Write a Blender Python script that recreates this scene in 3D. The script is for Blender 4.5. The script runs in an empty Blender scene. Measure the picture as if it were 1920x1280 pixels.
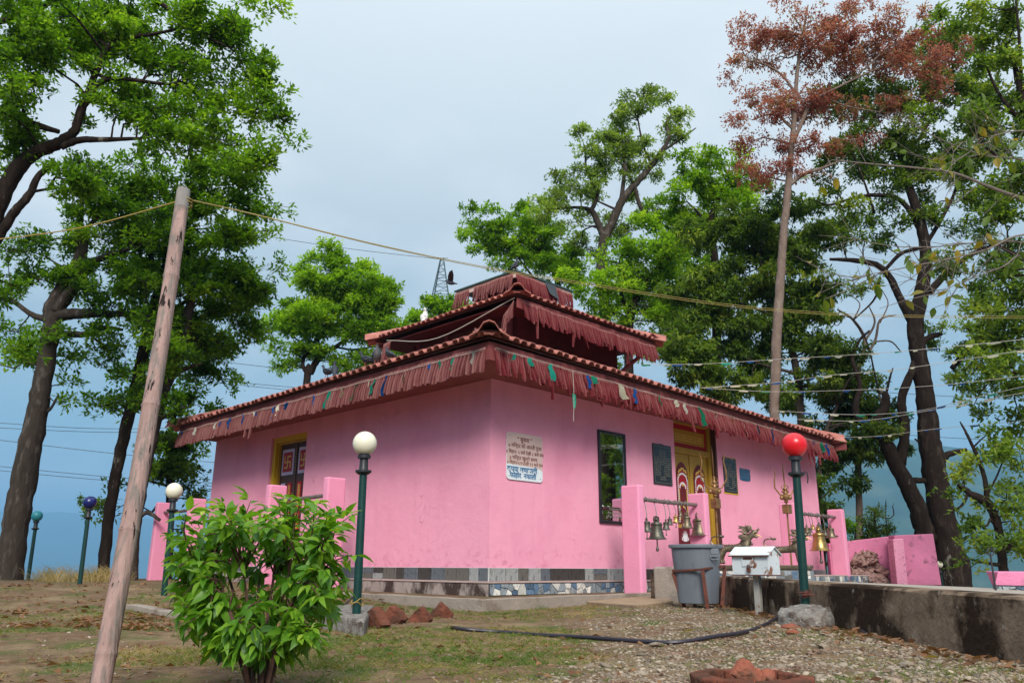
import bpy, math, random
import numpy as np
from mathutils import Vector, Matrix, noise as mnoise
random.seed(11); rng = np.random.default_rng(11)
sc = bpy.context.scene
COL = sc.collection
R = math.radians

# ------------------------------------------------------------ camera
PITCH, ROLL, FPX = R(15.85), .0065, 1493.0
EYE = np.array([0, 0, .5])
_F = np.array([0, math.cos(PITCH), math.sin(PITCH)]); _r = np.array([1., 0, 0]); _u = np.array([0, -math.sin(PITCH), math.cos(PITCH)])
_R = math.cos(ROLL) * _r + math.sin(ROLL) * _u; _U = -math.sin(ROLL) * _r + math.cos(ROLL) * _u
cam = bpy.data.cameras.new('camera'); cam_o = bpy.data.objects.new('camera', cam); COL.objects.link(cam_o)
cam.sensor_width = 36; cam.lens = FPX / 1920 * 36; cam.clip_end = 30000; cam.clip_start = .05
cam_o.matrix_world = Matrix(((_R[0], _U[0], -_F[0], EYE[0]), (_R[1], _U[1], -_F[1], EYE[1]), (_R[2], _U[2], -_F[2], EYE[2]), (0, 0, 0, 1)))
sc.camera = cam_o

# ------------------------------------------------------------ sky, sun, exposure
SUN_EL, SUN_AZ = R(36), R(177)          # azimuth clockwise from +Y
w = bpy.data.worlds.new("World"); sc.world = w; w.use_nodes = True
nt = w.node_tree; nt.nodes.clear()
def N(t, **k):
    n = nt.nodes.new(t)
    for a, b in k.items(): setattr(n, a, b)
    return n
out = N('ShaderNodeOutputWorld'); bg = N('ShaderNodeBackground'); bg.inputs[1].default_value = .1
sky = N('ShaderNodeTexSky', sky_type='NISHITA', sun_disc=False, sun_elevation=SUN_EL, sun_rotation=SUN_AZ)
sky.air_density = 1.2; sky.dust_density = 3
tc = N('ShaderNodeTexCoord'); sep = N('ShaderNodeSeparateXYZ'); nt.links.new(tc.outputs['Generated'], sep.inputs[0])
ramp = N('ShaderNodeValToRGB')           # even overcast: blue-grey low down, paler overhead
cr = ramp.color_ramp
cr.elements[0].position = 0; cr.elements[0].color = (.085, .22, .34, 1)
cr.elements[1].position = 1; cr.elements[1].color = (1.0, 1.12, 1.18, 1)
for p_, c_ in ((.15, (.19, .30, .36, 1)), (.28, (.26, .325, .36, 1)), (.45, (.375, .42, .44, 1)), (.62, (.46, .505, .525, 1))):
    e = cr.elements.new(p_); e.color = c_
nt.links.new(sep.outputs[2], ramp.inputs[0])
mp = N('ShaderNodeMapping'); mp.inputs['Scale'].default_value = (1, 1, 2.2); nt.links.new(tc.outputs['Generated'], mp.inputs[0])
cn = N('ShaderNodeTexNoise'); cn.inputs['Scale'].default_value = 2.6; cn.inputs['Detail'].default_value = 7; cn.inputs['Roughness'].default_value = .5
nt.links.new(mp.outputs[0], cn.inputs[0])
cr2 = N('ShaderNodeMapRange'); cr2.inputs[1].default_value = .46; cr2.inputs[2].default_value = .66; cr2.inputs[3].default_value = 0; cr2.inputs[4].default_value = .6
nt.links.new(cn.outputs[0], cr2.inputs[0])
cm = N('ShaderNodeMix', data_type='RGBA'); cm.inputs[7].default_value = (.52, .545, .56, 1)
nt.links.new(cr2.outputs[0], cm.inputs[0]); nt.links.new(ramp.outputs[0], cm.inputs[6])
ml = N('ShaderNodeVectorMath', operation='SCALE'); ml.inputs['Scale'].default_value = 10.0; nt.links.new(cm.outputs[2], ml.inputs[0])
mx = N('ShaderNodeMix', data_type='RGBA'); mx.inputs[0].default_value = .93
nt.links.new(sky.outputs[0], mx.inputs[6]); nt.links.new(ml.outputs[0], mx.inputs[7])
nt.links.new(mx.outputs[2], bg.inputs[0]); nt.links.new(bg.outputs[0], out.inputs[0])
sun = bpy.data.lights.new('sun', 'SUN'); sun.energy = 2.4; sun.angle = R(22); sun.color = (1, .95, .88)
sun_o = bpy.data.objects.new('sun', sun); COL.objects.link(sun_o)
sd = Vector((math.sin(SUN_AZ) * math.cos(SUN_EL), math.cos(SUN_AZ) * math.cos(SUN_EL), math.sin(SUN_EL)))
sun_o.rotation_euler = sd.to_track_quat('Z', 'Y').to_euler(); sun_o.location = sd * 60
vs = sc.view_settings
sc.display_settings.display_device = 'sRGB'; vs.view_transform = 'Standard'; vs.look = 'None'; vs.gamma = 1; vs.use_curve_mapping = False
vs.exposure = 1.02
try:
    cy = sc.cycles; cy.use_denoising = True; cy.max_bounces = 6; cy.diffuse_bounces = 4; cy.glossy_bounces = 3; cy.transmission_bounces = 4
    cy.volume_bounces = 0; cy.caustics_reflective = False; cy.caustics_refractive = False; cy.sample_clamp_indirect = 6
except Exception: pass

# ------------------------------------------------------------ helpers
def ray(x, y): return _F + (x - 960) / FPX * _R + (640 - y) / FPX * _U
def atY(x, y, Y): d = ray(x, y); return EYE + d * (Y / d[1])
def atz(x, y, z): d = ray(x, y); return EYE + d * ((z - .5) / d[2])
def on_plane(x, y, P0, n): d = ray(x, y); n = np.asarray(n, float); return EYE + d * (((np.asarray(P0) - EYE) @ n) / (d @ n))
def pxm(P): return FPX / ((np.asarray(P) - EYE) @ _F)          # photo pixels per metre there

WM = {}
def tag(o, label=None, cat=None, group=None, kind=None):
    if label: o['label'] = label
    if cat: o['category'] = cat
    if group: o['group'] = group
    if kind: o['kind'] = kind
    return o
def thing(name, label, cat, loc=(0, 0, 0), group=None):
    o = bpy.data.objects.new(name, None); COL.objects.link(o); o.location = tuple(loc); o.empty_display_size = .1
    WM[o] = Matrix.Translation(Vector(tuple(float(v) for v in loc)))
    return tag(o, label, cat, group)
def link(name, me, m=None, parent=None, bevel=0, smooth=None):
    o = bpy.data.objects.new(name, me); COL.objects.link(o)
    if m is not None and me.materials is not None and len(me.materials) == 0: me.materials.append(m)
    if parent is not None:
        o.parent = parent
        if parent in WM: o.matrix_parent_inverse = WM[parent].inverted()
    if bevel:
        b = o.modifiers.new('bevel', 'BEVEL'); b.width = bevel; b.segments = 2; b.limit_method = 'ANGLE'; b.angle_limit = R(40)
    return o
def copy_tree(o, parent=None):
    c = o.copy(); COL.objects.link(c)
    if parent is not None:
        c.parent = parent
    for ch in list(o.children): copy_tree(ch, c)
    return c
def np_mesh(name, V, Q, tint=None, smooth=False):
    """V (n,3), Q (m,k) faces all of k corners; tint per face."""
    me = bpy.data.meshes.new(name); V = np.asarray(V, np.float32); Q = np.asarray(Q, np.int32); k = Q.shape[1]
    me.vertices.add(len(V)); me.vertices.foreach_set('co', V.ravel())
    me.loops.add(Q.size); me.loops.foreach_set('vertex_index', Q.ravel())
    me.polygons.add(len(Q)); me.polygons.foreach_set('loop_start', np.arange(0, Q.size, k, dtype=np.int32))
    if smooth: me.polygons.foreach_set('use_smooth', np.ones(len(Q), bool))
    if tint is not None:
        a = me.attributes.new('tint', 'FLOAT', 'FACE'); a.data.foreach_set('value', np.asarray(tint, np.float32))
    me.update(calc_edges=True)
    return me
class MB:
    def __init__(s): s.v = []; s.f = []; s.t = []
    def add(s, V, F, t=.5):
        k = len(s.v); s.v += [tuple(map(float, p)) for p in V]; s.f += [tuple(i + k for i in q) for q in F]; s.t += [t] * len(F); return s
    def hexa(s, b, t, tint=.5):          # four bottom corners, four top corners (same order)
        return s.add(list(b) + list(t), [(3, 2, 1, 0), (4, 5, 6, 7), (0, 1, 5, 4), (1, 2, 6, 5), (2, 3, 7, 6), (3, 0, 4, 7)], tint)
    def box(s, c, d, ax=None, tint=.5):
        c = np.asarray(c, float); X, Y, Z = ax if ax is not None else np.eye(3)
        X, Y, Z = (np.asarray(q, float) * k / 2 for q, k in zip((X, Y, Z), d))
        b = [c - X - Y - Z, c + X - Y - Z, c + X + Y - Z, c - X + Y - Z]
        return s.hexa(b, [p + 2 * Z for p in b], tint)
    def tube(s, pts, rad, n=8, cap=True, tint=.5, flat=1.0, jit=0):
        pts = [np.asarray(p, float) for p in pts]
        if np.isscalar(rad): rad = [rad] * len(pts)
        T = [pts[min(i + 1, len(pts) - 1)] - pts[max(i - 1, 0)] for i in range(len(pts))]
        T = [t / (np.linalg.norm(t) + 1e-9) for t in T]
        up = np.array([0, 0, 1.]) if abs(T[0][2]) < .9 else np.array([1., 0, 0])
        u = np.cross(T[0], up); u /= np.linalg.norm(u) + 1e-9; V = []; F = []
        for i, p in enumerate(pts):
            u = u - T[i] * (u @ T[i]); u /= np.linalg.norm(u) + 1e-9; v = np.cross(T[i], u)
            for k in range(n):
                a = 2 * math.pi * k / n; r = rad[i] * (1 + (random.uniform(-jit, jit) if jit else 0))
                V.append(p + r * (math.cos(a) * u + math.sin(a) * v * flat))
        for i in range(len(pts) - 1):
            for k in range(n): F.append((i * n + k, i * n + (k + 1) % n, (i + 1) * n + (k + 1) % n, (i + 1) * n + k))
        if cap: F.append(tuple(range(n - 1, -1, -1))); F.append(tuple((len(pts) - 1) * n + k for k in range(n)))
        return s.add(V, F, tint)
    def lathe(s, prof, c=(0, 0, 0), n=20, tint=.5):      # prof: (r, z)
        c = np.asarray(c, float); V = []; F = []
        for r, z in prof:
            for k in range(n):
                a = 2 * math.pi * k / n; V.append(c + [r * math.cos(a), r * math.sin(a), z])
        for i in range(len(prof) - 1):
            for k in range(n): F.append((i * n + k, i * n + (k + 1) % n, (i + 1) * n + (k + 1) % n, (i + 1) * n + k))
        if prof[0][0] > 1e-4: F.append(tuple(range(n - 1, -1, -1)))
        if prof[-1][0] > 1e-4: F.append(tuple((len(prof) - 1) * n + k for k in range(n)))
        return s.add(V, F, tint)
    def prism(s, poly, o, X, Y, d, tint=.5):   # polygon in plane (o, X, Y) extruded by vector d
        o = np.asarray(o, float); X = np.asarray(X, float); Y = np.asarray(Y, float); d = np.asarray(d, float); n = len(poly)
        a = [o + X * p[0] + Y * p[1] for p in poly]; b = [p + d for p in a]
        F = [tuple(range(n)), tuple(range(2 * n - 1, n - 1, -1))] + [(i, i + n, (i + 1) % n + n, (i + 1) % n) for i in range(n)]
        return s.add(a + b, F, tint)
    def ball(s, c, r, n=14, m=9, tint=.5, sq=(1, 1, 1)):
        c = np.asarray(c, float); V = [c + [0, 0, -r * sq[2]]]; F = []
        for i in range(1, m):
            th = math.pi * i / m
            for k in range(n):
                a = 2 * math.pi * k / n; V.append(c + [r * sq[0] * math.sin(th) * math.cos(a), r * sq[1] * math.sin(th) * math.sin(a), -r * sq[2] * math.cos(th)])
        V.append(c + [0, 0, r * sq[2]]); L = len(V) - 1
        for k in range(n): F.append((0, 1 + (k + 1) % n, 1 + k)); F.append((L, L - n + k, L - n + (k + 1) % n))
        for i in range(m - 2):
            for k in range(n): F.append((1 + i * n + k, 1 + i * n + (k + 1) % n, 1 + (i + 1) * n + (k + 1) % n, 1 + (i + 1) * n + k))
        return s.add(V, F, tint)
    def build(s, name, m=None, parent=None, smooth=False, bevel=0, label=None, kind=None, fix=True):
        me = bpy.data.meshes.new(name); me.from_pydata(s.v, [], s.f)
        if fix:
            import bmesh
            bm = bmesh.new(); bm.from_mesh(me); bmesh.ops.recalc_face_normals(bm, faces=bm.faces); bm.to_mesh(me); bm.free()
        a = me.attributes.new('tint', 'FLOAT', 'FACE'); a.data.foreach_set('value', np.asarray(s.t, np.float32))
        if smooth: me.polygons.foreach_set('use_smooth', np.ones(len(me.polygons), bool))
        me.update()
        o = link(name, me, m, parent, bevel)
        if smooth and smooth != 'all':
            md = o.modifiers.new('edges', 'EDGE_SPLIT'); md.split_angle = R(42)
        return tag(o, label, kind=kind)

# ------------------------------------------------------------ materials
def new_mat(name):
    m = bpy.data.materials.new(name); m.use_nodes = True; t = m.node_tree
    return m, t, t.nodes['Principled BSDF']
def mk(t, typ, **k):
    n = t.nodes.new(typ)
    for a, b in k.items(): setattr(n, a, b)
    return n
def c4(c, k=1.0): return (c[0] * k, c[1] * k, c[2] * k, 1)
def mat(name, col, rough=.8, var=.12, scale=5, col2=None, thr=(.5, .65), scale2=2.5, stretch=(1, 1, 1), bump=.25, bscale=45, metal=0, spec=.35,
        col3=None, thr3=(.55, .62), scale3=14, tint=0, det=6):
    m, t, b = new_mat(name); L = t.links.new
    tcn = mk(t, 'ShaderNodeTexCoord'); mpn = mk(t, 'ShaderNodeMapping'); mpn.inputs['Scale'].default_value = stretch
    L(tcn.outputs['Object'], mpn.inputs[0])
    def noise(s, d=det):
        n = mk(t, 'ShaderNodeTexNoise'); n.inputs['Scale'].default_value = s; n.inputs['Detail'].default_value = d; n.inputs['Roughness'].default_value = .62
        L(mpn.outputs[0], n.inputs[0]); return n
    n1 = noise(scale); mix = mk(t, 'ShaderNodeMix', data_type='RGBA')
    mix.inputs[6].default_value = c4(col, 1 - var * 1.6); mix.inputs[7].default_value = c4(col, 1 + var * 1.6); L(n1.outputs[0], mix.inputs[0])
    cur = mix.outputs[2]
    for cc, th, s2 in ((col2, thr, scale2), (col3, thr3, scale3)):
        if cc is None: continue
        n2 = noise(s2, 8); mr = mk(t, 'ShaderNodeMapRange'); mr.inputs[1].default_value, mr.inputs[2].default_value = th; L(n2.outputs[0], mr.inputs[0])
        mm = mk(t, 'ShaderNodeMix', data_type='RGBA'); L(mr.outputs[0], mm.inputs[0]); L(cur, mm.inputs[6]); mm.inputs[7].default_value = c4(cc); cur = mm.outputs[2]
    if tint:
        at = mk(t, 'ShaderNodeAttribute', attribute_name='tint'); mr = mk(t, 'ShaderNodeMapRange'); mr.inputs[3].default_value = 1 - tint; mr.inputs[4].default_value = 1 + tint
        L(at.outputs['Fac'], mr.inputs[0]); vm = mk(t, 'ShaderNodeVectorMath', operation='SCALE'); L(cur, vm.inputs[0]); L(mr.outputs[0], vm.inputs['Scale']); cur = vm.outputs[0]
    L(cur, b.inputs['Base Color']); b.inputs['Roughness'].default_value = rough; b.inputs['Metallic'].default_value = metal
    b.inputs['Specular IOR Level'].default_value = spec
    if bump:
        nb = noise(bscale, 4); bp = mk(t, 'ShaderNodeBump'); bp.inputs['Strength'].default_value = bump; bp.inputs['Distance'].default_value = .02
        L(nb.outputs[0], bp.inputs['Height']); L(bp.outputs[0], b.inputs['Normal'])
    return m
def ramp_mat(name, cols, rough=.6, trans=.35, spec=.25, bump=0, through=(2.1, 2.1, .8)):
    """leaf-like: colour from per-face tint, part of the light passes through."""
    m, t, b = new_mat(name); L = t.links.new
    at = mk(t, 'ShaderNodeAttribute', attribute_name='tint'); rp = mk(t, 'ShaderNodeValToRGB'); r = rp.color_ramp
    r.elements[0].color = c4(cols[0]); r.elements[1].color = c4(cols[-1])
    for i, c in enumerate(cols[1:-1]): e = r.elements.new((i + 1) / (len(cols) - 1)); e.color = c4(c)
    L(at.outputs['Fac'], rp.inputs[0]); L(rp.outputs[0], b.inputs['Base Color']); b.inputs['Roughness'].default_value = rough
    b.inputs['Specular IOR Level'].default_value = spec
    if trans:
        tr = mk(t, 'ShaderNodeBsdfTranslucent'); mx_ = mk(t, 'ShaderNodeMixShader'); mx_.inputs[0].default_value = trans
        br = mk(t, 'ShaderNodeMix', data_type='RGBA', blend_type='MULTIPLY'); br.inputs[0].default_value = 1; L(rp.outputs[0], br.inputs[6]); br.inputs[7].default_value = c4(through)
        L(br.outputs[2], tr.inputs[0]); L(b.outputs[0], mx_.inputs[1]); L(tr.outputs[0], mx_.inputs[2])
        L(mx_.outputs[0], t.nodes['Material Output'].inputs[0])
    return m
PINK = (.82, .34, .465)
M = {}
M['pink'] = mat('pink_plaster', PINK, .85, .05, .9, col2=(.70, .24, .37), thr=(.5, .8), scale2=.6, bump=.22, bscale=38, spec=.2)
def weather(m):          # rain streaks, hairline crackle, splash stains above the tile band, gentle hand-trowelled waves
    t = m.node_tree; L = t.links.new; b = t.nodes['Principled BSDF']; tc_ = mk(t, 'ShaderNodeTexCoord')
    def nz_(scale, st, det=6, ro=.6):
        mp_ = mk(t, 'ShaderNodeMapping'); mp_.inputs['Scale'].default_value = st; L(tc_.outputs['Object'], mp_.inputs[0]); n = mk(t, 'ShaderNodeTexNoise'); n.inputs['Scale'].default_value = scale; n.inputs['Detail'].default_value = det; n.inputs['Roughness'].default_value = ro; L(mp_.outputs[0], n.inputs[0]); return n.outputs[0]
    def rng_(f, a, c_, lo=0, hi=1): r = mk(t, 'ShaderNodeMapRange'); r.inputs[1].default_value = a; r.inputs[2].default_value = c_; r.inputs[3].default_value = lo; r.inputs[4].default_value = hi; L(f, r.inputs[0]); return r.outputs[0]
    def mul(a, c_): n = mk(t, 'ShaderNodeMath', operation='MULTIPLY'); L(a, n.inputs[0]); L(c_, n.inputs[1]); return n.outputs[0]
    def over(fac, col): x = mk(t, 'ShaderNodeMix', data_type='RGBA'); L(fac, x.inputs[0]); L(b.inputs['Base Color'].links[0].from_socket, x.inputs[6]); x.inputs[7].default_value = c4(col); L(x.outputs[2], b.inputs['Base Color'])
    sp_ = mk(t, 'ShaderNodeSeparateXYZ'); L(tc_.outputs['Object'], sp_.inputs[0])
    over(rng_(nz_(5, (1, 1, .07), 5), .54, .78, 0, .17), (.55, .18, .28))
    over(mul(rng_(sp_.outputs[2], .5, .95, 1, 0), rng_(nz_(7, (1, 1, 1.4), 8), .54, .66, 0, .6)), (.58, .15, .24))
    over(mul(rng_(sp_.outputs[2], 2.6, 3.6, 0, 1), rng_(nz_(3, (1, 1, .35), 6), .45, .7, 0, .2)), (.42, .16, .22))  # patchy darker tone coming in towards the top of the wall
    over(rng_(nz_(46, (1, 1, 1), 2), .735, .75, 0, .7), (.30, .10, .14))
    vo = mk(t, 'ShaderNodeTexVoronoi', feature='DISTANCE_TO_EDGE'); vo.inputs['Scale'].default_value = .8; mpv = mk(t, 'ShaderNodeVectorMath', operation='ADD'); nn_ = mk(t, 'ShaderNodeTexNoise'); nn_.inputs['Scale'].default_value = 2.5; L(tc_.outputs['Object'], nn_.inputs[0]); L(tc_.outputs['Object'], mpv.inputs[0]); L(nn_.outputs['Color'], mpv.inputs[1]); L(mpv.outputs[0], vo.inputs['Vector'])
    over(mul(rng_(vo.outputs['Distance'], .0, .006, 1, 0), rng_(nz_(1.1, (1, 1, 1), 3), .53, .6, 0, .55)), (.40, .13, .2))
    bp0 = b.inputs['Normal'].links[0].from_node; bp1 = mk(t, 'ShaderNodeBump'); bp1.inputs['Strength'].default_value = .35; bp1.inputs['Distance'].default_value = .05; L(nz_(2.2, (1, 1, 1), 4), bp1.inputs['Height']); L(bp1.outputs[0], bp0.inputs['Normal'])
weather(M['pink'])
M['pink_rough'] = mat('rough_pink_render', (.80, .33, .47), .95, .2, 12, bump=1, bscale=30, spec=.1, col2=(.5, .17, .26), thr=(.52, .65), scale2=12)
M['pink_post'] = mat('pink_post_paint', (.78, .30, .45), .85, .08, 3, bump=.35, bscale=40, spec=.2, col2=(.62, .2, .32), thr=(.62, .75), scale2=6)
M['pink_old'] = mat('stained_pink_paint', (.66, .21, .35), .9, .12, 3, col2=(.20, .09, .11), thr=(.56, .72), scale2=3.5, bump=.5, bscale=25, spec=.15)
M['concrete'] = mat('grey_concrete', (.30, .25, .21), .93, .22, 4, col2=(.15, .11, .085), thr=(.5, .68), scale2=2.2, bump=.6, bscale=30, spec=.12)
M['moss_wall'] = mat('mossy_concrete', (.235, .165, .115), .95, .45, 7, col2=(.038, .023, .015), thr=(.45, .54), scale2=1.5, bump=1, bscale=20, spec=.1, col3=(.33, .29, .25), thr3=(.64, .7), scale3=7)
M['slab_top'] = mat('pale_slab', (.34, .29, .245), .93, .16, 3, bump=.3, bscale=30, spec=.15, col2=(.2, .16, .13), thr=(.58, .75))
M['plinth'] = mat('stained_plinth', (.33, .27, .245), .92, .2, 4, col2=(.06, .04, .034), thr=(.46, .58), scale2=3, stretch=(1, 1, .6), bump=.5, bscale=30, spec=.12)
M['ledge'] = mat('ledge_cement', (.42, .31, .28), .9, .2, 6, bump=.3, spec=.15)
M['grout'] = mat('white_grout', (.55, .52, .5), .9, .1, 8, spec=.15)
def tiles_mat(n, c, v=.3): return mat(n, c, .5, v, 14, bump=.3, bscale=50, spec=.3, stretch=(1, 1, .6), col2=tuple(q * .5 for q in c), thr=(.52, .66), scale2=18, tint=.25)
M['tile_light'] = tiles_mat('pale_slate', (.40, .41, .40)); M['tile_dark'] = tiles_mat('dark_slate', (.075, .068, .06)); M['tile_blue'] = tiles_mat('blue_slate', (.15, .17, .19)); M['tile_brown'] = tiles_mat('olive_slate', (.17, .155, .135))
M['shard_white'] = tiles_mat('white_shard', (.62, .6, .55), .1); M['shard_blue'] = tiles_mat('blue_shard', (.10, .16, .24)); M['shard_grey'] = tiles_mat('grey_shard', (.24, .27, .29))
M['shard_dark'] = tiles_mat('dark_joint', (.04, .04, .045))
M['roof'] = mat('clay_tile', (.36, .135, .11), .8, .28, 5, col2=(.47, .225, .19), thr=(.5, .7), scale2=3, bump=.25, bscale=60, spec=.2, tint=.25, col3=(.16, .10, .08), thr3=(.66, .74), scale3=4)
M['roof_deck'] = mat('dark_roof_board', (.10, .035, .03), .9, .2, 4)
M['fascia'] = mat('red_fascia', (.22, .06, .06), .8, .2, 4, bump=.2, spec=.2)
M['soffit'] = mat('soffit_board', (.27, .09, .08), .9, .2, 4, spec=.15)
M['drum'] = mat('dark_red_wall', (.085, .012, .013), .8, .3, 2.5, bump=.2, spec=.2, col2=(.045, .007, .008), thr=(.5, .7), scale2=1.3)
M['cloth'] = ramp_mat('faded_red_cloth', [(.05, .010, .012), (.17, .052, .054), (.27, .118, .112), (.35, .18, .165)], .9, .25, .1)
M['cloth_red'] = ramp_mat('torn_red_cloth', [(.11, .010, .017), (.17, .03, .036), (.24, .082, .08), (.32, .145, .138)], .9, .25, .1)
M['metal_roof'] = mat('green_sheet_metal', (.05, .10, .09), .5, .2, 4, metal=.2)
M['pole_green'] = mat('green_pole_paint', (.003, .034, .029), .42, .25, 5, spec=.4, bump=.08, col2=(.012, .055, .046), thr=(.6, .75), scale2=6)
M['black_plastic'] = mat('black_plastic', (.016, .018, .022), .45, .2, 6, bump=.05, spec=.4)
def globe(n, c, r=.28): return mat(n, c, r, .06, 4, bump=.03, bscale=12, spec=.5, col2=tuple(q * .78 for q in c), thr=(.52, .8), scale2=5)
M['globe_white'] = globe('cream_globe', (.74, .70, .55)); M['globe_red'] = globe('red_globe', (.68, .008, .018)); M['globe_blue'] = globe('blue_globe', (.006, .012, .11)); M['globe_teal'] = globe('teal_globe', (.02, .22, .26), .4)
M['bronze'] = mat('aged_bronze', (.19, .15, .10), .42, .35, 9, metal=.75, bump=.25, bscale=40, col2=(.08, .075, .06), thr=(.5, .7), scale2=6)
M['brass'] = mat('yellow_brass', (.42, .28, .10), .36, .25, 9, metal=.85, bump=.15, bscale=40, col2=(.17, .13, .07), thr=(.52, .7), scale2=5)
M['dark_bronze'] = mat('grey_bronze', (.11, .105, .085), .45, .3, 9, metal=.7, bump=.25, bscale=40)
M['old_copper'] = mat('brown_copper', (.30, .17, .075), .5, .3, 8, metal=.6, bump=.3, bscale=40, col2=(.12, .06, .035), thr=(.5, .7), scale2=6)
M['pipe'] = mat('rusty_pipe', (.22, .18, .16), .55, .3, 6, metal=.5, bump=.3, col2=(.13, .06, .04), thr=(.5, .65), scale2=5)
M['steel'] = mat('steel_wire', (.35, .34, .33), .4, .2, 6, metal=.8, bump=0)
M['bin'] = mat('grey_plastic', (.14, .155, .18), .5, .12, 3, bump=.04, spec=.4, stretch=(1, 1, .25), col2=(.10, .11, .125), thr=(.55, .7), scale2=6)
M['rust'] = mat('brown_red_iron', (.14, .045, .032), .7, .35, 9, bump=.4, metal=.2, col2=(.07, .03, .022), thr=(.5, .65), scale2=7)
M['box_white'] = mat('chipped_white_paint', (.62, .66, .68), .5, .06, 4, col2=(.26, .11, .055), thr=(.58, .63), scale2=9, bump=.15, spec=.4, col3=(.5, .5, .48), thr3=(.55, .7), scale3=4)
M['box_post'] = mat('worn_grey_post', (.36, .34, .31), .7, .25, 8, col2=(.22, .10, .06), thr=(.58, .66), scale2=9, bump=.3)
M['ochre'] = mat('ochre_paint', (.40, .235, .025), .5, .15, 5, spec=.4, bump=.1, stretch=(1, 1, .3)); M['yellow'] = mat('yellow_paint', (.56, .36, .008), .5, .12, 5, spec=.4, bump=.1)
M['wood_dark'] = mat('dark_brown_wood', (.062, .026, .020), .5, .3, 6, spec=.4, stretch=(1, 1, .2)); M['maroon'] = mat('maroon_paint', (.13, .008, .012), .5, .2, 6, spec=.4, bump=.05)
M['red_paint'] = mat('red_paint', (.36, .006, .015), .5, .15, 6, spec=.4, bump=.05); M['lilac'] = mat('lilac_paint', (.50, .44, .62), .5, .1, 6, bump=.05)
M['white_paint'] = mat('white_paint', (.74, .72, .74), .5, .08, 6, bump=.05); M['gold'] = mat('gold_paint', (.62, .40, .07), .45, .2, 8, bump=.05, spec=.5)
M['frame_black'] = mat('black_frame', (.014, .012, .016), .35, .3, 8, spec=.5); M['silver_bead'] = mat('silver_bead', (.3, .3, .32), .4, .2, 8, metal=.5)
M['granite'] = mat('black_granite', (.016, .016, .017), .22, .3, 20, spec=.5, bump=0, col2=(.05, .05, .055), thr=(.62, .7), scale2=40)
M['letters'] = mat('silver_lettering', (.21, .20, .165), .6, .15, 8, bump=0); M['sign_white'] = mat('sign_white', (.70, .76, .79), .5, .05, 5, bump=.05)
M['sign_pink'] = mat('sign_pink', (.64, .47, .43), .5, .06, 4, bump=.05); M['ink_maroon'] = mat('maroon_ink', (.15, .022, .022), .6, .2, 20, bump=0); M['ink_blue'] = mat('blue_ink', (.006, .13, .30), .6, .15, 20, bump=0)
M['ink_brown'] = mat('brown_ink', (.22, .085, .045), .6, .2, 20, bump=0)
M['blue_sign'] = mat('blue_paint_patch', (.022, .10, .20), .6, .25, 12, col2=(.16, .20, .26), thr=(.6, .7), scale2=16)
m_, t_, b_ = new_mat('mirror_glass'); b_.inputs['Base Color'].default_value = (.62, .66, .66, 1); b_.inputs['Metallic'].default_value = 1; b_.inputs['Roughness'].default_value = .03; M['mirror'] = m_
M['bark'] = mat('grey_bark', (.052, .041, .034), .95, .45, 11, stretch=(1, 1, .3), bump=1, bscale=24, spec=.06, col2=(.13, .112, .098), thr=(.54, .7), scale2=7)
M['bark_dark'] = mat('dark_bark', (.024, .017, .014), .95, .4, 9, stretch=(1, 1, .35), bump=1, bscale=22, spec=.06, col2=(.058, .043, .034), thr=(.53, .68), scale2=6, col3=(.16, .145, .12), thr3=(.63, .70), scale3=4)
M['bark_pale'] = mat('pale_bark', (.185, .135, .11), .95, .3, 9, stretch=(1, 1, .5), bump=1, bscale=25, spec=.08, col2=(.27, .225, .19), thr=(.55, .7), scale2=5, col3=(.10, .065, .05), thr3=(.6, .7), scale3=6)
M['twig'] = mat('grey_twig', (.17, .14, .12), .9, .2, 9, bump=.3); M['twig_red'] = mat('reddish_stem', (.085, .04, .03), .8, .3, 9, bump=.3)
G1 = [(.010, .030, .006), (.025, .075, .008), (.050, .130, .010), (.105, .205, .015)]
M['leaf_a'] = ramp_mat('fresh_leaves', [(.024, .058, .006), (.068, .155, .009), (.13, .25, .014), (.24, .36, .03)], trans=.5)
M['leaf_b'] = ramp_mat('bright_leaves', [(.055, .12, .007), (.125, .245, .012), (.20, .34, .02), (.31, .43, .04)], trans=.5)
M['leaf_c'] = ramp_mat('olive_leaves', [(.028, .052, .010), (.070, .13, .018), (.135, .21, .03), (.28, .33, .055)], trans=.46)
M['leaf_d'] = ramp_mat('deep_green_leaves', [(.022, .042, .010), (.055, .10, .016), (.105, .165, .024), (.22, .27, .04)], trans=.42)
M['leaf_red'] = ramp_mat('russet_leaves', [(.16, .046, .038), (.26, .090, .070), (.36, .155, .11), (.22, .20, .06)], trans=.45, through=(2.0, 1.8, 1.3))
M['leaf_pale'] = ramp_mat('pale_green_leaves', [(.075, .11, .028), (.145, .22, .045), (.215, .30, .07), (.32, .37, .10)], trans=.48)
M['leaf_yellow'] = ramp_mat('yellowing_leaves', [(.05, .10, .02), (.13, .17, .015), (.25, .17, .02), (.10, .17, .05)], .5)
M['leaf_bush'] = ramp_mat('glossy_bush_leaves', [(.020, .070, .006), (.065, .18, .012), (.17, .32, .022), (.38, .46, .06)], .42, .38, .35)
M['grass'] = ramp_mat('grass_blades', [(.045, .10, .012), (.10, .15, .022), (.25, .19, .075), (.36, .27, .13)], .7, .3)
M['litter'] = ramp_mat('dry_leaf_litter', [(.08, .04, .022), (.17, .075, .035), (.25, .13, .065), (.20, .14, .09)], .8, .2)
M['stone'] = mat('river_gravel', (.25, .20, .15), .85, .3, 3, bump=.3, bscale=60, tint=.55, spec=.2, col2=(.20, .12, .085), thr=(.55, .6), scale2=2)
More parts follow.
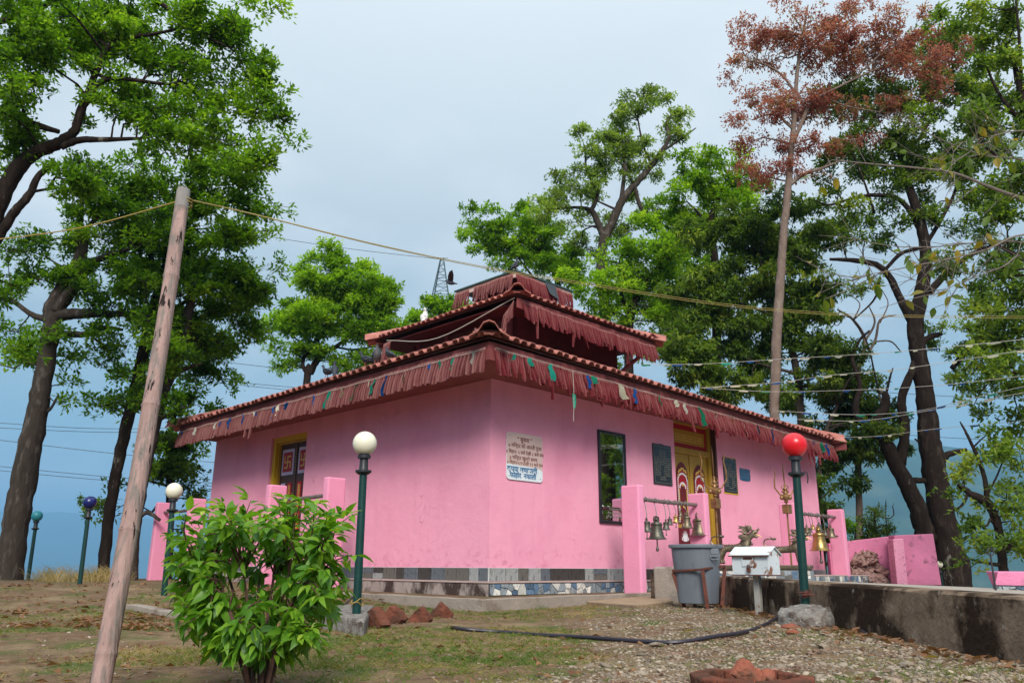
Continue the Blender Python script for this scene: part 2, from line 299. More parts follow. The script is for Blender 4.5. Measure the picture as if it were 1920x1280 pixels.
M['brick'] = mat('broken_brick', (.16, .056, .036), .95, .35, 9, col2=(.075, .04, .028), thr=(.42, .6), scale2=5, bump=.9, bscale=30, spec=.1)
M['brick_fresh'] = mat('snapped_brick', (.29, .095, .06), .95, .3, 10, col2=(.16, .08, .055), thr=(.5, .65), scale2=7, bump=.8, bscale=40, spec=.1)
M['mortar_lump'] = mat('white_cement', (.27, .245, .22), 1, .35, 14, col2=(.13, .10, .085), thr=(.46, .62), scale2=12, bump=1, bscale=60, spec=.02, col3=(.40, .38, .36), thr3=(.58, .66), scale3=20)
M['hose'] = mat('black_hose', (.022, .016, .026), .42, .2, 8, bump=.1, spec=.45)
M['bamboo'] = mat('weathered_bamboo', (.34, .225, .20), .9, .38, 16, stretch=(1, 1, .10), bump=.8, bscale=40, spec=.1, col2=(.21, .175, .155), thr=(.48, .6), scale2=26, col3=(.03, .022, .02), thr3=(.595, .625), scale3=30)
M['bamboo_grey'] = mat('grey_bamboo', (.24, .22, .205), .9, .3, 12, stretch=(1, 1, .1), bump=.6, bscale=30, spec=.1)
M['rope'] = mat('yellow_rope', (.34, .25, .07), .7, .2, 20, bump=0); M['wire'] = mat('dark_wire', (.03, .03, .035), .6, .1, 5, bump=0)
M['string'] = mat('pale_string', (.5, .48, .42), .8, .1, 5, bump=0)
M['flag_blue'] = ramp_mat('blue_flag', [(.006, .05, .22), (.01, .09, .33)], .8, .3, .1); M['flag_green'] = ramp_mat('green_flag', [(.01, .18, .12), (.02, .30, .22)], .8, .3, .1)
M['flag_white'] = ramp_mat('white_flag', [(.42, .42, .36), (.62, .60, .5)], .8, .3, .1); M['flag_yellow'] = ramp_mat('yellow_flag', [(.25, .18, .02), (.4, .3, .04)], .8, .3, .1)
M['tower'] = mat('galvanised_steel', (.09, .13, .14), .6, .1, 3, bump=0, metal=.3)
M['pigeon'] = mat('slate_feathers', (.028, .034, .048), .6, .3, 14, bump=.2, bscale=50); M['pigeon_wing'] = mat('dark_wing', (.018, .02, .028), .6, .4, 16, bump=.2)
M['pigeon_brown'] = mat('grey_brown_feathers', (.06, .054, .057), .6, .2, 14, bump=.2); M['pigeon_white'] = mat('white_feathers', (.68, .66, .64), .7, .08, 12, col2=(.05, .05, .06), thr=(.6, .63), scale2=14)
M['pink_feet'] = mat('pink_feet', (.3, .08, .07), .7, .1, 5, bump=0)
M['rubble'] = mat('crumbled_masonry', (.32, .20, .17), .95, .35, 6, col2=(.10, .05, .045), thr=(.48, .6), scale2=7, bump=1, bscale=14, spec=.1, col3=(.55, .50, .46), thr3=(.6, .66), scale3=9)
M['black_tarp'] = mat('grey_sheet', (.05, .06, .07), .6, .2, 6)
# ------------------------------------------------------------ ground, far hills, haze
_grids = {}
def vnoise(x, y, s, seed=0):
    g = _grids.setdefault(seed, np.random.default_rng(seed).random((64, 64)))
    x = np.asarray(x, float) / s; y = np.asarray(y, float) / s; xi = np.floor(x).astype(int); yi = np.floor(y).astype(int)
    fx = x - xi; fy = y - yi; fx = fx * fx * (3 - 2 * fx); fy = fy * fy * (3 - 2 * fy)
    a = g[xi % 64, yi % 64]; b = g[(xi + 1) % 64, yi % 64]; c = g[xi % 64, (yi + 1) % 64]; d = g[(xi + 1) % 64, (yi + 1) % 64]
    return (a * (1 - fx) + b * fx) * (1 - fy) + (c * (1 - fx) + d * fx) * fy
def fbm(x, y, s, seed=0, o=4): return sum(vnoise(x, y, s / 2 ** i, seed + i) / 2 ** i for i in range(o)) / 1.9
def S(t): t = np.clip(t, 0, 1); return t * t * (3 - 2 * t)
def gz(x, y):
    x = np.asarray(x, float); y = np.asarray(y, float)
    z = -.06 + .22 * S((y - 8) / 6) * S((-x - .8) / 3.2) + .07 * S((x - .2) / 2.2)
    z = z + .05 * (fbm(x, y, 1.6, 3) - .5) * S((14 - np.hypot(x, y)) / 6) + .016 * (vnoise(x, y, .22, 9) - .5) + .008 * (vnoise(x, y, .09, 19) - .5)
    q = np.sqrt((x / np.where(x > 0, 21, 18)) ** 2 + ((y - 4) / np.where(y > 4, 23, 60)) ** 2)
    d = np.maximum(q - .97, 0) * 20
    return np.maximum(z - .55 * d * d / (d + 2.5), -320 + 30 * np.sin(x * .002) * np.cos(y * .0017))
def polar(rads, angs, fz):
    rr, aa = np.meshgrid(rads, angs, indexing='ij'); X = rr * np.sin(aa); Y = rr * np.cos(aa); V = np.stack([X, Y, fz(X, Y, rr, aa)], -1).reshape(-1, 3)
    n, m = rr.shape; i, j = np.meshgrid(np.arange(n - 1), np.arange(m - 1), indexing='ij'); k = (i * m + j).ravel()
    return V, np.stack([k, k + 1, k + m + 1, k + m], 1)
angs = np.concatenate([np.linspace(-math.pi, -.72, 60, endpoint=False), np.linspace(-.72, .72, 420, endpoint=False), np.linspace(.72, math.pi, 60)])
rads = np.concatenate([[.02], np.geomspace(.8, 45, 230), np.geomspace(48, 13000, 64)])
V, Q = polar(rads, angs, lambda x, y, r, a: gz(x, y))
m, t, b = new_mat('bare_earth'); L = t.links.new
geo = mk(t, 'ShaderNodeNewGeometry')
def nz(s, d=6, ro=.6):
    n = mk(t, 'ShaderNodeTexNoise'); n.inputs['Scale'].default_value = s; n.inputs['Detail'].default_value = d; n.inputs['Roughness'].default_value = ro; L(geo.outputs['Position'], n.inputs[0]); return n.outputs[0]
def mixc(fac, a_, b_, lo, hi):
    mr = mk(t, 'ShaderNodeMapRange'); mr.inputs[1].default_value = lo; mr.inputs[2].default_value = hi; L(fac, mr.inputs[0])
    x = mk(t, 'ShaderNodeMix', data_type='RGBA'); L(mr.outputs[0], x.inputs[0])
    for k, v in ((6, a_), (7, b_)):
        if isinstance(v, tuple): x.inputs[k].default_value = c4(v)
        else: L(v, x.inputs[k])
    return x.outputs[2]
soil = mixc(nz(9), (.105, .062, .038), (.235, .155, .095), .3, .7)
soil = mixc(nz(1.1), soil, (.27, .20, .115), .5, .7)
soil = mixc(nz(1.7, 8), soil, (.085, .105, .03), .52, .64)
soil = mixc(nz(60, 3), soil, (.07, .045, .03), .55, .8)
L(soil, b.inputs['Base Color']); b.inputs['Roughness'].default_value = .97; b.inputs['Specular IOR Level'].default_value = .08
bp = mk(t, 'ShaderNodeBump'); bp.inputs['Strength'].default_value = .7; bp.inputs['Distance'].default_value = .03; L(nz(34, 5), bp.inputs['Height']); L(bp.outputs[0], b.inputs['Normal'])
M['earth'] = m
g = link('ground', np_mesh('ground', V, Q, smooth=True), M['earth']); tag(g, kind='structure')

M['hill'] = mat('forest_hillside', (.030, .060, .028), 1, .5, .006, bump=0, spec=0, col2=(.065, .085, .04), thr=(.5, .65), scale2=.011, det=10)
def ridge(az, knots): return np.interp(az, [R(k[0]) for k in knots], [k[1] for k in knots])
def hill(name, D0, D1, knots, seed, base=-330):
    an = np.linspace(-math.pi, math.pi, 900); rd = np.concatenate([np.linspace(D0, D1, 46), np.linspace(D1 * 1.04, D1 * 1.5, 10)])
    def fz(X, Y, r, a):
        top = np.tan(np.radians(ridge(a, knots))) * D1
        k = np.clip((r - D0) / (D1 - D0), 0, 1); back = np.clip((r - D1) / (D1 * .5), 0, 1)
        rough = (fbm(X, Y, 900, seed, 5) - .5) * 150 * np.clip(ridge(a, knots) / 4, .1, 1) * np.sin(k * math.pi * .62) + (fbm(X, Y, 110, seed + 9, 3) - .5) * 26 * np.clip(ridge(a, knots) / 4, .1, 1)
        return base + (top - base) * (k ** 1.25) * (1 - .7 * back) + rough * (k > 0)
    V, Q = polar(rd, an, fz); return tag(link(name, np_mesh(name, V, Q, smooth=True), M['hill']), kind='structure')
hill('mountain_ridge', 700, 3000, [(-180, 5), (-60, -3), (-36, -3), (-10, -2), (6, 3), (10, 6), (19, 9.2), (22.5, 9.6), (24, 9.3), (27, 8.5), (30, 7.6), (34, 7.2), (60, 7), (180, 5)], 31)
hill('far_mountain', 5000, 9300, [(-180, 2.6), (-70, 2.8), (-36, 3.1), (-24, 3.0), (-12, 2.8), (0, 2.6), (15, 2.6), (180, 2.6)], 57)
bm_ = MB(); HZ = 13200
bm_.box((0, 0, 120), (2 * HZ + 4000, 2 * HZ + 4000, 1000))
hz = bm_.build('haze', None); tag(hz, kind='stuff')
m = bpy.data.materials.new('haze_air'); m.use_nodes = True; t = m.node_tree; t.nodes.clear()
o_ = mk(t, 'ShaderNodeOutputMaterial'); pv = mk(t, 'ShaderNodeVolumePrincipled'); pv.inputs['Density'].default_value = 2.7e-4; pv.inputs['Color'].default_value = (.25, .54, .87, 1); pv.inputs['Anisotropy'].default_value = .0
t.links.new(pv.outputs[0], o_.inputs['Volume']); hz.data.materials.append(m)

# ------------------------------------------------------------ temple
C0 = np.array([-.349, 13.15, 0.]); UL = np.array([-.70711, .70711, 0]); UR = np.array([.70711, .70711, 0]); ZZ = np.array([0, 0, 1.])
def T(a, b, z): return C0 + a * UL + b * UR + z * ZZ
AX = (UL, UR, ZZ)
def tbox(mb, a0, a1, b0, b1, z0, z1, tint=.5):
    return mb.hexa([T(a0, b0, z0), T(a1, b0, z0), T(a1, b1, z0), T(a0, b1, z0)], [T(a0, b0, z1), T(a1, b0, z1), T(a1, b1, z1), T(a0, b1, z1)], tint)
LA, LB, WZ, TH = 10.2, 12.2, 3.72, .26
temple = thing('temple', 'pink walled temple with three stacked red roofs', 'temple', T(5, 6, 0))
OL = (5.80, 7.33, .8, 3.34); OR = (5.42, 7.14, .8, 3.73 - .02)      # door openings in the two front walls: from, to, sill, head
mb = MB()
z0 = .3
tbox(mb, 0, OR[0] * 0 + TH, TH, OR[0], z0, WZ); tbox(mb, 0, TH, OR[1], LB, z0, WZ); tbox(mb, 0, TH, OR[0], OR[1], OR[3], WZ); tbox(mb, 0, TH, OR[0], OR[1], z0, OR[2])
tbox(mb, 0, OL[0], 0, TH, z0, WZ); tbox(mb, OL[1], LA, 0, TH, z0, WZ); tbox(mb, OL[0], OL[1], 0, TH, OL[3], WZ); tbox(mb, OL[0], OL[1], 0, TH, z0, OL[2])
tbox(mb, LA - TH, LA, TH, LB, z0, WZ); tbox(mb, TH, LA - TH, LB - TH, LB, z0, WZ)
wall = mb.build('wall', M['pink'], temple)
mb = MB(); tbox(mb, -.13, LA + .13, -.13, LB + .13, .02, .262); plinth = mb.build('plinth', M['plinth'], temple, bevel=.012)
mb = MB(); tbox(mb, -.145, LA + .145, -.145, LB + .145, .262, .292); mb.build('plinth_ledge', M['ledge'], temple, bevel=.008)
# band of slate tiles at the foot of the walls
band = MB(); tbox(band, -.008, LA + .008, -.008, LB + .008, .292, .500); band = band.build('tile_band', M['grout'], temple)
kinds = ['tile_light', 'tile_dark', 'tile_blue', 'tile_light', 'tile_brown', 'tile_light']
def slab_mesh(name, w_, h_, d_, m): mb = MB(); mb.box((0, 0, 0), (w_, d_, h_)); me = bpy.data.meshes.new(name); me.from_pydata(mb.v, [], mb.f); me.materials.append(m); return me
def put(name, me, X, Y, Z, o, parent):
    ob = bpy.data.objects.new(name, me); COL.objects.link(ob); ob.parent = parent
    if parent in WM: ob.matrix_parent_inverse = WM[parent].inverted()
    ob.matrix_basis = Matrix(((X[0], Y[0], Z[0], o[0]), (X[1], Y[1], Z[1], o[1]), (X[2], Y[2], Z[2], o[2]), (0, 0, 0, 1))); return ob
cache = {}
def tile_at(along, pos, wd, kind, zc, hh, side):
    key = (round(wd, 3), kind, round(hh, 3))
    if key not in cache: cache[key] = slab_mesh('tile', wd - .008, hh - .006, .012, M[kind])
    o = T(pos + wd / 2, -.011, zc) if side == 'L' else T(-.011, pos + wd / 2, zc)
    X = UL if side == 'L' else UR; Y = UR if side == 'L' else -UL
    put('tile', cache[key], X, Y, ZZ, o, band)
for side, LL in (('L', LA), ('R', LB)):
    p = -.0; i = 0
    while p < LL - .1:
        wd = random.choice([.24, .36, .46, .22, .30, .40]); wd = min(wd, LL - p); k = kinds[(i * 5 + random.randrange(3)) % 6]
        if random.random() < .18: tile_at(None, p, wd, k, .345, .100, side); tile_at(None, p, wd, random.choice(['tile_dark', 'tile_blue']), .447, .100, side)
        else: tile_at(None, p, wd, k, .396, .202, side)
        p += wd; i += 1
# crazy paving shards on the plinth of the right-hand front
def clip(poly, nx, nz, c):
    o = []
    for i in range(len(poly)):
        p, q = poly[i], poly[(i + 1) % len(poly)]; dp = p[0] * nx + p[1] * nz - c; dq = q[0] * nx + q[1] * nz - c
        if dp <= 0: o.append(p)
        if (dp < 0) != (dq < 0): t = dp / (dp - dq); o.append((p[0] + (q[0] - p[0]) * t, p[1] + (q[1] - p[1]) * t))
    return o
def shard_band(parent, at, L0, L1, z0, z1, n, seed, down=1.0):
    """broken stone shards (cells between scattered points) set proud of a band; at(s, off, z) -> world point"""
    rr = random.Random(seed); S_ = []; s = L0; h = z1 - z0
    while s < L1:
        zq = z0 + h * rr.random(); S_.append((s + rr.uniform(-.02, .02), zq))
        if rr.random() < .65: S_.append((s + rr.uniform(-.05, .05), z0 + (zq - z0 + h * rr.uniform(.4, .6)) % h))
        s += rr.uniform(.10, .17)
    for i, p in enumerate(S_):
        poly = [(L0, z0), (L1, z0), (L1, z1), (L0, z1)]
        for j, q in enumerate(S_):
            if i == j or abs(p[0] - q[0]) > .6: continue
            nx, nz = q[0] - p[0], q[1] - p[1]; l = math.hypot(nx, nz); nx /= l; nz /= l
            poly = clip(poly, nx, nz, (p[0] + q[0]) / 2 * nx + (p[1] + q[1]) / 2 * nz - .006)
            if len(poly) < 3: break
        if len(poly) < 3 or max(v[0] for v in poly) - min(v[0] for v in poly) > .5: continue
        k = len(poly); e = rr.uniform(.006, .012)
        mb = MB(); mb.add([at(u_, -.001, v_) for u_, v_ in poly] + [at(u_, e, v_) for u_, v_ in poly], [tuple(range(k)), tuple(range(2 * k - 1, k - 1, -1))] + [(a, a + k, (a + 1) % k + k, (a + 1) % k) for a in range(k)], rr.random())
        mb.build('stone', M[rr.choice(['shard_blue', 'shard_white', 'shard_grey', 'shard_blue', 'shard_white', 'shard_grey', 'tile_brown'])], parent)
joint = MB(); tbox(joint, -.141, -.131, -.12, 4.6, .075, .256); joint = joint.build('stone_band', M['shard_dark'], temple)
shard_band(joint, lambda s_, off, z: T(-.141 - off, s_, z), -.1, 4.55, .085, .25, 0, 5)

# roofs ------------------------------------------------------
PER = .212
def tile_profile(p=PER, h=.06): return [(-.01, .004), (.20 * p, .0), (.40 * p, h), (.80 * p, h), (1.0 * p, .002), (1.10 * p, .006)]
def tile_geo(prof, ln, th=.017):
    n = len(prof); V = []
    for y, dz in ((0, .012), (ln, -.002)):
        for x, z in prof: V.append((x, y, z + dz))
        for x, z in prof: V.append((x, y, z + dz - th))
    F = []
    for i in range(n - 1):
        F += [(i, i + 1, 2 * n + i + 1, 2 * n + i), (n + i + 1, n + i, 3 * n + i, 3 * n + i + 1), (i + 1, i, n + i, n + i + 1)]
    F += [(0, 2 * n, 3 * n, n), (n - 1, 2 * n - 1, 4 * n - 1, 3 * n - 1)]
    return V, F
def mesh_of(name, V, F, m=None, tint=None):
    me = bpy.data.meshes.new(name); me.from_pydata(V, [], F)
    a = me.attributes.new('tint', 'FLOAT', 'FACE'); a.data.foreach_set('value', np.full(len(me.polygons), .5 if tint is None else tint, np.float32))
    if m: me.materials.append(m)
    return me
ROWLEN = .36
def roof(name, a0, b0, a1, b1, zc, run, tan, front=('L', 'R'), a01=None):
    """zc: eave heights at (a0,b0),(a1,b0),(a0,b1),(a1,b1)"""
    P = {(0, 0): T(a0, b0, zc[0]), (1, 0): T(a1, b0, zc[1]), (0, 1): T(a0 if a01 is None else a01, b1, zc[2]), (1, 1): T(a1, b1, zc[3])}
    rp = MB(); sides = {'L': (P[0, 0], P[1, 0], UR), 'R': (P[0, 0], P[0, 1], UL), 'BL': (P[1, 1], P[0, 1], -UR), 'BR': (P[1, 1], P[1, 0], -UL)}
    for k, (A, B, nin) in sides.items():
        e = (B - A) / np.linalg.norm(B - A); Lh = np.linalg.norm(B - A)
        top = lambda p, d: p + nin * run + e * d * run + ZZ * tan * run
        ins = lambda p, d: p + nin * .10 + e * d * .10 + ZZ * tan * .10; lo = [ins(A, 1) - ZZ * .03, ins(B, -1) - ZZ * .03, top(B, -1) - ZZ * .03, top(A, 1) - ZZ * .03]; rp.hexa([q - ZZ * .03 for q in lo], lo)
    r = rp.build(name, M['roof_deck'], temple)
    rest = MB(); prof = tile_profile(); shared = [mesh_of('roof_tile', *tile_geo(prof, .42), M['roof'], tv) for tv in (.2, .45, .65, .9)]
    for sh in shared: pass
    V0, F0 = tile_geo(prof, .42)
    for k, (A, B, nin) in sides.items():
        d = B - A; Lh = np.linalg.norm(d); e = d / Lh
        sl = nin + ZZ * tan; sl = sl / np.linalg.norm(sl); nn = np.cross(e, sl); nn = nn if nn[2] > 0 else -nn
        flip = np.dot(np.cross(e, sl), ZZ) < 0
        hor = np.dot(sl, nin)
        row = 0; s = -.03
        while s < run / hor - .1:
            u = .04 + s * hor * 1.0
            while u < Lh - s * hor - .15:
                o = A + e * u + sl * s + nn * random.uniform(-.004, .006)
                if row == 0 and k in front:
                    ja = random.uniform(-.018, .018); X = e + nn * random.uniform(-.045, .045); Yv = sl + e * ja + nn * random.uniform(-.02, .03)
                    put('roof_tile', random.choice(shared), X, Yv, nn, o + sl * random.uniform(-.03, .03), r)
                else:
                    if k in front or row < 60: rest.add([o + e * v[0] + sl * v[1] + nn * v[2] for v in V0], F0, random.choice((.2, .45, .65, .9)))
                u += PER
            s += ROWLEN; row += 1
    if rest.v: rest.build('roof_tile', M['roof'], r, kind='stuff')
    # hip caps
    hp = [(-.31, -.135), (-.17, -.055), (-.135, .0), (-.085, .075), (0, .105), (.085, .075), (.135, .0), (.17, -.055), (.31, -.135)]
    Vh, Fh = tile_geo(hp, .44, .022)
    hm = [mesh_of('ridge_tile', Vh, Fh, M['roof'], tv) for tv in (.4, .6, .8)]
    for key, p in P.items():
        da = UL * (1 if key[0] == 0 else -1); db = UR * (1 if key[1] == 0 else -1)
        h = da + db + ZZ * tan; Lr = run * np.linalg.norm(h); h = h / np.linalg.norm(h); x = np.cross(h, ZZ); x /= np.linalg.norm(x); nn = np.cross(x, h)
        s = -.10
        while s < Lr - .05:
            put('ridge_tile', random.choice(hm), x, h, nn, p + h * s + nn * (.085 + .012 * (s < 0)), r); s += .37
    return P, r
O1 = 1.05
z1 = (3.93, 3.83, 3.83, 3.78)
P1, r1 = roof('lower_roof', -O1, -O1, LA + .2, LB + .12, z1, 4.3, .33, a01=-.66)
A2, B2, E2 = (2.44, 8.13), (3.10, 8.72), 6.48
P2, r2 = roof('upper_roof', A2[0], B2[0], A2[1], B2[1], (E2 + .03, E2, E2, E2), 1.98, .33)
A3, B3, E3 = (4.12, 6.54), (4.72, 7.04), 7.96
mb = MB(); ap = T((A3[0] + A3[1]) / 2, (B3[0] + B3[1]) / 2, E3 + .40); cs = [T(A3[0], B3[0], E3), T(A3[1], B3[0], E3), T(A3[1], B3[1], E3), T(A3[0], B3[1], E3)]
mb.add(cs + [ap] + [c - ZZ * .035 for c in cs], [(0, 1, 4), (1, 2, 4), (2, 3, 4), (3, 0, 4), (0, 5, 6, 1), (1, 6, 7, 2), (2, 7, 8, 3), (3, 8, 5, 0), (8, 7, 6, 5)])
mb.build('top_roof', M['metal_roof'], temple)
mb = MB(); mb.lathe([(.09, 0), (.10, .03), (.05, .07), (.07, .13), (.03, .2), (.012, .34), (0, .36)], ap - ZZ * .03, 12); mb.build('finial', M['bronze'], temple, smooth=True)
# soffits, fascia boards, drums
mb = MB(); zs = 3.60; i1 = .14
for (a0, a1, b0, b1) in ((-.66 + i1, 0, -O1 + i1, LB + .12 - i1), (LA, LA + .2 - i1, -O1 + i1, LB + .12 - i1), (0, LA, -O1 + i1, 0), (0, LA, LB, LB + .12 - i1)): tbox(mb, a0, a1, b0, b1, zs - .02, zs)
q_ = [T(-O1 + i1, -O1 + i1, zs - .02), T(-.66 + i1, -O1 + i1, zs - .02), T(-.66 + i1, LB + .12 - i1, zs - .02)]; mb.add(q_ + [p + ZZ * .02 for p in q_], [(0, 1, 2), (5, 4, 3), (0, 3, 4, 1), (1, 4, 5, 2), (2, 5, 3, 0)])
mb.build('soffit', M['soffit'], temple)
mb = MB(); f = .03
q_ = [T(-O1 + i1 - f, -O1 + i1 - f, 3.57), T(-O1 + i1, -O1 + i1 - f, 3.57), T(-.66 + i1, LB + .12 - i1, 3.57), T(-.66 + i1 - f, LB + .12 - i1, 3.57)]; mb.hexa(q_, [p + ZZ * .29 for p in q_]); tbox(mb, -O1 + i1, LA + .2 - i1, -O1 + i1 - f, -O1 + i1, 3.57, 3.86)
tbox(mb, LA + .2 - i1, LA + .23 - i1, -O1 + i1, LB + .12 - i1, 3.57, 3.77); tbox(mb, -O1 + i1, LA + .2 - i1, LB + .12 - i1, LB + .15 - i1, 3.57, 3.77)
mb.build('fascia', M['fascia'], temple)
D2 = .86; mb = MB(); tbox(mb, A2[0] + D2, A2[1] - D2, B2[0] + D2, B2[1] - D2, 4.9, 6.62); drum = mb.build('upper_wall', M['drum'], temple)
mb = MB()                                  # upper storey gallery, left face: dark panels painting the shaded bays, sill rail, posts
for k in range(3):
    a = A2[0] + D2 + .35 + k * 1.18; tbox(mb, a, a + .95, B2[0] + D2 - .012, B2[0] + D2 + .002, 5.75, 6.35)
mb.build('loft_shade_panel', M['roof_deck'], temple)
mb = MB()
for k in range(4): a = A2[0] + D2 + .13 + k * 1.18; tbox(mb, a, a + .13, B2[0] + D2 - .07, B2[0] + D2 - .014, 5.3, 6.45)
tbox(mb, A2[0] + D2, A2[1] - D2, B2[0] + D2 - .09, B2[0] + D2 - .072, 5.62, 5.75)
mb.build('loft_post', M['fascia'], temple)
mb = MB(); i2 = .12; zs2 = E2 - .07
for (a0, a1, b0, b1) in ((A2[0] + i2, A2[0] + D2, B2[0] + i2, B2[1] - i2), (A2[1] - D2, A2[1] - i2, B2[0] + i2, B2[1] - i2), (A2[0] + D2, A2[1] - D2, B2[0] + i2, B2[0] + D2), (A2[0] + D2, A2[1] - D2, B2[1] - D2, B2[1] - i2)): tbox(mb, a0, a1, b0, b1, zs2 - .09, zs2 - .06)
mb.build('upper_soffit', M['drum'], temple)
mb = MB(); tbox(mb, A2[0] + i2 - .03, A2[0] + i2, B2[0] + i2 - .03, B2[1] - i2, zs2 - .22, zs2 + .02); mb.build('upper_fascia', M['fascia'], temple)
for (a, b) in ((A2[0] + .22, B2[1] - .22), (A2[1] - .22, B2[0] + .22)):      # slanted struts under the outer corners
    q = T(np.clip(a, A2[0] + D2, A2[1] - D2), np.clip(b, B2[0] + D2, B2[1] - D2), 5.55); mb = MB(); mb.tube([T(a, b, zs2 - .1), q], .06, 6); mb.build('strut', M['fascia'], temple)
mb = MB(); tbox(mb, A3[0] + .42, A3[1] - .42, B3[0] + .42, B3[1] - .42, 6.8, 7.95); mb.build('top_wall', M['drum'], temple)
mb = MB(); tbox(mb, A3[0] + .05, A3[0] + .08, B3[0] + .05, B3[1] - .05, E3 - .19, E3 - .04); tbox(mb, A3[0] + .08, A3[1] - .05, B3[0] + .05, B3[0] + .08, E3 - .19, E3 - .04); mb.build('top_fascia', M['sign_pink'], temple)

# front doors -----------------------------------------------
def rect(mb, fr, u0, u1, z0, z1, d0, d1, tint=.5):
    """box on a door: u along, z up, d = depth towards the viewer"""
    a = [fr(u0, d0, z0), fr(u1, d0, z0), fr(u1, d1, z0), fr(u0, d1, z0)]; b = [fr(u0, d0, z1), fr(u1, d0, z1), fr(u1, d1, z1), fr(u0, d1, z1)]
    return mb.hexa(a, b, tint)
fR = lambda u, d, z: T(.17 - d, u, z); fL = lambda u, d, z: T(u, .19 - d, z)
u0, u1, s0, s1 = OR
door = MB(); rect(door, fR, u0 + .14, u1 - .2, .8, 2.93, -.05, 0); door = door.build('front_door', M['ochre'], temple)
mb = MB(); rect(mb, fR, u0, u0 + .12, .8, s1, -.08, .05); rect(mb, fR, u1 - .17, u1 - .0, .8, s1, -.08, .05); rect(mb, fR, u0 + .12, u1 - .17, 2.93, 3.06, -.08, .06); rect(mb, fR, u0 + .12, u1 - .17, s1 - .13, s1, -.08, .05); mb.build('door_frame', M['ochre'], door, bevel=.006)
mb = MB(); rect(mb, fR, u1 - .06, u1 - .004, .8, s1 - .02, .055, .166); mb.build('door_reveal', M['wood_dark'], door)
mb = MB(); rect(mb, fR, u0 + .12, u1 - .17, 3.06, s1 - .13, -.06, .0); mb.build('transom_panel', M['red_paint'], door)
mb = MB(); rect(mb, fR, u0 + .22, u1 - .27, 3.16, s1 - .25, .003, .016); mb.build('transom_plate', M['ochre'], door)
mb = MB(); rr = random.Random(3)
for k in range(3):
    u = u0 + .28
    while u < u1 - .36: wv = rr.uniform(.03, .09); rect(mb, fR, u, u + wv, 3.33 - k * .055, 3.33 - k * .055 + .026, .0175, .02); u += wv + rr.choice((.012, .012, .035))
mb.build('lettering', M['gold'], door, kind='stuff')
mid = (u0 + .14 + u1 - .2) / 2
mb = MB(); rect(mb, fR, mid - .035, mid + .035, .85, 2.92, .002, .022); mb.build('meeting_stile', M['ochre'], door, bevel=.004)
def arch(uc, hw, zb, zs_, rise, n=9):     # outline of a panel with an ogee-arched head
    pts = [(uc - hw, zb), (uc + hw, zb), (uc + hw, zs_)]
    for k in range(1, n): tt = k / n; pts.append((uc + hw * math.cos(tt * math.pi), zs_ + rise * math.sin(tt * math.pi) ** .8 + (.06 * (1 - abs(2 * tt - 1)) ** 3)))
    return pts + [(uc - hw, zs_)]
def aprism(mb, fr, poly, d0, d1):
    n = len(poly); a = [fr(p[0], d0, p[1]) for p in poly]; b = [fr(p[0], d1, p[1]) for p in poly]
    mb.add(a + b, [tuple(range(n)), tuple(range(2 * n - 1, n - 1, -1))] + [(i, i + n, (i + 1) % n + n, (i + 1) % n) for i in range(n)])
for lo, hi in ((u0 + .14, mid), (mid, u1 - .2)):
    uc = (lo + hi) / 2; hw = (hi - lo) / 2 - .115
    mb = MB(); aprism(mb, fR, arch(uc, hw, 1.42, 2.42, .28), .002, .012); mb.build('door_panel', M['maroon'], door)
    mb = MB(); aprism(mb, fR, arch(uc, hw - .03, 2.10, 2.30, .22), .0125, .015); mb.build('arch_band', M['red_paint'], door)
    mb = MB()
    for (hh, zz, ri) in ((hw - .035, 2.34, .17), (hw - .10, 2.18, .13)):
        for k in range(14):
            t0, t1 = k / 14 * math.pi, (k + 1) / 14 * math.pi; p = [(uc + hh * math.cos(q), zz + ri * math.sin(q)) for q in (t0, t1)]; p2 = [(uc + (hh - .03) * math.cos(q), zz - .02 + (ri - .02) * math.sin(q)) for q in (t1, t0)]
            aprism(mb, fR, p + p2, .0155, .0185)
    mb.build('white_scroll', M['white_paint'], door)
    mb = MB(); aprism(mb, fR, arch(uc, hw - .115, 1.5, 2.1, .1), .0155, .018); mb.build('inner_panel', M['maroon'], door)
    for sgn in (-1, 1):
        mb = MB()
        for k in range(22): z = 1.46 + k * .04; rect(mb, fR, uc + sgn * (hw - .05) - .018, uc + sgn * (hw - .05) + .018, z, z + .022, .0155, .024)
        mb.build('twisted_column', M['white_paint'], door, kind='stuff')
    mb = MB()
    for sgn in (-1, 1):
        for k in range(7): q = k / 6; mb.ball(fR(uc + sgn * (.03 + .13 * q), .016, 2.60 - .16 * q * q - .03 * math.sin(q * 6)), .026, 6, 4)
        rect(mb, fR, uc + sgn * (hw - .085) - .012, uc + sgn * (hw - .085) + .012, 1.5, 2.15, .0155, .021)
    mb.ball(fR(uc, .016, 1.78), .035, 8, 5); mb.ball(fR(uc, .016, 2.24), .03, 8, 5); mb.build('gold_ornament', M['gold'], door, smooth=True)
    mb = MB(); rect(mb, fR, uc - hw, uc + hw, .98, 1.34, .002, .012); mb.build('lower_panel', M['maroon'], door)
    mb = MB()
    for k in range(7):
        q = (k - 3) / 3; c = np.array([uc + .10 * q, 1.10 + .13 * (1 - q * q) * 1.0 + .02]); p = [(uc - .02 + .02 * q, 1.06), (c[0] - .022, (c[1] + 1.06) / 2), (c[0] + .03 * q, c[1] + .04), (c[0] + .022, (c[1] + 1.06) / 2), (uc + .02 + .02 * q, 1.06)]
        aprism(mb, fR, p, .0125 + .001 * k, .016 + .001 * k)
    mb.build('lotus_flower', M['white_paint'], door)
    mb = MB(); mb.lathe([(.0, 0), (.03, 0), (.03, .03), (.0, .04)], (0, 0, 0), 8)
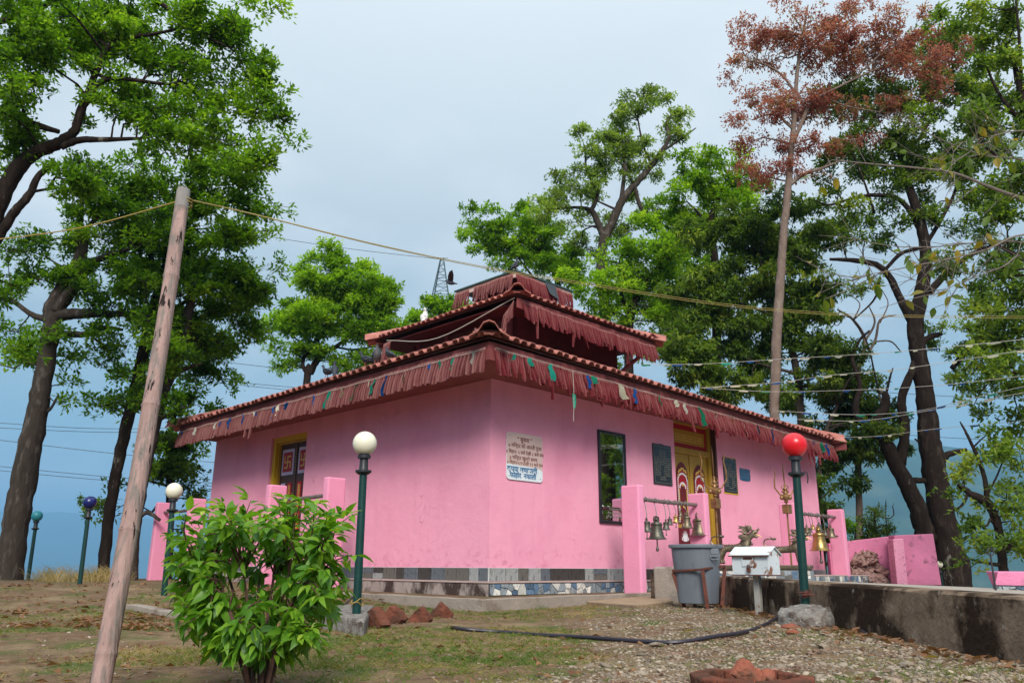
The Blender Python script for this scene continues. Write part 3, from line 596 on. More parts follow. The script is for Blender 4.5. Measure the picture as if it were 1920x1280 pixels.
# side door (left wall)
u0, u1, s0, s1 = OL
sd_ = MB(); rect(sd_, fL, u0 + .02, u1 - .12, .8, s1 - .12, -.06, 0); sd_ = sd_.build('side_door', M['wood_dark'], temple)
mb = MB(); rect(mb, fL, u1 - .12, u1, .8, s1, -.08, .135); rect(mb, fL, u0, u1 - .12, s1 - .12, s1, -.08, .135); rect(mb, fL, u0, u0 + .02, .8, s1 - .12, -.08, .06); mb.build('door_frame', M['yellow'], sd_, bevel=.006)
mb = MB(); rect(mb, fL, u1 - .165, u1 - .122, .8, s1 - .12, -.02, .06); rect(mb, fL, u0 + .02, u1 - .166, s1 - .165, s1 - .122, -.02, .06); mb.build('inner_frame', M['ochre'], sd_)
mid = (u0 + u1 - .12) / 2 - .02
mb = MB(); rect(mb, fL, mid - .03, mid + .03, .85, s1 - .18, .002, .02); mb.build('meeting_stile', M['wood_dark'], sd_)
def swastika(mb, fr, uc, zc, k, d0, d1, sx):
    t_ = k * .11
    for (x0, x1, y0, y1) in ((-t_, t_, -k, k), (-k, -t_, -t_, t_), (t_, k, -t_, t_), (t_, k, k - 2 * t_, k), (-k, -t_, -k, -k + 2 * t_), (k - 2 * t_, k, -k, -t_), (-k, -k + 2 * t_, t_, k)):
        xs = sorted((uc + sx * x0, uc + sx * x1)); rect(mb, fr, xs[0], xs[1], zc + y0, zc + y1, d0, d1)
for lo, hi in ((u0 + .02, mid - .03), (mid + .03, u1 - .165)):
    uc = (lo + hi) / 2; hw = (hi - lo) / 2 - .07; zt = s1 - .28
    mb = MB(); rect(mb, fL, uc - hw, uc + hw, zt - .58, zt, .002, .012); mb.build('panel_border', M['lilac'], sd_)
    mb = MB(); rect(mb, fL, uc - hw + .06, uc + hw - .06, zt - .51, zt - .07, .0125, .018); mb.build('panel', M['red_paint'], sd_)
    mb = MB(); swastika(mb, fL, uc, zt - .29, .14, .0185, .022, -1); mb.build('swastika_emblem', M['gold'], sd_)
    for sgn, bm in ((-1, 'red_paint'), (1, 'lilac')):
        if hi > mid + .1: q = -sgn
        else: q = sgn
        uu = uc + (hw / 2 + .015) * (1 if (sgn == 1) == (lo > mid) else -1)
        mb = MB(); rect(mb, fL, uu - .085, uu + .085, .95, zt - .76, .002, .012); mb.build('panel_border', M[bm], sd_)
        mb = MB()
        z = 1.0
        while z < zt - .85: rect(mb, fL, uu - .042, uu - .004, z, z + .03, .0125, .017); rect(mb, fL, uu + .004, uu + .042, z + .02, z + .05, .0125, .017); z += .048
        mb.build('gold_lattice', M['gold'], sd_)
mb = MB(); rect(mb, fL, mid - .012, mid + .012, 1.86, 2.06, .021, .05); mb.ball(fL(mid - .05, .03, 1.98), .03, 8, 5); mb.ball(fL(mid + .05, .03, 1.98), .03, 8, 5); mb.build('door_handle', M['brass'], sd_, smooth=True)
mb = MB()
for k in range(9): rect(mb, fL, mid - .014 + .014 * (k % 2), mid + .0 + .014 * (k % 2), 2.55 + k * .06, 2.575 + k * .06, .021, .024)
mb.build('gold_trim', M['gold'], sd_)
# no separate strip under the eaves; the wall plaster darkens in patches towards its top

# gathered cloth valances ------------------------------------
def valance(label, A, B, out, drop, pw, torn, m, gaps=(), band=.1, sag=0):
    """gathered cloth hung from A to B; out = unit vector away from the building. A pleated sheet, torn into strips towards its hem."""
    A = np.asarray(A, float); B = np.asarray(B, float); Lh = np.linalg.norm(B - A); e = (B - A) / Lh; out = np.asarray(out)
    V = []; Fq = []; tn = []; n = int(Lh / pw); per = 4; ncol = n * per + 1
    rows = [0, .12, .30, .50, .70, .86, 1.0]; ph = np.cumsum(np.random.default_rng(len(label)).uniform(.75, 1.25, n + 2)); ph = ph / ph[-1] * Lh
    cut = [random.random() < torn for _ in range(n + 1)]; lens = [drop * (1 + random.uniform(-.06, .05) - (random.random() < torn) * random.uniform(0, .28) + (random.random() < torn * .10) * random.uniform(.15, .8)) for _ in range(n + 1)]
    lean = [random.uniform(-.03, .03) * (1 + 2.2 * torn) + .03 for _ in range(n + 1)]; tnt = [random.uniform(.30, .62) for _ in range(n + 1)]
    for i in range(n):
        u0, u1 = ph[i], ph[i + 1]
        if any(g0 < (u0 + u1) / 2 / Lh < g1 for g0, g1 in gaps): continue
        k = len(V); L_ = lens[i]; nar = .45 + .3 * random.random() if cut[i] else 1.0; big = L_ > drop * 1.12
        for r, f_ in enumerate(rows):
            amp = pw * (.12 + .85 * min(1, f_ * 1.7))
            for c in range(per + 1):
                w1 = c / per; sq = (1 - (1 - nar) * max(0, f_ - .45) / .55) * (.5 if big and f_ > .8 else 1); u = u0 + (u1 - u0) * (.5 + (w1 - .5) * sq) + lean[i] * f_ * f_ * L_ * 2 + (w1 - .5) * 0
                Lc = L_ if 0 < c < per else (L_ + lens[max(0, min(n, i + (1 if c else -1)))]) / 2 if not cut[i] else L_ * .97
                b_ = A + e * u - ZZ * (f_ * Lc + sag * 4 * (u / Lh) * (1 - u / Lh) + .012 * math.sin(u * 7)) + out * (.012 + amp * math.sin(w1 * math.pi) + .02 * f_ + torn * .05 * math.sin(f_ * 4 + i * 1.7) * f_)
                V.append(b_)
        for r in range(len(rows) - 1):
            for c in range(per):
                q = k + r * (per + 1) + c; Fq.append((q, q + 1, q + per + 2, q + per + 1)); f_ = rows[r]
                tn.append(np.clip(tnt[i] + .30 * (f_ < .12) + .10 - torn * .42 * max(0, f_ - .3) - (.24 - .06 * torn) * (c in (0, per - 1)) * (f_ > .1) + random.uniform(-.06, .06), 0, 1))  # edge columns tinted darker: shade of the pleat folds put into the colour
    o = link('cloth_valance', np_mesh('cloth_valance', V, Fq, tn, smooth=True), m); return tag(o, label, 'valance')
va = -O1 + i1 - f - .015
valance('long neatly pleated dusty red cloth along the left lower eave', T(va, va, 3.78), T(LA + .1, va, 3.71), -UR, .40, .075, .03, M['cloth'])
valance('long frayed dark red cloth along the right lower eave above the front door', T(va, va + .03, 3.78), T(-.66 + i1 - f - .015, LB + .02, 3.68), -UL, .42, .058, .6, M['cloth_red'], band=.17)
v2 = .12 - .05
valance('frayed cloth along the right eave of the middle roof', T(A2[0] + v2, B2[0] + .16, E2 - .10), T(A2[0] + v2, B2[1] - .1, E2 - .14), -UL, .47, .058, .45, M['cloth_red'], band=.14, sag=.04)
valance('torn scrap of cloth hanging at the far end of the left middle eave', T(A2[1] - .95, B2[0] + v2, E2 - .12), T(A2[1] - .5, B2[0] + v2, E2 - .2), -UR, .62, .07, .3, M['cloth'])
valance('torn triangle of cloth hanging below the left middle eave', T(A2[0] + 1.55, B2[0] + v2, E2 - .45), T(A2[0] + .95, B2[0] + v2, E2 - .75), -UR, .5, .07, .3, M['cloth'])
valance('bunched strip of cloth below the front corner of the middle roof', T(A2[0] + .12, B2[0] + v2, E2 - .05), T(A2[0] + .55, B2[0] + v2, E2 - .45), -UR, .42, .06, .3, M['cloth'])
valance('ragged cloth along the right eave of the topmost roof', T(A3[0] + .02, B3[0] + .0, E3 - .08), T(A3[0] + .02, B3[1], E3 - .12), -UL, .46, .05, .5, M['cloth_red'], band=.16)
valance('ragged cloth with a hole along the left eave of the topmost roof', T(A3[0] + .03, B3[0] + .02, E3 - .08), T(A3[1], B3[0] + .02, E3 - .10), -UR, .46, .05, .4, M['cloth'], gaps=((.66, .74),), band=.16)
# ------------------------------------------------------------ terrace, kerbs, retaining wall
def gpt(x, y, up=0):
    z = 0.
    for _ in range(8): P = atz(x, y, z); z = float(gz(P[0], P[1]))
    return np.array([P[0], P[1], z + up])
def tz(x, y): return .405 - .034 * (x - 2.9) - .0068 * max(0, 11.5 - y)
path = [(2.20, 13.0), (2.66, 12.3), (2.96, 11.6), (2.90, 9.2), (2.84, 6.8), (2.78, 4.5), (2.66, 1.0), (2.6, -3)]
fl = [np.array([x, y, tz(x, y)]) for x, y in path]
V = []; Fq = []
for i, p in enumerate(fl):
    for k in range(15):
        x = p[0] + .2 + (16 - p[0]) * k / 14; yy = p[1] + (10.5 * (k / 14) ** .6 if p[1] > 11 else 0) * ((p[1] - 10) / 3); V.append((x, yy, tz(x, yy) - .004))
for i in range(len(fl) - 1):
    for k in range(14): q = i * 15 + k; Fq.append((q, q + 1, q + 16, q + 15))
tag(link('terrace_floor', np_mesh('terrace_floor', V, Fq), M['slab_top']), kind='structure')
rw = thing('retaining_wall', 'low mossy concrete retaining wall with black stains beside the gravel', 'wall', (2.85, 8, 0))
wv = MB(); n = 90; pts = []
for i in range(len(path) - 1):
    a, b = np.array(path[i]), np.array(path[i + 1]); k = max(2, int(np.linalg.norm(b - a) / .16)); pts += [a + (b - a) * j / k for j in range(k)]
pts.append(np.array(path[-1])); V = []; Fq = []
zz_ = [-.25, -.1, .02, .12, .22, .30, .36, None]
for i, p in enumerate(pts):
    dv = pts[min(i + 1, len(pts) - 1)] - pts[max(i - 1, 0)]; nrm = np.array([dv[1], -dv[0]]) / (np.linalg.norm(dv) + 1e-9); nrm = -nrm if nrm[0] > 0 else nrm
    top = tz(p[0], p[1]) + .004
    for j, z in enumerate(zz_):
        z = top - .018 if z is None else min(z, top - .03); off = .022 * (float(fbm(p[0] * 3 + p[1] * 3, z * 3, .8, 41)) - .5) + .03 * (1 - (z + .25) / .6)
        V.append((p[0] + nrm[0] * off, p[1] + nrm[1] * off, z))
    V.append((p[0] - nrm[0] * .02, p[1] - nrm[1] * .02, top + .003 * math.sin(i * .7))); V.append((p[0] - nrm[0] * .26, p[1] - nrm[1] * .26, top)); V.append((p[0] - nrm[0] * .26, p[1] - nrm[1] * .26, -.25))
c = len(zz_) + 3
for i in range(len(pts) - 1):
    for j in range(c - 1): q = i * c + j; Fq.append((q, q + 1, q + c + 1, q + c))
link('wall_face', np_mesh('wall_face', V, Fq, smooth=True), M['moss_wall'], rw).modifiers.new('e', 'EDGE_SPLIT').split_angle = R(40)
q = np.array([2.47, 12.72]); mb = MB(); mb.box((q[0], q[1], .2), (.42, .4, .66), (np.array([.8, -.6, 0]), np.array([.6, .8, 0]), ZZ)); mb.build('end_block', M['concrete'], rw, bevel=.03)
def kerb(label, P, Q_, w_, h_, m='concrete', yaw=0):
    P = np.asarray(P, float); Q_ = np.asarray(Q_, float); d = Q_ - P; Ln = np.linalg.norm(d); e = d / Ln; nn = np.cross(ZZ, e); nn /= np.linalg.norm(nn)
    mb = MB(); k = max(2, int(Ln / .3)); V = []
    for i in range(k + 1):
        p = P + d * i / k; j = random.uniform(-.008, .008); j2 = random.uniform(-.006, .006)
        V += [p - ZZ * h_ - nn * w_, p - ZZ * h_ + nn * (.006), p + nn * (.0 + j) + ZZ * j2, p - nn * w_ + ZZ * j2]
    F = [(0, 1, 2, 3), tuple(4 * k + q for q in (3, 2, 1, 0))]
    for i in range(k):
        for s_ in range(4): F.append((4 * i + s_, 4 * i + 4 + s_, 4 * i + 4 + (s_ + 1) % 4, 4 * i + (s_ + 1) % 4))
    mb.add(V, F); o = mb.build('kerb', M[m], bevel=.01); return tag(o, label, 'kerb', 'concrete kerbs round the temple')
KA, KB = -1.42, -1.45
kc = T(KA, KB, .095)
kerb('concrete kerb running from the front corner towards the bush on the left', T(8.2, KB, .12), kc + UL * .008, -.16, .26)
kerb('concrete kerb running from the front corner to the sandy slab on the right', kc, T(KA, 3.3, .125), -.16, .26)
kerb('short kerb stone behind the far white lamp', gpt(232, 1088, .05), gpt(345, 1093, .05), .15, .2)
kerb('short kerb stone at the foot of the far white lamp', gpt(262, 1113, .05), gpt(372, 1131, .04), .15, .2)
V = []
ap_ = [T(KA + .1, KB + .1, .05), T(9.5, KB + .1, .08), T(9.5, .2, .08), T(.2, .2, .075), T(.2, 5, .1), T(KA + .1, 5, .1)]
mb = MB(); mb.add(ap_, [(0, 1, 2, 3), (0, 3, 4, 5)]); tag(mb.build('earth_apron', M['earth'], fix=False), kind='structure')
mb = MB(); sl = [gpt(1062, 1131, .045), gpt(1195, 1141, .05), gpt(1262, 1134, .06), gpt(1240, 1113, .07), gpt(1130, 1115, .07)]
mb.add([p - ZZ * .2 for p in sl] + sl, [(5, 6, 7, 8, 9)] + [(i, (i + 1) % 5, (i + 1) % 5 + 5, i + 5) for i in range(5)]); M['sandy'] = mat('sandy_cement', (.33, .235, .155), .95, .2, 6, bump=.6, spec=.1, col2=(.2, .14, .09), thr=(.55, .7))
tag(mb.build('cement_slab', M['sandy'], bevel=.012), 'sandy coloured cement slab on the ground left of the grey bin', 'slab')
# blocks in front of the door: low stage, pedestals of the lions, ledge under the right-hand bell rack
stage = thing('door_stage', 'low stone clad stage in front of the carved yellow door', 'stage', T(-.9, 6.2, .3))
mb = MB(); tbox(mb, -1.35, -.16, 4.95, 7.45, .1, .56); mb.build('block', M['ledge'], stage, bevel=.012)
mb = MB(); tbox(mb, -1.362, -1.352, 4.97, 7.43, .3, .52); jb = mb.build('stone_band', M['shard_dark'], stage)
shard_band(jb, lambda s_, off, z: T(-1.363 - off, s_, z), 4.98, 7.42, .31, .515, 0, 8)
ledge = thing('rack_ledge', 'stone clad ledge beneath the right bell rack', 'ledge', T(-.6, 10, .2))
mb = MB(); tbox(mb, -1.12, -.16, 7.75, 12.6, .05, .385); mb.build('block', M['ledge'], ledge, bevel=.012)
mb = MB(); tbox(mb, -1.132, -1.122, 7.77, 12.58, .16, .36); jb = mb.build('stone_band', M['shard_dark'], ledge)
shard_band(jb, lambda s_, off, z: T(-1.133 - off, s_, z), 7.78, 12.57, .17, .355, 0, 9)

# ------------------------------------------------------------ bell racks and bells
def rack(label, ends, side, top, pz, base):
    mid_ = (ends[0] + ends[1]) / 2; at = (lambda s, o=0: T(-.95 - o, s, 0)) if side == 'R' else (lambda s, o=0: T(s, -.95 - o, 0))
    t_ = thing('bell_rack', label, 'bell rack', at(mid_), 'pink bell racks round the temple')
    for e_ in ends:
        mb = MB(); c = at(e_); d = (.38, .17) if side == 'R' else (.17, .38); mb.box(c + ZZ * (base + top) / 2, (d[0], d[1], top - base), AX)
        mb.build('post', M['pink_post'], t_, bevel=.028)
    mb = MB(); mb.tube([at(ends[0]) + ZZ * pz, at((ends[0] + ends[1]) / 2) + ZZ * (pz - .012), at(ends[1] + .12) + ZZ * pz], .036, 12); mb.build('pipe', M['pipe'], t_, smooth=True)
    return t_
rack('pink bell rack beside the mirror hung with grey bells', (2.58, 4.72), 'R', 1.92, 1.70, .02)
rack('pink bell rack behind the red lamp at the right corner', (8.46, 11.0), 'R', 1.95, 1.76, .05)
rack('pink bell rack before the side door, half hidden by the bush', (3.1, 5.19), 'L', 2.06, 1.76, .02)
rack('pink bell rack at the far left corner by the far white lamp', (8.79, 10.64), 'L', 1.99, 1.75, .05)
PB = [(.16, 1.0), (.30, .99), (.36, .93), (.365, .90), (.40, .88), (.40, .85), (.345, .80), (.35, .62), (.37, .5), (.375, .47), (.40, .45), (.41, .42), (.44, .22), (.50, .10), (.60, .02), (.62, 0), (.56, .015), (.46, .1), (.38, .4), (.3, .8), (0, .86)]
def bell(label, x, yb, dpx, pz, m, cl=True, knob=1, plane=-.95):
    P = on_plane(x, yb, T(plane, 0, 0), UL); d = dpx / pxm(P); H = d * .86
    t_ = thing('hanging_bell', label, 'bell', P, 'temple bells hung from the pipes')
    mb = MB(); mb.lathe([(r * d / 1.2 * .985, z * H) for r, z in PB], P, 24); mb.build('bell_body', M[m], t_, smooth=True)
    mb = MB(); mb.lathe([(.16 * d, H * .99), (.10 * d, H * 1.06), (.06 * d, H * 1.1), (.12 * d, H * 1.17), (.11 * d, H * 1.24), (.05 * d, H * 1.28), (.075 * d, H * 1.33), (0, H * 1.4)], P, 12)
    for s_ in ((-1, 1) if knob else ()): mb.tube([P + UR * s_ * .1 * d + ZZ * H * 1.0, P + UR * s_ * .24 * d + ZZ * H * 1.12, P + UR * s_ * .2 * d + ZZ * H * 1.3, P + UR * s_ * .06 * d + ZZ * H * 1.36], [.05 * d, .045 * d, .04 * d, .03 * d], 6)
    mb.build('crown', M[m], t_, smooth=True)
    zt = pz - P[2]; mb = MB(); z = H * 1.36; k = 0
    mb.tube([P + ZZ * (H * 1.34), P + UR * .02 + ZZ * (H * 1.36 + .03), P - UR * .015 + ZZ * max(zt - .10, H * 1.4), P + UL * .04 + ZZ * (zt - .02), P + UL * .042 + ZZ * (zt + .02), P + ZZ * (zt + .046), P - UL * .045 + ZZ * (zt + .01), P - UL * .035 + ZZ * (zt - .05)], .0085, 6); mb.build('hook', M['steel'], t_, smooth=True)
    if cl:
        mb = MB(); mb.tube([P + ZZ * H * .5, P - ZZ * d * .3], .035 * d, 6); mb.lathe([(0, -.62 * d), (.075 * d, -.58 * d), (.085 * d, -.5 * d), (.05 * d, -.42 * d), (.03 * d, -.28 * d)], P, 10); mb.build('clapper', M['dark_bronze'], t_, smooth=True)
for a_ in (('small dark bell half hidden by the near rack post', 1213, 997, 23, 'dark_bronze', 1, 0), ('large grey bell with a long clapper next to the near rack post', 1232, 1010.5, 36, 'dark_bronze', 1, 1), ('small dark bell just right of the large grey bell', 1249, 993, 17, 'dark_bronze', 1, 0),
           ('small grey bell high under a heart-shaped tag', 1256, 984, 14, 'dark_bronze', 0, 0), ('small golden bell hanging before the carved yellow door', 1267.5, 980, 15, 'brass', 1, 0), ('tiny tilted bell behind the small golden bell', 1276, 968, 11, 'bronze', 0, 0),
           ('middle sized bronze bell hung before the carved yellow door', 1288, 990, 25, 'bronze', 0, 1), ('large green-gold bell next to the far post of the door rack', 1312, 1004, 37, 'bronze', 1, 1)):
    bell(a_[0], a_[1], a_[2], a_[3], 1.70, a_[4], a_[5], a_[6])
for a_ in (('large shiny brass bell, lowest on the rack behind the red lamp', 1538, 1032, 38, 'brass', 1, 1), ('grey bell half hidden by the pole of the red lamp', 1514, 1004, 18, 'bronze', 0, 0), ('tiny gold bell on a chain near the red lamp pole', 1524.5, 992, 9.5, 'brass', 0, 0),
           ('tiny dark bell below the tiny gold bell', 1520.5, 998, 8, 'dark_bronze', 0, 0), ('grey bell right above the shiny brass bell', 1537, 996, 15, 'dark_bronze', 0, 0), ('small grey bell between the shiny brass bell and the flared bell', 1547.5, 1004, 12, 'dark_bronze', 0, 0),
           ('flared golden grey bell third from the outermost post', 1559, 1008, 21, 'bronze', 0, 0), ('small grey bell on a chain beside the outermost post', 1571, 1005, 14, 'dark_bronze', 0, 0), ('tiny bell touching the outermost pink post', 1577, 996, 9, 'dark_bronze', 0, 0)):
    bell(a_[0], a_[1], a_[2], a_[3], 1.76, a_[4], a_[5], a_[6])

# ------------------------------------------------------------ things on the wall
def wallR(u, d, z): return T(-d, u, z)
mir = thing('wall_mirror', 'tall black framed mirror on the pink wall reflecting trees', 'mirror', wallR(3.23, 0, 1.31))
MU0, MU1, MZ0, MZ1 = 2.81, 3.66, 1.31, 3.06
mb = MB(); fw = .055
rect(mb, wallR, MU0, MU0 + fw, MZ0, MZ1, .002, .04); rect(mb, wallR, MU1 - fw, MU1, MZ0, MZ1, .002, .04); rect(mb, wallR, MU0 + fw, MU1 - fw, MZ0, MZ0 + fw, .002, .04); rect(mb, wallR, MU0 + fw, MU1 - fw, MZ1 - fw, MZ1, .002, .04); mb.build('frame', M['frame_black'], mir, bevel=.008)
mb = MB(); rect(mb, wallR, MU0 + fw, MU1 - fw, MZ0 + fw, MZ1 - fw, .004, .015); mb.build('glass', M['mirror'], mir)
mb = MB()
for k in range(60):
    z = MZ0 + .06 + k * .027; mb.box(wallR(MU0 + fw + .008, .018, z), (.006, .01, .014), AX); mb.box(wallR(MU1 - fw - .008, .018, z), (.006, .01, .014), AX)
mb.build('beading', M['silver_bead'], mir)
def text(body, P, X, Yv, size, m, parent, name='lettering', bold=.0, align='LEFT'):
    c = bpy.data.curves.new(name, 'FONT'); c.body = body; c.size = size; c.extrude = .0012; c.offset = bold; c.align_x = align; c.resolution_u = 3
    tmp = bpy.data.objects.new(name, c); me = bpy.data.meshes.new_from_object(tmp); bpy.data.objects.remove(tmp); bpy.data.curves.remove(c)
    me.materials.clear(); me.materials.append(m); o = bpy.data.objects.new(name, me); COL.objects.link(o); o.parent = parent; o['kind'] = 'stuff'
    if parent in WM: o.matrix_parent_inverse = WM[parent].inverted()
    Zv = np.cross(X, Yv); o.matrix_basis = Matrix(((X[0], Yv[0], Zv[0], P[0]), (X[1], Yv[1], Zv[1], P[1]), (X[2], Yv[2], Zv[2], P[2]), (0, 0, 0, 1))); return o
def dashes(mb, fr, u0, u1, z, h, d, rr, gap=.012, w_=(.02, .06), fill=1.0):
    u = u0
    while u < u1 - .015:
        wv = min(rr.uniform(*w_), u1 - u)
        k = u                                             # strokes under a head line, like small script
        rect(mb, fr, u, u + wv, z + h * .72, z + h * .9, d, d + .0012)
        while k < u + wv - .004: rect(mb, fr, k, k + .004, z + h * rr.uniform(0, .3), z + h * .715, d, d + .0012); k += .0115
        u += wv + gap * rr.choice((1, 1, 2.2))
rr = random.Random(8); mb = MB()
for k in range(3): dashes(mb, wallR, MU0 + .3 - .05 * k, MU1 - .1, 1.55 - k * .07, .05, .0155, rr)
mb.build('lettering', M['letters'], mir, kind='stuff')
def rounded(u0, u1, z0, z1, r, n=4):
    P = []
    for (cu, cz, a0) in ((u1 - r, z1 - r, 0), (u0 + r, z1 - r, 90), (u0 + r, z0 + r, 180), (u1 - r, z0 + r, 270)):
        for k in range(n + 1): a = R(a0 + 90 * k / n); P.append((cu + r * math.cos(a), cz + r * math.sin(a)))
    return P
sg = thing('notice_board', 'white notice board with brown and blue painted Nepali lines', 'sign', wallR(.8, 0, 1.93))
SU0, SU1, SZ0, SZ1 = .365, 1.25, 1.925, 2.725
mb = MB(); aprism(mb, wallR, rounded(SU0, SU1, SZ0, SZ1, .07), .006, .022); mb.build('board', M['sign_white'], sg)
mb = MB(); P = rounded(SU0 + .002, SU1 - .002, SZ0 + .05, SZ1 - .002, .068); P = [p for p in P if p[1] > 2.2] + [(SU0 + .002, 2.19), (SU0 + .3, 2.175), (SU0 + .62, 2.165), (SU1 - .07, 2.15), (SU1 - .002, 2.12)]
aprism(mb, wallR, P, .0225, .0235); mb.build('painted_field', M['sign_pink'], sg)
for s_, u, z, sz, mm_, bd in (('“ सुचना ”', .80, 2.585, .105, 'ink_maroon', .0016), ('» िमन्दर को आरती पुजा', .81, 2.475, .093, 'ink_maroon', .001), ('» िवहान- ५ बजे देखी ८ बजे संम', .81, 2.37, .080, 'ink_maroon', .001),
                             ('» िमन्दर खुल्ने समय', .77, 2.27, .090, 'ink_maroon', .001), ('» िवहान-५ः१५देखी ११ बजे संम', .81, 2.19, .078, 'ink_brown', .001), ('कृपया जथाभावी', .74, 2.065, .125, 'ink_blue', .003), ('फोहोर  नफालौ', .76, 1.965, .120, 'ink_blue', .003)):
    s_ = s_.replace('िमन्दर', 'मिन्दर')
    text(s_, wallR(u, .0245, z), UR, ZZ, sz, M[mm_], sg, bold=bd, align='CENTER')
mb = MB()
for u, z in ((SU0 + .06, SZ0 + .06), (SU1 - .06, SZ0 + .06), (SU0 + .06, SZ1 - .06), (SU1 - .06, SZ1 - .06)): mb.ball(wallR(u, .024, z), .009, 8, 4)
mb.build('screw', M['steel'], sg)
def plaque(label, u0, u1, z0, z1, seed, border=None):
    t_ = thing('stone_plaque', label, 'plaque', wallR((u0 + u1) / 2, 0, z0), 'inscribed black plaques beside the door')
    r2 = random.Random(seed); mb = MB(); n = 14
    P = [(u0, z0), (u1, z0), (u1, z1)] + [(u1 - (u1 - u0) * k / n, z1 + r2.uniform(-.012, .012)) for k in range(1, n)] + [(u0, z1)]
    aprism(mb, wallR, P, .002, .02); mb.build('slab', M['granite'], t_)
    mb = MB(); g_ = .035
    for (a, b, c_, d_) in ((u0 + g_, u1 - g_, z1 - g_ - .02, z1 - g_ - .014), (u0 + g_, u1 - g_, z0 + g_, z0 + g_ + .006), (u0 + g_, u0 + g_ + .006, z0 + g_, z1 - g_ - .02), (u1 - g_ - .006, u1 - g_, z0 + g_, z1 - g_ - .02)): rect(mb, wallR, a, b, c_, d_, .0205, .0215)
    z = z1 - .17; k = 0; uc = (u0 + u1) / 2
    while z > z0 + .06:
        hw = (u1 - u0) / 2 - .06
        if k < 3: hw *= .45
        if 7 <= k <= 11: dashes(mb, wallR, u0 + .07, uc - .07, z, .03, .0205, r2); dashes(mb, wallR, uc + .05, u1 - .07, z, .03, .0205, r2)
        elif 12 <= k <= 13: dashes(mb, wallR, uc - .1, uc + .1, z, .03, .0205, r2)
        else: dashes(mb, wallR, uc - hw, uc + hw, z, .032, .0205, r2)
        z -= .044; k += 1
    mb.build('lettering', M['letters'], t_, kind='stuff')
    if border:
        mb = MB(); rect(mb, wallR, u0 - .03, u1 + .035, z0 - .035, z0 - .002, .001, .008); rect(mb, wallR, u1 + .002, u1 + .035, z0 - .002, z1 + .02, .001, .008); rect(mb, wallR, u0 - .03, u1 + .002, z1 + .014, z1 + .03, .001, .008); mb.build('painted_border', M[border], t_)
plaque('black inscribed stone plaque with chipped top left of the yellow door', 4.60, 5.26, 2.165, 3.0, 4)
plaque('black inscribed plaque edged in yellow paint right of the door', 7.36, 7.93, 2.19, 2.97, 6, 'yellow')
bs = thing('blue_panel', 'small blue painted rectangle with faded letters on the pink wall', 'painted panel', wallR(8.35, 0, 2.52))
mb = MB(); P = [(8.10, 2.53), (8.2, 2.51), (8.4, 2.505), (8.58, 2.525), (8.60, 2.62), (8.585, 2.70), (8.60, 2.79), (8.45, 2.80), (8.3, 2.795), (8.11, 2.805), (8.095, 2.7)]; aprism(mb, wallR, P, .001, .006); mb.build('painted_field', M['blue_sign'], bs)
mb = MB(); rr = random.Random(5)
for k in range(4): dashes(mb, wallR, 8.15, 8.55, 2.735 - k * .055, .036, .0062, rr, w_=(.03, .07))
M['faint_ink'] = mat('faint_pale_ink', (.14, .2, .27), .7, .1, 5, bump=0); mb.build('lettering', M['faint_ink'], bs, kind='stuff')

# ------------------------------------------------------------ lamps
def lamp(label, bx, by, gx, gy, Y, gm, d=.235, pole='pole_green'):
    P = atY(bx, by, Y); G = atY(gx, gy, Y); t_ = thing('globe_lamp', label, 'lamp', P, 'globe lamps on green poles'); r = d / 2; k = d / .235
    ax = (G - P) / np.linalg.norm(G - P); H = np.linalg.norm(G - P)
    mb = MB(); mb.tube([P - ax * .12, P + ax * (H - r - .17 * k)], [.041 * k, .037 * k], 16); mb.build('pole', M[pole], t_, smooth=True)
    mb = MB(); q = lambda h: P + ax * (H - r + h * k)
    mb.tube([q(-.185), q(-.165), q(-.164), q(-.145), q(-.144), q(-.135), q(-.03), q(-.029), q(.0), q(.012)], [v * k for v in (.05, .075, .078, .078, .05, .044, .040, .063, .063, .05)], 18); mb.build('collar', M['black_plastic'], t_, smooth=True)
    mb = MB(); mb.ball(G, r, 28, 18); mb.build('globe', M[gm], t_, smooth='all')
    return t_, P, G
lamp('tall green lamp with a cream globe before the pink left wall', 668.5, 1145, 684, 831, 7.8, 'globe_white')
lamp('far green lamp with a cream globe near the left bell rack', 308, 1108, 326.5, 920, 11.75, 'globe_white')
lamp('green lamp with a dark blue globe at the left', 150, 1090, 168.5, 941.5, 15.2, 'globe_blue')
lamp('green lamp with a teal globe beside the big left trunk', 53, 1083, 69.5, 967, 18.3, 'globe_teal')
t_, P, G = lamp('green lamp with a bright red globe by the retaining wall', 1509, 1122, 1489.5, 834, 7.6, 'globe_red')
mb = MB(); q = G - ZZ * .25; mb.tube([q + _R * .07, q + _R * .095 - ZZ * .01, q + _R * .10 - ZZ * .06, q + _R * .092 - ZZ * .11], .006, 6); mb.build('loose_cable', M['wire'], t_)
lamp('small lamp with a pale globe at the foot of the big right tree', 1769, 1108, 1761, 1058, 22.0, 'globe_white', .18)

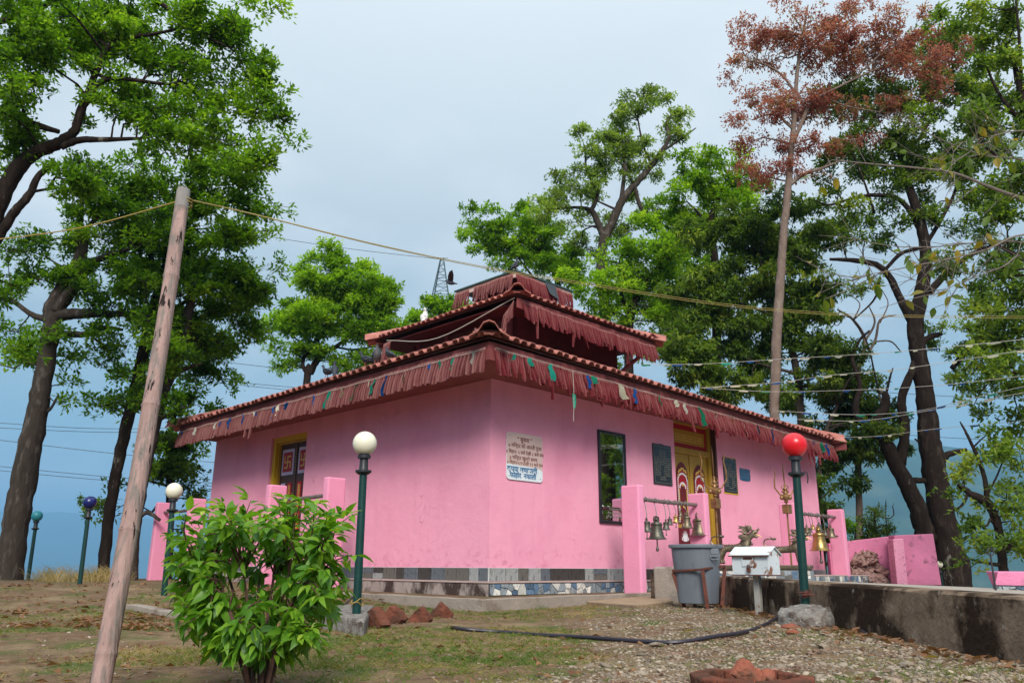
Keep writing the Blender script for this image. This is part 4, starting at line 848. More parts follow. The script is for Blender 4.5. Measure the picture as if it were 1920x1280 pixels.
# ------------------------------------------------------------ bin, donation box
def superell(mb, rings, c, n=32, e=3.0):
    V = []; F = []; c = np.asarray(c)
    for r, z in rings:
        for k in range(n):
            a = 2 * math.pi * k / n + R(30); ca, sa = math.cos(a), math.sin(a); f_ = (abs(math.cos(a - R(30) - .3)) ** e + abs(math.sin(a - R(30) - .3)) ** e) ** (-1 / e)
            V.append(c + [r * f_ * ca, r * f_ * sa, z])
    for i in range(len(rings) - 1):
        for k in range(n): F.append((i * n + k, i * n + (k + 1) % n, (i + 1) * n + (k + 1) % n, (i + 1) * n + k))
    F.append(tuple(range(n - 1, -1, -1))); return mb.add(V, F)
BY = 11.0; Bc = atY(1310, 1131, BY); bt = thing('litter_bin', 'open grey plastic bin standing in a rusty iron frame', 'bin', Bc)
mb = MB(); superell(mb, [(.20, 0), (.235, .01), (.285, .62), (.29, .70), (.318, .705), (.325, .735), (.318, .75), (.285, .748), (.275, .70), (.225, .03), (0, .03)], Bc); mb.build('body', M['bin'], bt, smooth=True)
mb = MB(); hc = Bc + np.array([.18, -.26, .66]); mb.box(hc, (.11, .05, .075)); mb.box(hc - ZZ * .055, (.13, .035, .03)); mb.tube([hc + [-.06, -.01, -.03], hc + [-.05, -.02, -.10], hc + [.05, -.02, -.10], hc + [.06, -.01, -.03]], .011, 6); mb.build('handle', M['bin'], bt, bevel=.008)
st = thing('bin_stand', 'rusty brown iron stand around the grey bin', 'stand', Bc)
cs = [atY(1261, 1070, BY - .05), atY(1317, 1067, BY - .40), atY(1359, 1061, BY + .05), atY(1303, 1064, BY + .40)]
ft = [atY(1281, 1131, BY - .02), atY(1326, 1135, BY - .36), atY(1354, 1131, BY + .02), atY(1303, 1128, BY + .36)]
mb = MB()
for i in range(4):
    a, b = cs[i], cs[(i + 1) % 4]; d_ = (b - a) / np.linalg.norm(b - a); nn = np.cross(d_, ZZ); nn /= np.linalg.norm(nn); mb.box((a + b) / 2 + ZZ * .004 * (i % 2), (np.linalg.norm(b - a) - .012 * (i % 2), .03, .028), (d_, nn, np.cross(d_, nn)))
mb.build('rim_bar', M['rust'], st, bevel=.003)
for a, b in zip(cs, ft):
    mb = MB(); d_ = (b - a) / np.linalg.norm(b - a); nn = np.cross(d_, [0, 1, 0]); nn /= np.linalg.norm(nn); a2 = a + d_ * .018; b2 = b + d_ * .06; mb.box((a2 + b2) / 2, (np.linalg.norm(b2 - a2), .048, .012), (d_, nn, np.cross(d_, nn))); mb.build('leg', M['rust'], st, bevel=.002)
DB = atY(1423, 1137, 9.4); dbx = thing('donation_box', 'white chipped metal donation box with padlock on a post', 'donation box', DB)
X, Yv = -UL, UR                                       # front faces -UR
K = 150.0; zb = .5 - (1078.5 - 1068) / K
def bx(x, y, z): return DB * [1, 1, 0] + X * x + Yv * y + ZZ * z
W2, D2b, Hh = .225, .132, .225; z0b = .5 - (1079 - 1068) / 165
mb = MB(); mb.hexa([bx(-W2, -D2b, z0b), bx(W2, -D2b, z0b), bx(W2, D2b, z0b), bx(-W2, D2b, z0b)], [bx(-W2, -D2b, z0b + Hh), bx(W2, -D2b, z0b + Hh), bx(W2, D2b, z0b + Hh), bx(-W2, D2b, z0b + Hh)])
for sx in (-W2, W2): mb.add([bx(sx, -D2b, z0b + Hh + .001), bx(sx, D2b, z0b + Hh + .001), bx(sx, 0, z0b + Hh + .075), bx(sx * .96, -D2b, z0b + Hh + .001), bx(sx * .96, D2b, z0b + Hh + .001), bx(sx * .96, 0, z0b + Hh + .075)], [(0, 1, 2), (5, 4, 3), (0, 3, 4, 1), (1, 4, 5, 2), (2, 5, 3, 0)])
mb.build('box_body', M['box_white'], dbx, bevel=.004)
mb = MB()
for sg_ in (-1, 1):
    lo = z0b + Hh - .012; hi = z0b + Hh + .085; a = [bx(-W2 - .025, sg_ * (D2b + .03), lo), bx(W2 + .025, sg_ * (D2b + .03), lo), bx(W2 + .025, 0, hi), bx(-W2 - .025, 0, hi)]; mb.hexa(a, [p + ZZ * .008 for p in a])
mb.build('lid', M['box_white'], dbx)
mb = MB(); e_ = .002
for (x0_, x1_) in ((-W2 - .026, W2 + .026),): mb.box(bx(0, -(D2b + .032), z0b + Hh - .012), (2 * W2 + .054, .006, .014), (X, Yv, ZZ))
mb.box(bx(0, -D2b - .004, z0b + .004), (2 * W2 + .01, .01, .012), (X, Yv, ZZ)); mb.box(bx(W2 + .004, 0, z0b + .004), (.008, 2 * D2b, .012), (X, Yv, ZZ)); mb.build('rusty_edge', M['rust'], dbx)
mb = MB(); mb.box(bx(-.02, -D2b - .004, z0b + .155), (.155, .01, .115), (X, Yv, ZZ)); mb.build('flap', M['box_white'], dbx, bevel=.003)
mb = MB(); mb.box(bx(-.02, -D2b - .0105, z0b + .185), (.11, .004, .024), (X, Yv, ZZ)); mb.box(bx(-.02, -D2b - .010, z0b + .212), (.155, .004, .006), (X, Yv, ZZ)); mb.box(bx(.0575, -D2b - .010, z0b + .15), (.005, .004, .11), (X, Yv, ZZ)); mb.build('slot_trim', M['rust'], dbx)
mb = MB(); mb.box(bx(-.01, -D2b - .02, z0b + .062), (.042, .022, .052), (X, Yv, ZZ)); mb.tube([bx(-.025, -D2b - .02, z0b + .088), bx(-.022, -D2b - .02, z0b + .115), bx(.002, -D2b - .02, z0b + .115), bx(.005, -D2b - .02, z0b + .088)], .006, 6); mb.build('padlock', M['rust'], dbx, bevel=.006)
mb = MB(); mb.box(bx(0, 0, (z0b - .1 + float(gz(DB[0], DB[1]))) / 2 + .0), (.07, .06, z0b - float(gz(DB[0], DB[1])) + .1), (X, Yv, ZZ)); mb.build('post', M['box_post'], dbx, bevel=.004)
# tidy: post spans ground to box bottom

# ------------------------------------------------------------ tridents
def trident(label, jx, jy, tipx, tipy, hw_px, Y, m, base_z, fancy=True, th=.018):
    J = atY(jx, jy, Y); Tp = atY(tipx, tipy, Y); k = pxm(J); hw = hw_px / k; H = np.linalg.norm(Tp - J); up = (Tp - J) / H; t_ = thing('trident', label, 'trident', (J[0], J[1], base_z))
    X_ = _r - up * (_r @ up); X_ /= np.linalg.norm(X_)
    def q(x, z): return J + X_ * x + up * z
    B = J.copy(); B[2] = base_z
    mb = MB(); mb.tube([B, J], [th * 1.2, th], 8); mb.build('shaft', M[m], t_, smooth=True)
    mb = MB(); mb.tube([q(0, 0), q(0, H * .3), q(0, H * .55), q(0, H * .8), q(0, H)], [th, th * .8, th * 1.5, th * 1.2, .002], 6, flat=.5); mb.build('centre_prong', M[m], t_, smooth=True)
    for s_ in (-1, 1):
        mb = MB(); mb.tube([q(0, 0), q(s_ * hw * .5, H * .02), q(s_ * hw * .93, H * .22), q(s_ * hw * .90, H * .45), q(s_ * hw * .78, H * .62), q(s_ * hw * .92, H * .84)], [th, th, th * .95, th * .9, th * .75, .002], 6); mb.build('side_prong', M[m], t_, smooth=True)
    if fancy:
        mb = MB(); mb.lathe([(.03, -.16), (.05, -.14), (.035, -.12), (.075, -.07), (.085, -.03), (.04, .01), (.05, .05), (.028, .09), (.045, .13), (.02, .18), (.03, .22), (0, .27)], J, 12)
        for s_ in (-1, 1): mb.ball(q(s_ * .085, -.05), .05, 10, 6, sq=(1, .7, 1)); mb.ball(q(s_ * .05, .08), .03, 8, 5); mb.tube([q(s_ * .03, .12), q(s_ * .075, .16), q(s_ * .05, .21)], .012, 5)
        mb.build('ornament', M[m], t_, smooth=True, kind='stuff')
        mb = MB(); mb.box(q(0, -.29), (.15, .15, .19), AX); mb.build('socket_box', M[m], t_, bevel=.01)
    return t_
trident('large brown trident with curved prongs in front of the yellow door', 1340, 916, 1334, 835, 26, 16.2, 'old_copper', .5)
trident('large brown trident with spear tip left of the red lamp pole', 1473, 928, 1466.5, 865, 20.5, 17.3, 'old_copper', .5)
trident('slim black trident standing behind the broken pink wall', 1661, 971, 1661, 934, 16, 22.8, 'wire', .0, False, .018)
trident('thin black trident rod before the low pink planter', 1857, 1040, 1858.5, 1022, 6, 8.5, 'wire', .2, False, .009)

# ------------------------------------------------------------ guardian lions
def skin_obj(name, verts, edges, m, parent, sub=2, root=0):
    me = bpy.data.meshes.new(name); me.from_pydata([v[0] for v in verts], edges, []); o = link(name, me, m, parent)
    o.modifiers.new('skin', 'SKIN')
    for i, v in enumerate(verts): r = v[1]; me.skin_vertices[0].data[i].radius = (r, r) if np.isscalar(r) else r
    me.skin_vertices[0].data[root].use_root = True
    s = o.modifiers.new('sub', 'SUBSURF'); s.levels = sub; s.render_levels = sub
    return o
def lion(label, fx, fy, Y, hgt, heading):
    P = atY(fx, fy, Y); t_ = thing('guardian_lion', label, 'statue', P, 'bronze guardian lions before the door'); k = hgt / .72
    c, s = math.cos(heading), math.sin(heading)
    def w_(x, y, z): return (P[0] + k * (x * c - y * s), P[1] + k * (x * s + y * c), P[2] + k * z)
    vs_ = [((-.30, 0, .33), .085), ((-.12, 0, .32), .075), ((.08, 0, .34), .085), ((.20, 0, .40), .085), ((.22, 0, .52), .07), ((.27, 0, .60), .075), ((.35, 0, .62), .055), ((.43, 0, .645), .028),
           ((-.30, .07, .24), .06), ((-.33, .075, .12), .036), ((-.29, .075, .02), .034), ((-.30, -.07, .24), .06), ((-.33, -.075, .12), .036), ((-.29, -.075, .02), .034),
           ((.19, .075, .26), .05), ((.20, .075, .13), .036), ((.22, .075, .02), .036), ((.19, -.075, .26), .05), ((.20, -.075, .13), .036), ((.22, -.075, .02), .036),
           ((.37, 0, .555), .035), ((.42, 0, .52), .022)]
    ed = [(0, 1), (1, 2), (2, 3), (3, 4), (4, 5), (5, 6), (6, 7), (0, 8), (8, 9), (9, 10), (0, 11), (11, 12), (12, 13), (3, 14), (14, 15), (15, 16), (3, 17), (17, 18), (18, 19), (5, 20), (20, 21)]
    o = skin_obj('body', [(w_(*v), r * k) for v, r in vs_], ed, M['bronze'], t_)
    mb = MB()
    tl = [w_(-.36, 0, .36), w_(-.46, 0, .38), w_(-.52, 0, .45), w_(-.50, 0, .53), w_(-.42, 0, .56), w_(-.34, 0, .55)]
    mb.tube(tl, [.02 * k, .018 * k, .016 * k, .016 * k, .016 * k, .014 * k], 6); mb.ball(w_(-.30, 0, .555), .055 * k, 8, 5, sq=(1.1, .6, .55)); mb.tube([w_(-.34, 0, .56), w_(-.38, 0, .62)], [.018 * k, .002], 5); mb.build('tail', M['bronze'], t_, smooth=True)
    mb = MB()
    for q in range(26):                                     # mane of pointed locks, ears and horn tips
        a = random.uniform(-2.6, 2.6); b = random.uniform(-.9, .6); bx_, by_, bz_ = .24 + .03 * b, .07 * math.sin(a), .57 + .075 * math.cos(a)
        mb.tube([w_(bx_, by_, bz_), w_(bx_ - .09, by_ * 1.9, bz_ + .03 + .06 * math.cos(a)), w_(bx_ - .16, by_ * 2.2, bz_ + .02 + .09 * math.cos(a) * random.uniform(.3, 1.3))], [.03 * k, .022 * k, .002], 5)
    for sy in (-1, 1): mb.tube([w_(.26, sy * .06, .67), w_(.24, sy * .09, .74), w_(.21, sy * .09, .77)], [.03 * k, .02 * k, .002], 5)
    mb.tube([w_(.30, 0, .68), w_(.31, 0, .75), w_(.28, 0, .80)], [.025 * k, .018 * k, .002], 5); mb.tube([w_(.42, 0, .66), w_(.455, 0, .69), w_(.44, 0, .72)], [.025 * k, .018 * k, .006], 6); mb.build('mane', M['bronze'], t_, smooth=True, kind='stuff')
    mb = MB(); mb.tube([w_(.37, 0, .585), w_(.45, 0, .56), w_(.50, 0, .53)], [.016 * k, .012 * k, .003], 6); mb.build('tongue', M['brass'], t_, smooth=True)
    mb = MB()
    for sy in (-1, 1): mb.ball(w_(.335, sy * .05, .66), .02 * k, 8, 5)
    for q in range(8):
        x = -.26 + q * .055
        for sy in (-1, 1): mb.tube([w_(x, sy * .03, .395), w_(x - .01, sy * .075, .36), w_(x, sy * .085, .31)], [.012 * k, .014 * k, .004], 5)
    mb.tube([w_(.25, -.06, .46), w_(.285, 0, .43), w_(.25, .06, .46)], .018 * k, 6); mb.ball(w_(.295, 0, .40), .028 * k, 8, 6); mb.build('ornament', M['bronze'], t_, smooth=True, kind='stuff')
    # pedestal
    pd = thing('lion_pedestal', label.replace('bronze lion', 'carved pedestal under the bronze lion'), 'pedestal', P, 'pedestals of the guardian lions')
    A_ = (np.array([c, s, 0]), np.array([-s, c, 0]), ZZ); mb = MB(); mb.box(P + A_[0] * (-.04 * k) - ZZ * .035, (.98 * k, .42 * k, .07), A_); mb.box(P + A_[0] * (-.04 * k) - ZZ * .085, (.92 * k, .38 * k, .03), A_); mb.build('carved_cap', M['bronze'], pd, bevel=.012)
    mb = MB(); mb.box(P + A_[0] * (-.04 * k) - ZZ * .27, (.98 * k, .42 * k, .34), A_); bl = mb.build('stone_block', M['shard_grey'], pd)
    o0 = P + A_[0] * (-.53 * k) - A_[1] * .21 * k; shard_band(bl, lambda s_, off, z: o0 + A_[0] * s_ - A_[1] * (off + .001) + ZZ * z, .0, .98 * k, -.25, -.11, 0, int(fx))
HD = -math.pi / 4 + .25
lion('bronze lion with open mouth next to the yellow door', 1384, 1059, 15.4, .68, HD)
lion('bronze lion with open mouth behind the red lamp pole', 1481, 1059, 16.4, .66, HD)

# ------------------------------------------------------------ broken pink wall, planter on the right
bw = thing('broken_wall', 'broken pink wall with an open rubble-filled alcove', 'wall', atY(1680, 1095, 20.9))
def slabpx(name, pts, Y, d, m, parent, bevel=.02):
    a = [atY(x, y, Y) for x, y in pts]; dv = np.array([0, d, 0.]) + _r * .12 * d; mb = MB(); n = len(a); b_ = [p + dv for p in a]
    mb.add(a + b_, [tuple(range(n)), tuple(range(2 * n - 1, n - 1, -1))] + [(i, i + n, (i + 1) % n + n, (i + 1) % n) for i in range(n)]); return mb.build(name, m, parent, bevel=bevel)
slabpx('wall_panel', [(1690, 1096), (1766, 1097), (1750, 1000), (1676, 1003)], 20.9, .45, M['pink_old'], bw)
slabpx('pillar', [(1683, 1099), (1703, 1099), (1694, 1009), (1674, 1010)], 20.4, .45, M['pink_rough'], bw)
slabpx('wall_panel', [(1560, 1096), (1690, 1096), (1684, 1003), (1640, 1008), (1554, 1018)], 21.6, .3, M['pink_old'], bw)
def moundpx(name, cx, cy, rx, ry, Y, dep, m, parent, seed=0, bump_=.12, n=30):
    V = []; F = []
    for i in range(n + 1):
        for j in range(n + 1):
            u = -1 + 2 * i / n; v = j / n; x = cx + rx * u; prof = math.sqrt(max(0, 1 - abs(u) ** 2.4)); y = cy - ry * v * prof
            p = atY(x, y, Y); r_ = (float(fbm(x * .06 + seed, y * .06, 1.0, seed + 3)) - .5); V.append(p + np.array([0, dep * v ** 1.3, 0]) + np.array([.3 * r_, 1, .5 * r_]) * bump_ * r_ * 2)
    for i in range(n):
        for j in range(n): q = i * (n + 1) + j; F.append((q, q + n + 1, q + n + 2, q + 1))
    mb = MB(); mb.add(V, F); return mb.build(name, m, parent, fix=True)
moundpx('rubble', 1637, 1095, 38, 66, 21.0, .5, M['rubble'], bw, 7, .5)
pl = thing('low_planter', 'low pink planter with a stone mosaic foot at the far right', 'planter', atY(1880, 1106, 10))
a = [atY(1860, 1109, 10.0), atY(2100, 1114, 9.8), atY(2160, 1112, 11.4), atY(1866, 1105, 11.4)]; tp = [atY(1871, 1071, 10.0), atY(2100, 1072, 9.8), atY(2160, 1072, 11.4), atY(1848, 1070, 11.4)]
mb = MB(); mb.hexa([p - ZZ * .03 for p in a], tp); mb.build('body', M['pink_old'], pl, bevel=.015)
ft0 = atY(1864, 1109, 9.97); ft1 = atY(2090, 1114, 9.77); e_ = (ft1 - ft0) / np.linalg.norm(ft1 - ft0)
fb = MB(); fb.box((ft0 + ft1) / 2 + ZZ * .03, (np.linalg.norm(ft1 - ft0), .02, .10), (e_, np.cross(ZZ, e_), ZZ)); fb = fb.build('foot_band', M['shard_dark'], pl)
shard_band(fb, lambda s_, off, z: ft0 + e_ * s_ - np.cross(ZZ, e_) * (off + .0105) + ZZ * z, .01, 1.5, .0, .065, 0, 77)

# ------------------------------------------------------------ small things on the ground
hose = [(846, 1181, .02), (875, 1183, .018), (940, 1187, .014), (1020, 1193, .014), (1110, 1199, .014), (1200, 1206, .014), (1270, 1207, .014), (1340, 1200, .016), (1405, 1184, .02), (1455, 1165, .03), (1482, 1148, .06), (1502, 1134, .13), (1520, 1131, .15), (1545, 1141, .12), (1580, 1163, .05), (1607, 1181, .02), (1626, 1192, .012)]
mb = MB(); hp_ = [gpt(x, y, 0) + ZZ * u for x, y, u in hose]
def spline(P, k=5):
    P = [np.asarray(p, float) for p in P]; P = [2 * P[0] - P[1]] + P + [2 * P[-1] - P[-2]]; o = []
    for i in range(1, len(P) - 2):
        for j in range(k):
            t = j / k; o.append(.5 * (2 * P[i] + (P[i + 1] - P[i - 1]) * t + (2 * P[i - 1] - 5 * P[i] + 4 * P[i + 1] - P[i + 2]) * t * t + (3 * P[i] - P[i - 1] - 3 * P[i + 1] + P[i + 2]) * t ** 3))
    return o + [P[-2]]
mb.tube(spline(hp_), .0155, 8); tag(mb.build('hose', M['hose'], smooth=True), 'black hose snaking over the gravel from the red lamp', 'hose')
def rock_mesh(name, r, seed, m, flat=.6, sub=2, ang=1.0):
    import bmesh
    bm = bmesh.new(); bmesh.ops.create_icosphere(bm, subdivisions=sub, radius=1); rr_ = np.random.default_rng(seed); pl_ = [(rr_.normal(size=3)) for _ in range(9)]; pl_ = [p / np.linalg.norm(p) for p in pl_]
    for v in bm.verts:
        c = np.array(v.co)
        for p in pl_:
            d = c @ p - .62
            if d > 0: c = c - p * d * ang
        v.co = Vector(c * r * np.array([1, .8, flat]))
    me = bpy.data.meshes.new(name); bm.to_mesh(me); bm.free(); a = me.attributes.new('tint', 'FLOAT', 'FACE'); a.data.foreach_set('value', np.full(len(me.polygons), .5, np.float32)); me.materials.append(m); return me
blk = thing('concrete_block', 'pitted concrete block at the foot of the tall cream lamp', 'block', gpt(645, 1190))
mb = MB(); a = [gpt(603, 1180, -.05), gpt(682, 1193, -.05), gpt(700, 1158, -.05), gpt(634, 1150, -.05)]; zt = .085; mb.hexa(a, [np.array([p[0], p[1], zt + random.uniform(-.012, .012)]) for p in a]); ob = mb.build('body', M['mortar_lump'], blk, bevel=.025)
mb = MB(); bp_ = atY(668.5, 1145, 7.8); mb.tube([bp_ + [.05 * math.cos(q) * (1 + .2 * math.sin(3 * q)), .05 * math.sin(q), .045 + .02 * math.sin(q * 1.7) + .004 * q] for q in np.linspace(0, 14, 60)], .004, 5); tag(mb.build('yellow_cord', M['rope']), 'yellow cord wound round the foot of the tall cream lamp', 'cord')
mb = MB(); mb.tube(spline([gpt(610, 1168, .10), gpt(640, 1158, .12), gpt(660, 1142, .15), atY(667, 1130, 7.75)]), .013, 6); tag(mb.build('cable', M['wire'], smooth=True), 'black cable rising to the foot of the tall cream lamp', 'cable')
for i, (x, y, sz, lab) in enumerate(((703, 1176, .19, 'red brick set corner up right beside the concrete block'), (737, 1168, .18, 'red brick set corner up, second from the concrete block'), (788, 1165, .16, 'red brick set corner up, third from the concrete block'), (826, 1158, .18, 'red brick set corner up nearest the kerb corner'))):
    P = gpt(x, y); mb = MB(); ya = R(-35 + 15 * i); X_ = np.array([math.cos(ya), math.sin(ya), 0]); Y_ = np.array([-math.sin(ya), math.cos(ya), 0]); q = R(42 + 6 * (i % 2)); A_ = (X_ * math.cos(q) + ZZ * math.sin(q), Y_, -X_ * math.sin(q) + ZZ * math.cos(q))
    import bmesh
    bm = bmesh.new(); bmesh.ops.create_cube(bm, size=1); bmesh.ops.subdivide_edges(bm, edges=bm.edges[:], cuts=6, use_grid_fill=True)
    for v in bm.verts:
        c = np.array(v.co); nn_ = 1 - .10 * max(0, float(np.sum(np.abs(c))) - .95) * 2; c = c * nn_; pw_ = P + ZZ * .03 + A_[0] * c[0] * sz * 1.3 + A_[1] * c[1] * sz * .85 + A_[2] * c[2] * sz * 1.15
        pw_ = pw_ + np.array(mnoise.noise_vector(Vector(pw_ * 14))) * .014 + np.array(mnoise.noise_vector(Vector(pw_ * 40))) * .005; v.co = Vector(pw_)
    me = bpy.data.meshes.new('edging_brick'); bm.to_mesh(me); bm.free(); o = link('edging_brick', me, M['brick']); tag(o, lab, 'brick', 'bricks set corner up beside the lamp')
# mound of cement round the red lamp
def smooth_link(n_, me_, m_): me_.polygons.foreach_set('use_smooth', np.ones(len(me_.polygons), bool)); return link(n_, me_, m_)
P = np.array([2.70, 7.60, .0]); import bmesh
bm = bmesh.new(); bmesh.ops.create_icosphere(bm, subdivisions=4, radius=1)
for v in bm.verts:
    c = np.array(v.co); n_ = float(mnoise.fractal(Vector(c * 2.3), 1, 2, 4)); v.co = Vector(P + np.array([c[0] * .27, c[1] * .25, np.sign(c[2]) * abs(c[2]) ** .6 * .175 + .02]) * (1 + .15 * n_))
me = bpy.data.meshes.new('cement_mound'); bm.to_mesh(me); bm.free(); tag(smooth_link('cement_mound', me, M['mortar_lump']), 'rough white cement mound holding the red lamp', 'cement mound')
mb = MB(); Lp = atY(1508, 1112, 7.6)
for k in range(5): mb.tube([Lp + [random.uniform(-.1, .06), random.uniform(-.12, -.05), random.uniform(-.04, .04)] for _ in range(5)], .005, 5)
tag(mb.build('loose_wires', M['rust']), 'tangle of reddish wires at the foot of the red lamp', 'wires')
ring = thing('brick_ring', 'ring of mossy bricks in the gravel holding broken brick pieces', 'brick ring', gpt(1412, 1290)); Cc = gpt(1412, 1288); nb = 10
for k in range(nb):
    a0 = 2 * math.pi * k / nb + .1; mb = MB(); V = []
    for (rr_, zz2) in ((.20, -.08), (.275, -.08), (.28, .052), (.205, .058)):
        for da in (.0, .5, .97): a = a0 + da * 2 * math.pi / nb; j = random.uniform(-.008, .008); V.append(Cc + np.array([(rr_ + j) * math.cos(a) * 1.02, (rr_ + j) * math.sin(a) * .95, zz2 + random.uniform(-.006, .006)]))
    F = []
    for i in range(4):
        for q in range(2): F.append((i * 3 + q, i * 3 + q + 1, ((i + 1) % 4) * 3 + q + 1, ((i + 1) % 4) * 3 + q))
    F += [(0, 3, 6, 9), (2, 11, 8, 5)]; mb.add(V, F); mb.build('brick', M['brick'], ring, bevel=.01)
for i, (x, y, s_, lab) in enumerate(((1393, 1268, .085, 'largest broken brick piece inside the brick ring'), (1418, 1268, .055, 'small broken brick piece in the middle of the brick ring'), (1442, 1270, .06, 'flat grey-red broken brick piece on the right inside the ring'))):
    o = link('brick_piece', rock_mesh('brick_piece', s_, 50 + i, M['brick_fresh'], .8), None); o.location = Cc + np.array([(x - 1412) / 400, -.05 + .03 * i, .045 + .02 * (i == 0)]); o.rotation_euler = (.3 * i, .5, i); tag(o, lab, 'brick piece', 'broken brick pieces in the ring')
for i, (x, y, s_, lab) in enumerate(((1486, 1178, .10, 'flat reddish stone left of the cement mound'), (1484, 1190, .085, 'flat brown stone just below the flat reddish stone'), (1452, 1186, .035, 'small rounded grey stone left of the flat stones'), (1630, 1205, .05, 'pale flat stone near the end of the hose'), (1545, 1215, .05, 'grey flat stone in the middle of the gravel'), (1250, 1208, .05, 'grey chip of stone touching the hose'), (1700, 1250, .06, 'pale stone in the right gravel near the mossy wall'), (1232, 1212, .06, 'dark flat stone left of the grey chip by the hose'))):
    o = link('loose_stone', rock_mesh('loose_stone', s_, 70 + i, M['brick_fresh'] if i < 2 else M['stone'], .42), None); o.location = gpt(x, y, .015); o.rotation_euler = (.1, .1, i * 1.3); tag(o, lab, 'stone', 'larger stones lying in the gravel')

# ------------------------------------------------------------ bamboo pole, ropes, power lines, pylon
B0 = atY(186, 1292, 4.0); B0 = B0 + (B0 - atY(345, 350, 4.55)) * .02; B1 = atY(345, 352, 4.55)
pole = thing('bamboo_pole', 'leaning weathered bamboo pole with flaking pink paint', 'pole', B0)
nod = [(208, 1170 + 55), (221, 993), (308, 519)]; ts = []
dv = B1 - B0
def bt_(y): # parameter along the pole at a photo row
    lo, hi = 0, 1
    for _ in range(30):
        mi = (lo + hi) / 2; P = B0 + dv * mi - EYE; yy = 640 - FPX * (P @ _U) / (P @ _F)
        if yy > y: lo = mi
        else: hi = mi
    return lo
def rad(t): return .0485 * (1 - t) + .0405 * t
def pcurve(t): return B0 + dv * t + np.array([.02 * math.sin(t * 3.1), 0, 0])
nodes_t = [bt_(y) for y in (1225, 993, 760, 519)]
T_, Rr = [], []
for t in sorted(list(np.linspace(-.03, .945, 60)) + [n + d for n in nodes_t for d in (-.004, 0, .004)]):
    T_.append(pcurve(t)); r = rad(t)
    for n in nodes_t: r += .0045 * math.exp(-((t - n) / .003) ** 2)
    Rr.append(r)
mb = MB(); mb.tube(T_, Rr, 20); mb.build('cane', M['bamboo'], pole, smooth=True)
mb = MB(); mb.tube([pcurve(.9455), pcurve(.97), pcurve(.992)], [rad(.94), rad(.97), rad(.99)], 20, cap=False); mb.tube([pcurve(.99), pcurve(.9456)], [rad(.99) * .72, rad(.95) * .72], 20, cap=False)
for k in range(20):
    a = 2 * math.pi * k / 20; u_ = _r * math.cos(a) + np.array([0, 1, 0]) * math.sin(a); r = rad(.99); q = pcurve(.992); h = .018 + .012 * math.sin(k * 2.7); u2 = _r * math.cos(a + .314) + np.array([0, 1, 0]) * math.sin(a + .314)
    mb.add([q + u_ * r, q + u2 * r, q + u2 * r * .72 + ZZ * h * .6, q + u_ * r * .72 + ZZ * h], [(0, 1, 2, 3)])
mb.build('split_tip', M['bamboo_grey'], pole, smooth=True)
def wireline(pts, r, k=6, n=5): mb = MB(); mb.tube(spline(pts, k), r, n); return mb
rp = atY(345, 380, 4.55)
yl = [(362, 376, 4.6), (500, 408, 5.6), (690, 456, 6.9), (830, 487, 7.9), (960, 512, 8.9), (1080, 531, 9.8), (1350, 572, 11.6), (1560, 590, 12.8), (1740, 595, 13.8), (1960, 597, 15)]
mb = wireline([atY(*p) for p in yl], .0045); mb.tube(spline([atY(p[0], p[1] - 3.5 * min(1, i / 5), p[2] + .15) for i, p in enumerate(yl)], 6), .0042, 5); tag(mb.build('rope', M['rope']), 'yellow rope pair stretched from the bamboo pole over the roof', 'rope')
tag(wireline([atY(331, 378, 4.5), atY(190, 418, 4.6), atY(90, 437, 4.7), atY(-60, 455, 4.8)], .0042).build('rope', M['rope']), 'short yellow rope from the bamboo pole to the left', 'rope')
mb = MB(); mb.tube([rp + [.048 * math.cos(q), .048 * math.sin(q), .003 * q - .02] for q in np.linspace(0, 13, 40)], .0045, 5); tag(mb.build('rope_knot', M['rope']), 'rope wound round the top of the bamboo pole', 'rope')
PW = 'power lines crossing the valley'
for pts, lab in (([(-40, 790), (180, 803), (420, 800), (700, 790)], 'upper power line of the blue pair behind the left trunks'), ([(-40, 800), (200, 810), (430, 806), (700, 796)], 'lower power line of the blue pair behind the left trunks'), ([(-40, 820), (215, 850), (420, 868), (700, 890)], 'thin power line sloping down behind the bamboo pole'),
                 ([(-40, 870), (210, 894), (400, 905), (600, 915)], 'topmost of the two lowest power lines on the left'), ([(-40, 878), (210, 901), (400, 911), (600, 921)], 'lowest power line on the left, just above the blue lamp'),
                 ([(200, 690), (385, 710), (575, 728), (800, 742)], 'upper power line left of the round tree trunk'), ([(200, 694), (385, 715), (565, 733), (800, 750)], 'lower power line left of the round tree trunk'), ([(300, 410), (505, 444), (660, 467), (826, 486)], 'faint power line running to the top of the pylon'),
                 ([(-40, 630), (180, 655), (300, 665), (520, 690)], 'power line between the left trunks at half height'), ([(1560, 728), (1700, 738), (1830, 745), (1990, 752)], 'grey power line crossing the sky right of the big tree'), ([(1560, 800), (1700, 815), (1850, 824), (1990, 830)], 'grey power line in front of the right mountain ridge')):
    tag(wireline([atY(x, y, 110) for x, y in pts], .035, 6, 4).build('power_line', M['wire']), lab, 'power line', PW)
TY = 150; tw = thing('pylon', 'steel lattice pylon rising behind the trees', 'pylon', atY(829, 1040, TY)); t0 = atY(829, 484, TY); kpx = pxm(t0); gz0 = -4
mb = MB(); cx, cyy = t0[0], t0[1]
def tw_w(z): return .28 + (t0[2] - z) * .155
zs_ = [t0[2]]; 
while zs_[-1] > gz0: zs_.append(zs_[-1] - max(1.3, tw_w(zs_[-1]) * 1.25))
cor = lambda z, k: np.array([cx + tw_w(z) * (1, 1, -1, -1)[k], cyy + tw_w(z) * (1, -1, -1, 1)[k], z])
for k in range(4): mb.tube([cor(zs_[0], k), cor(zs_[-1], k)], .10, 4)
mb.build('leg', M['tower'], tw); mb = MB()
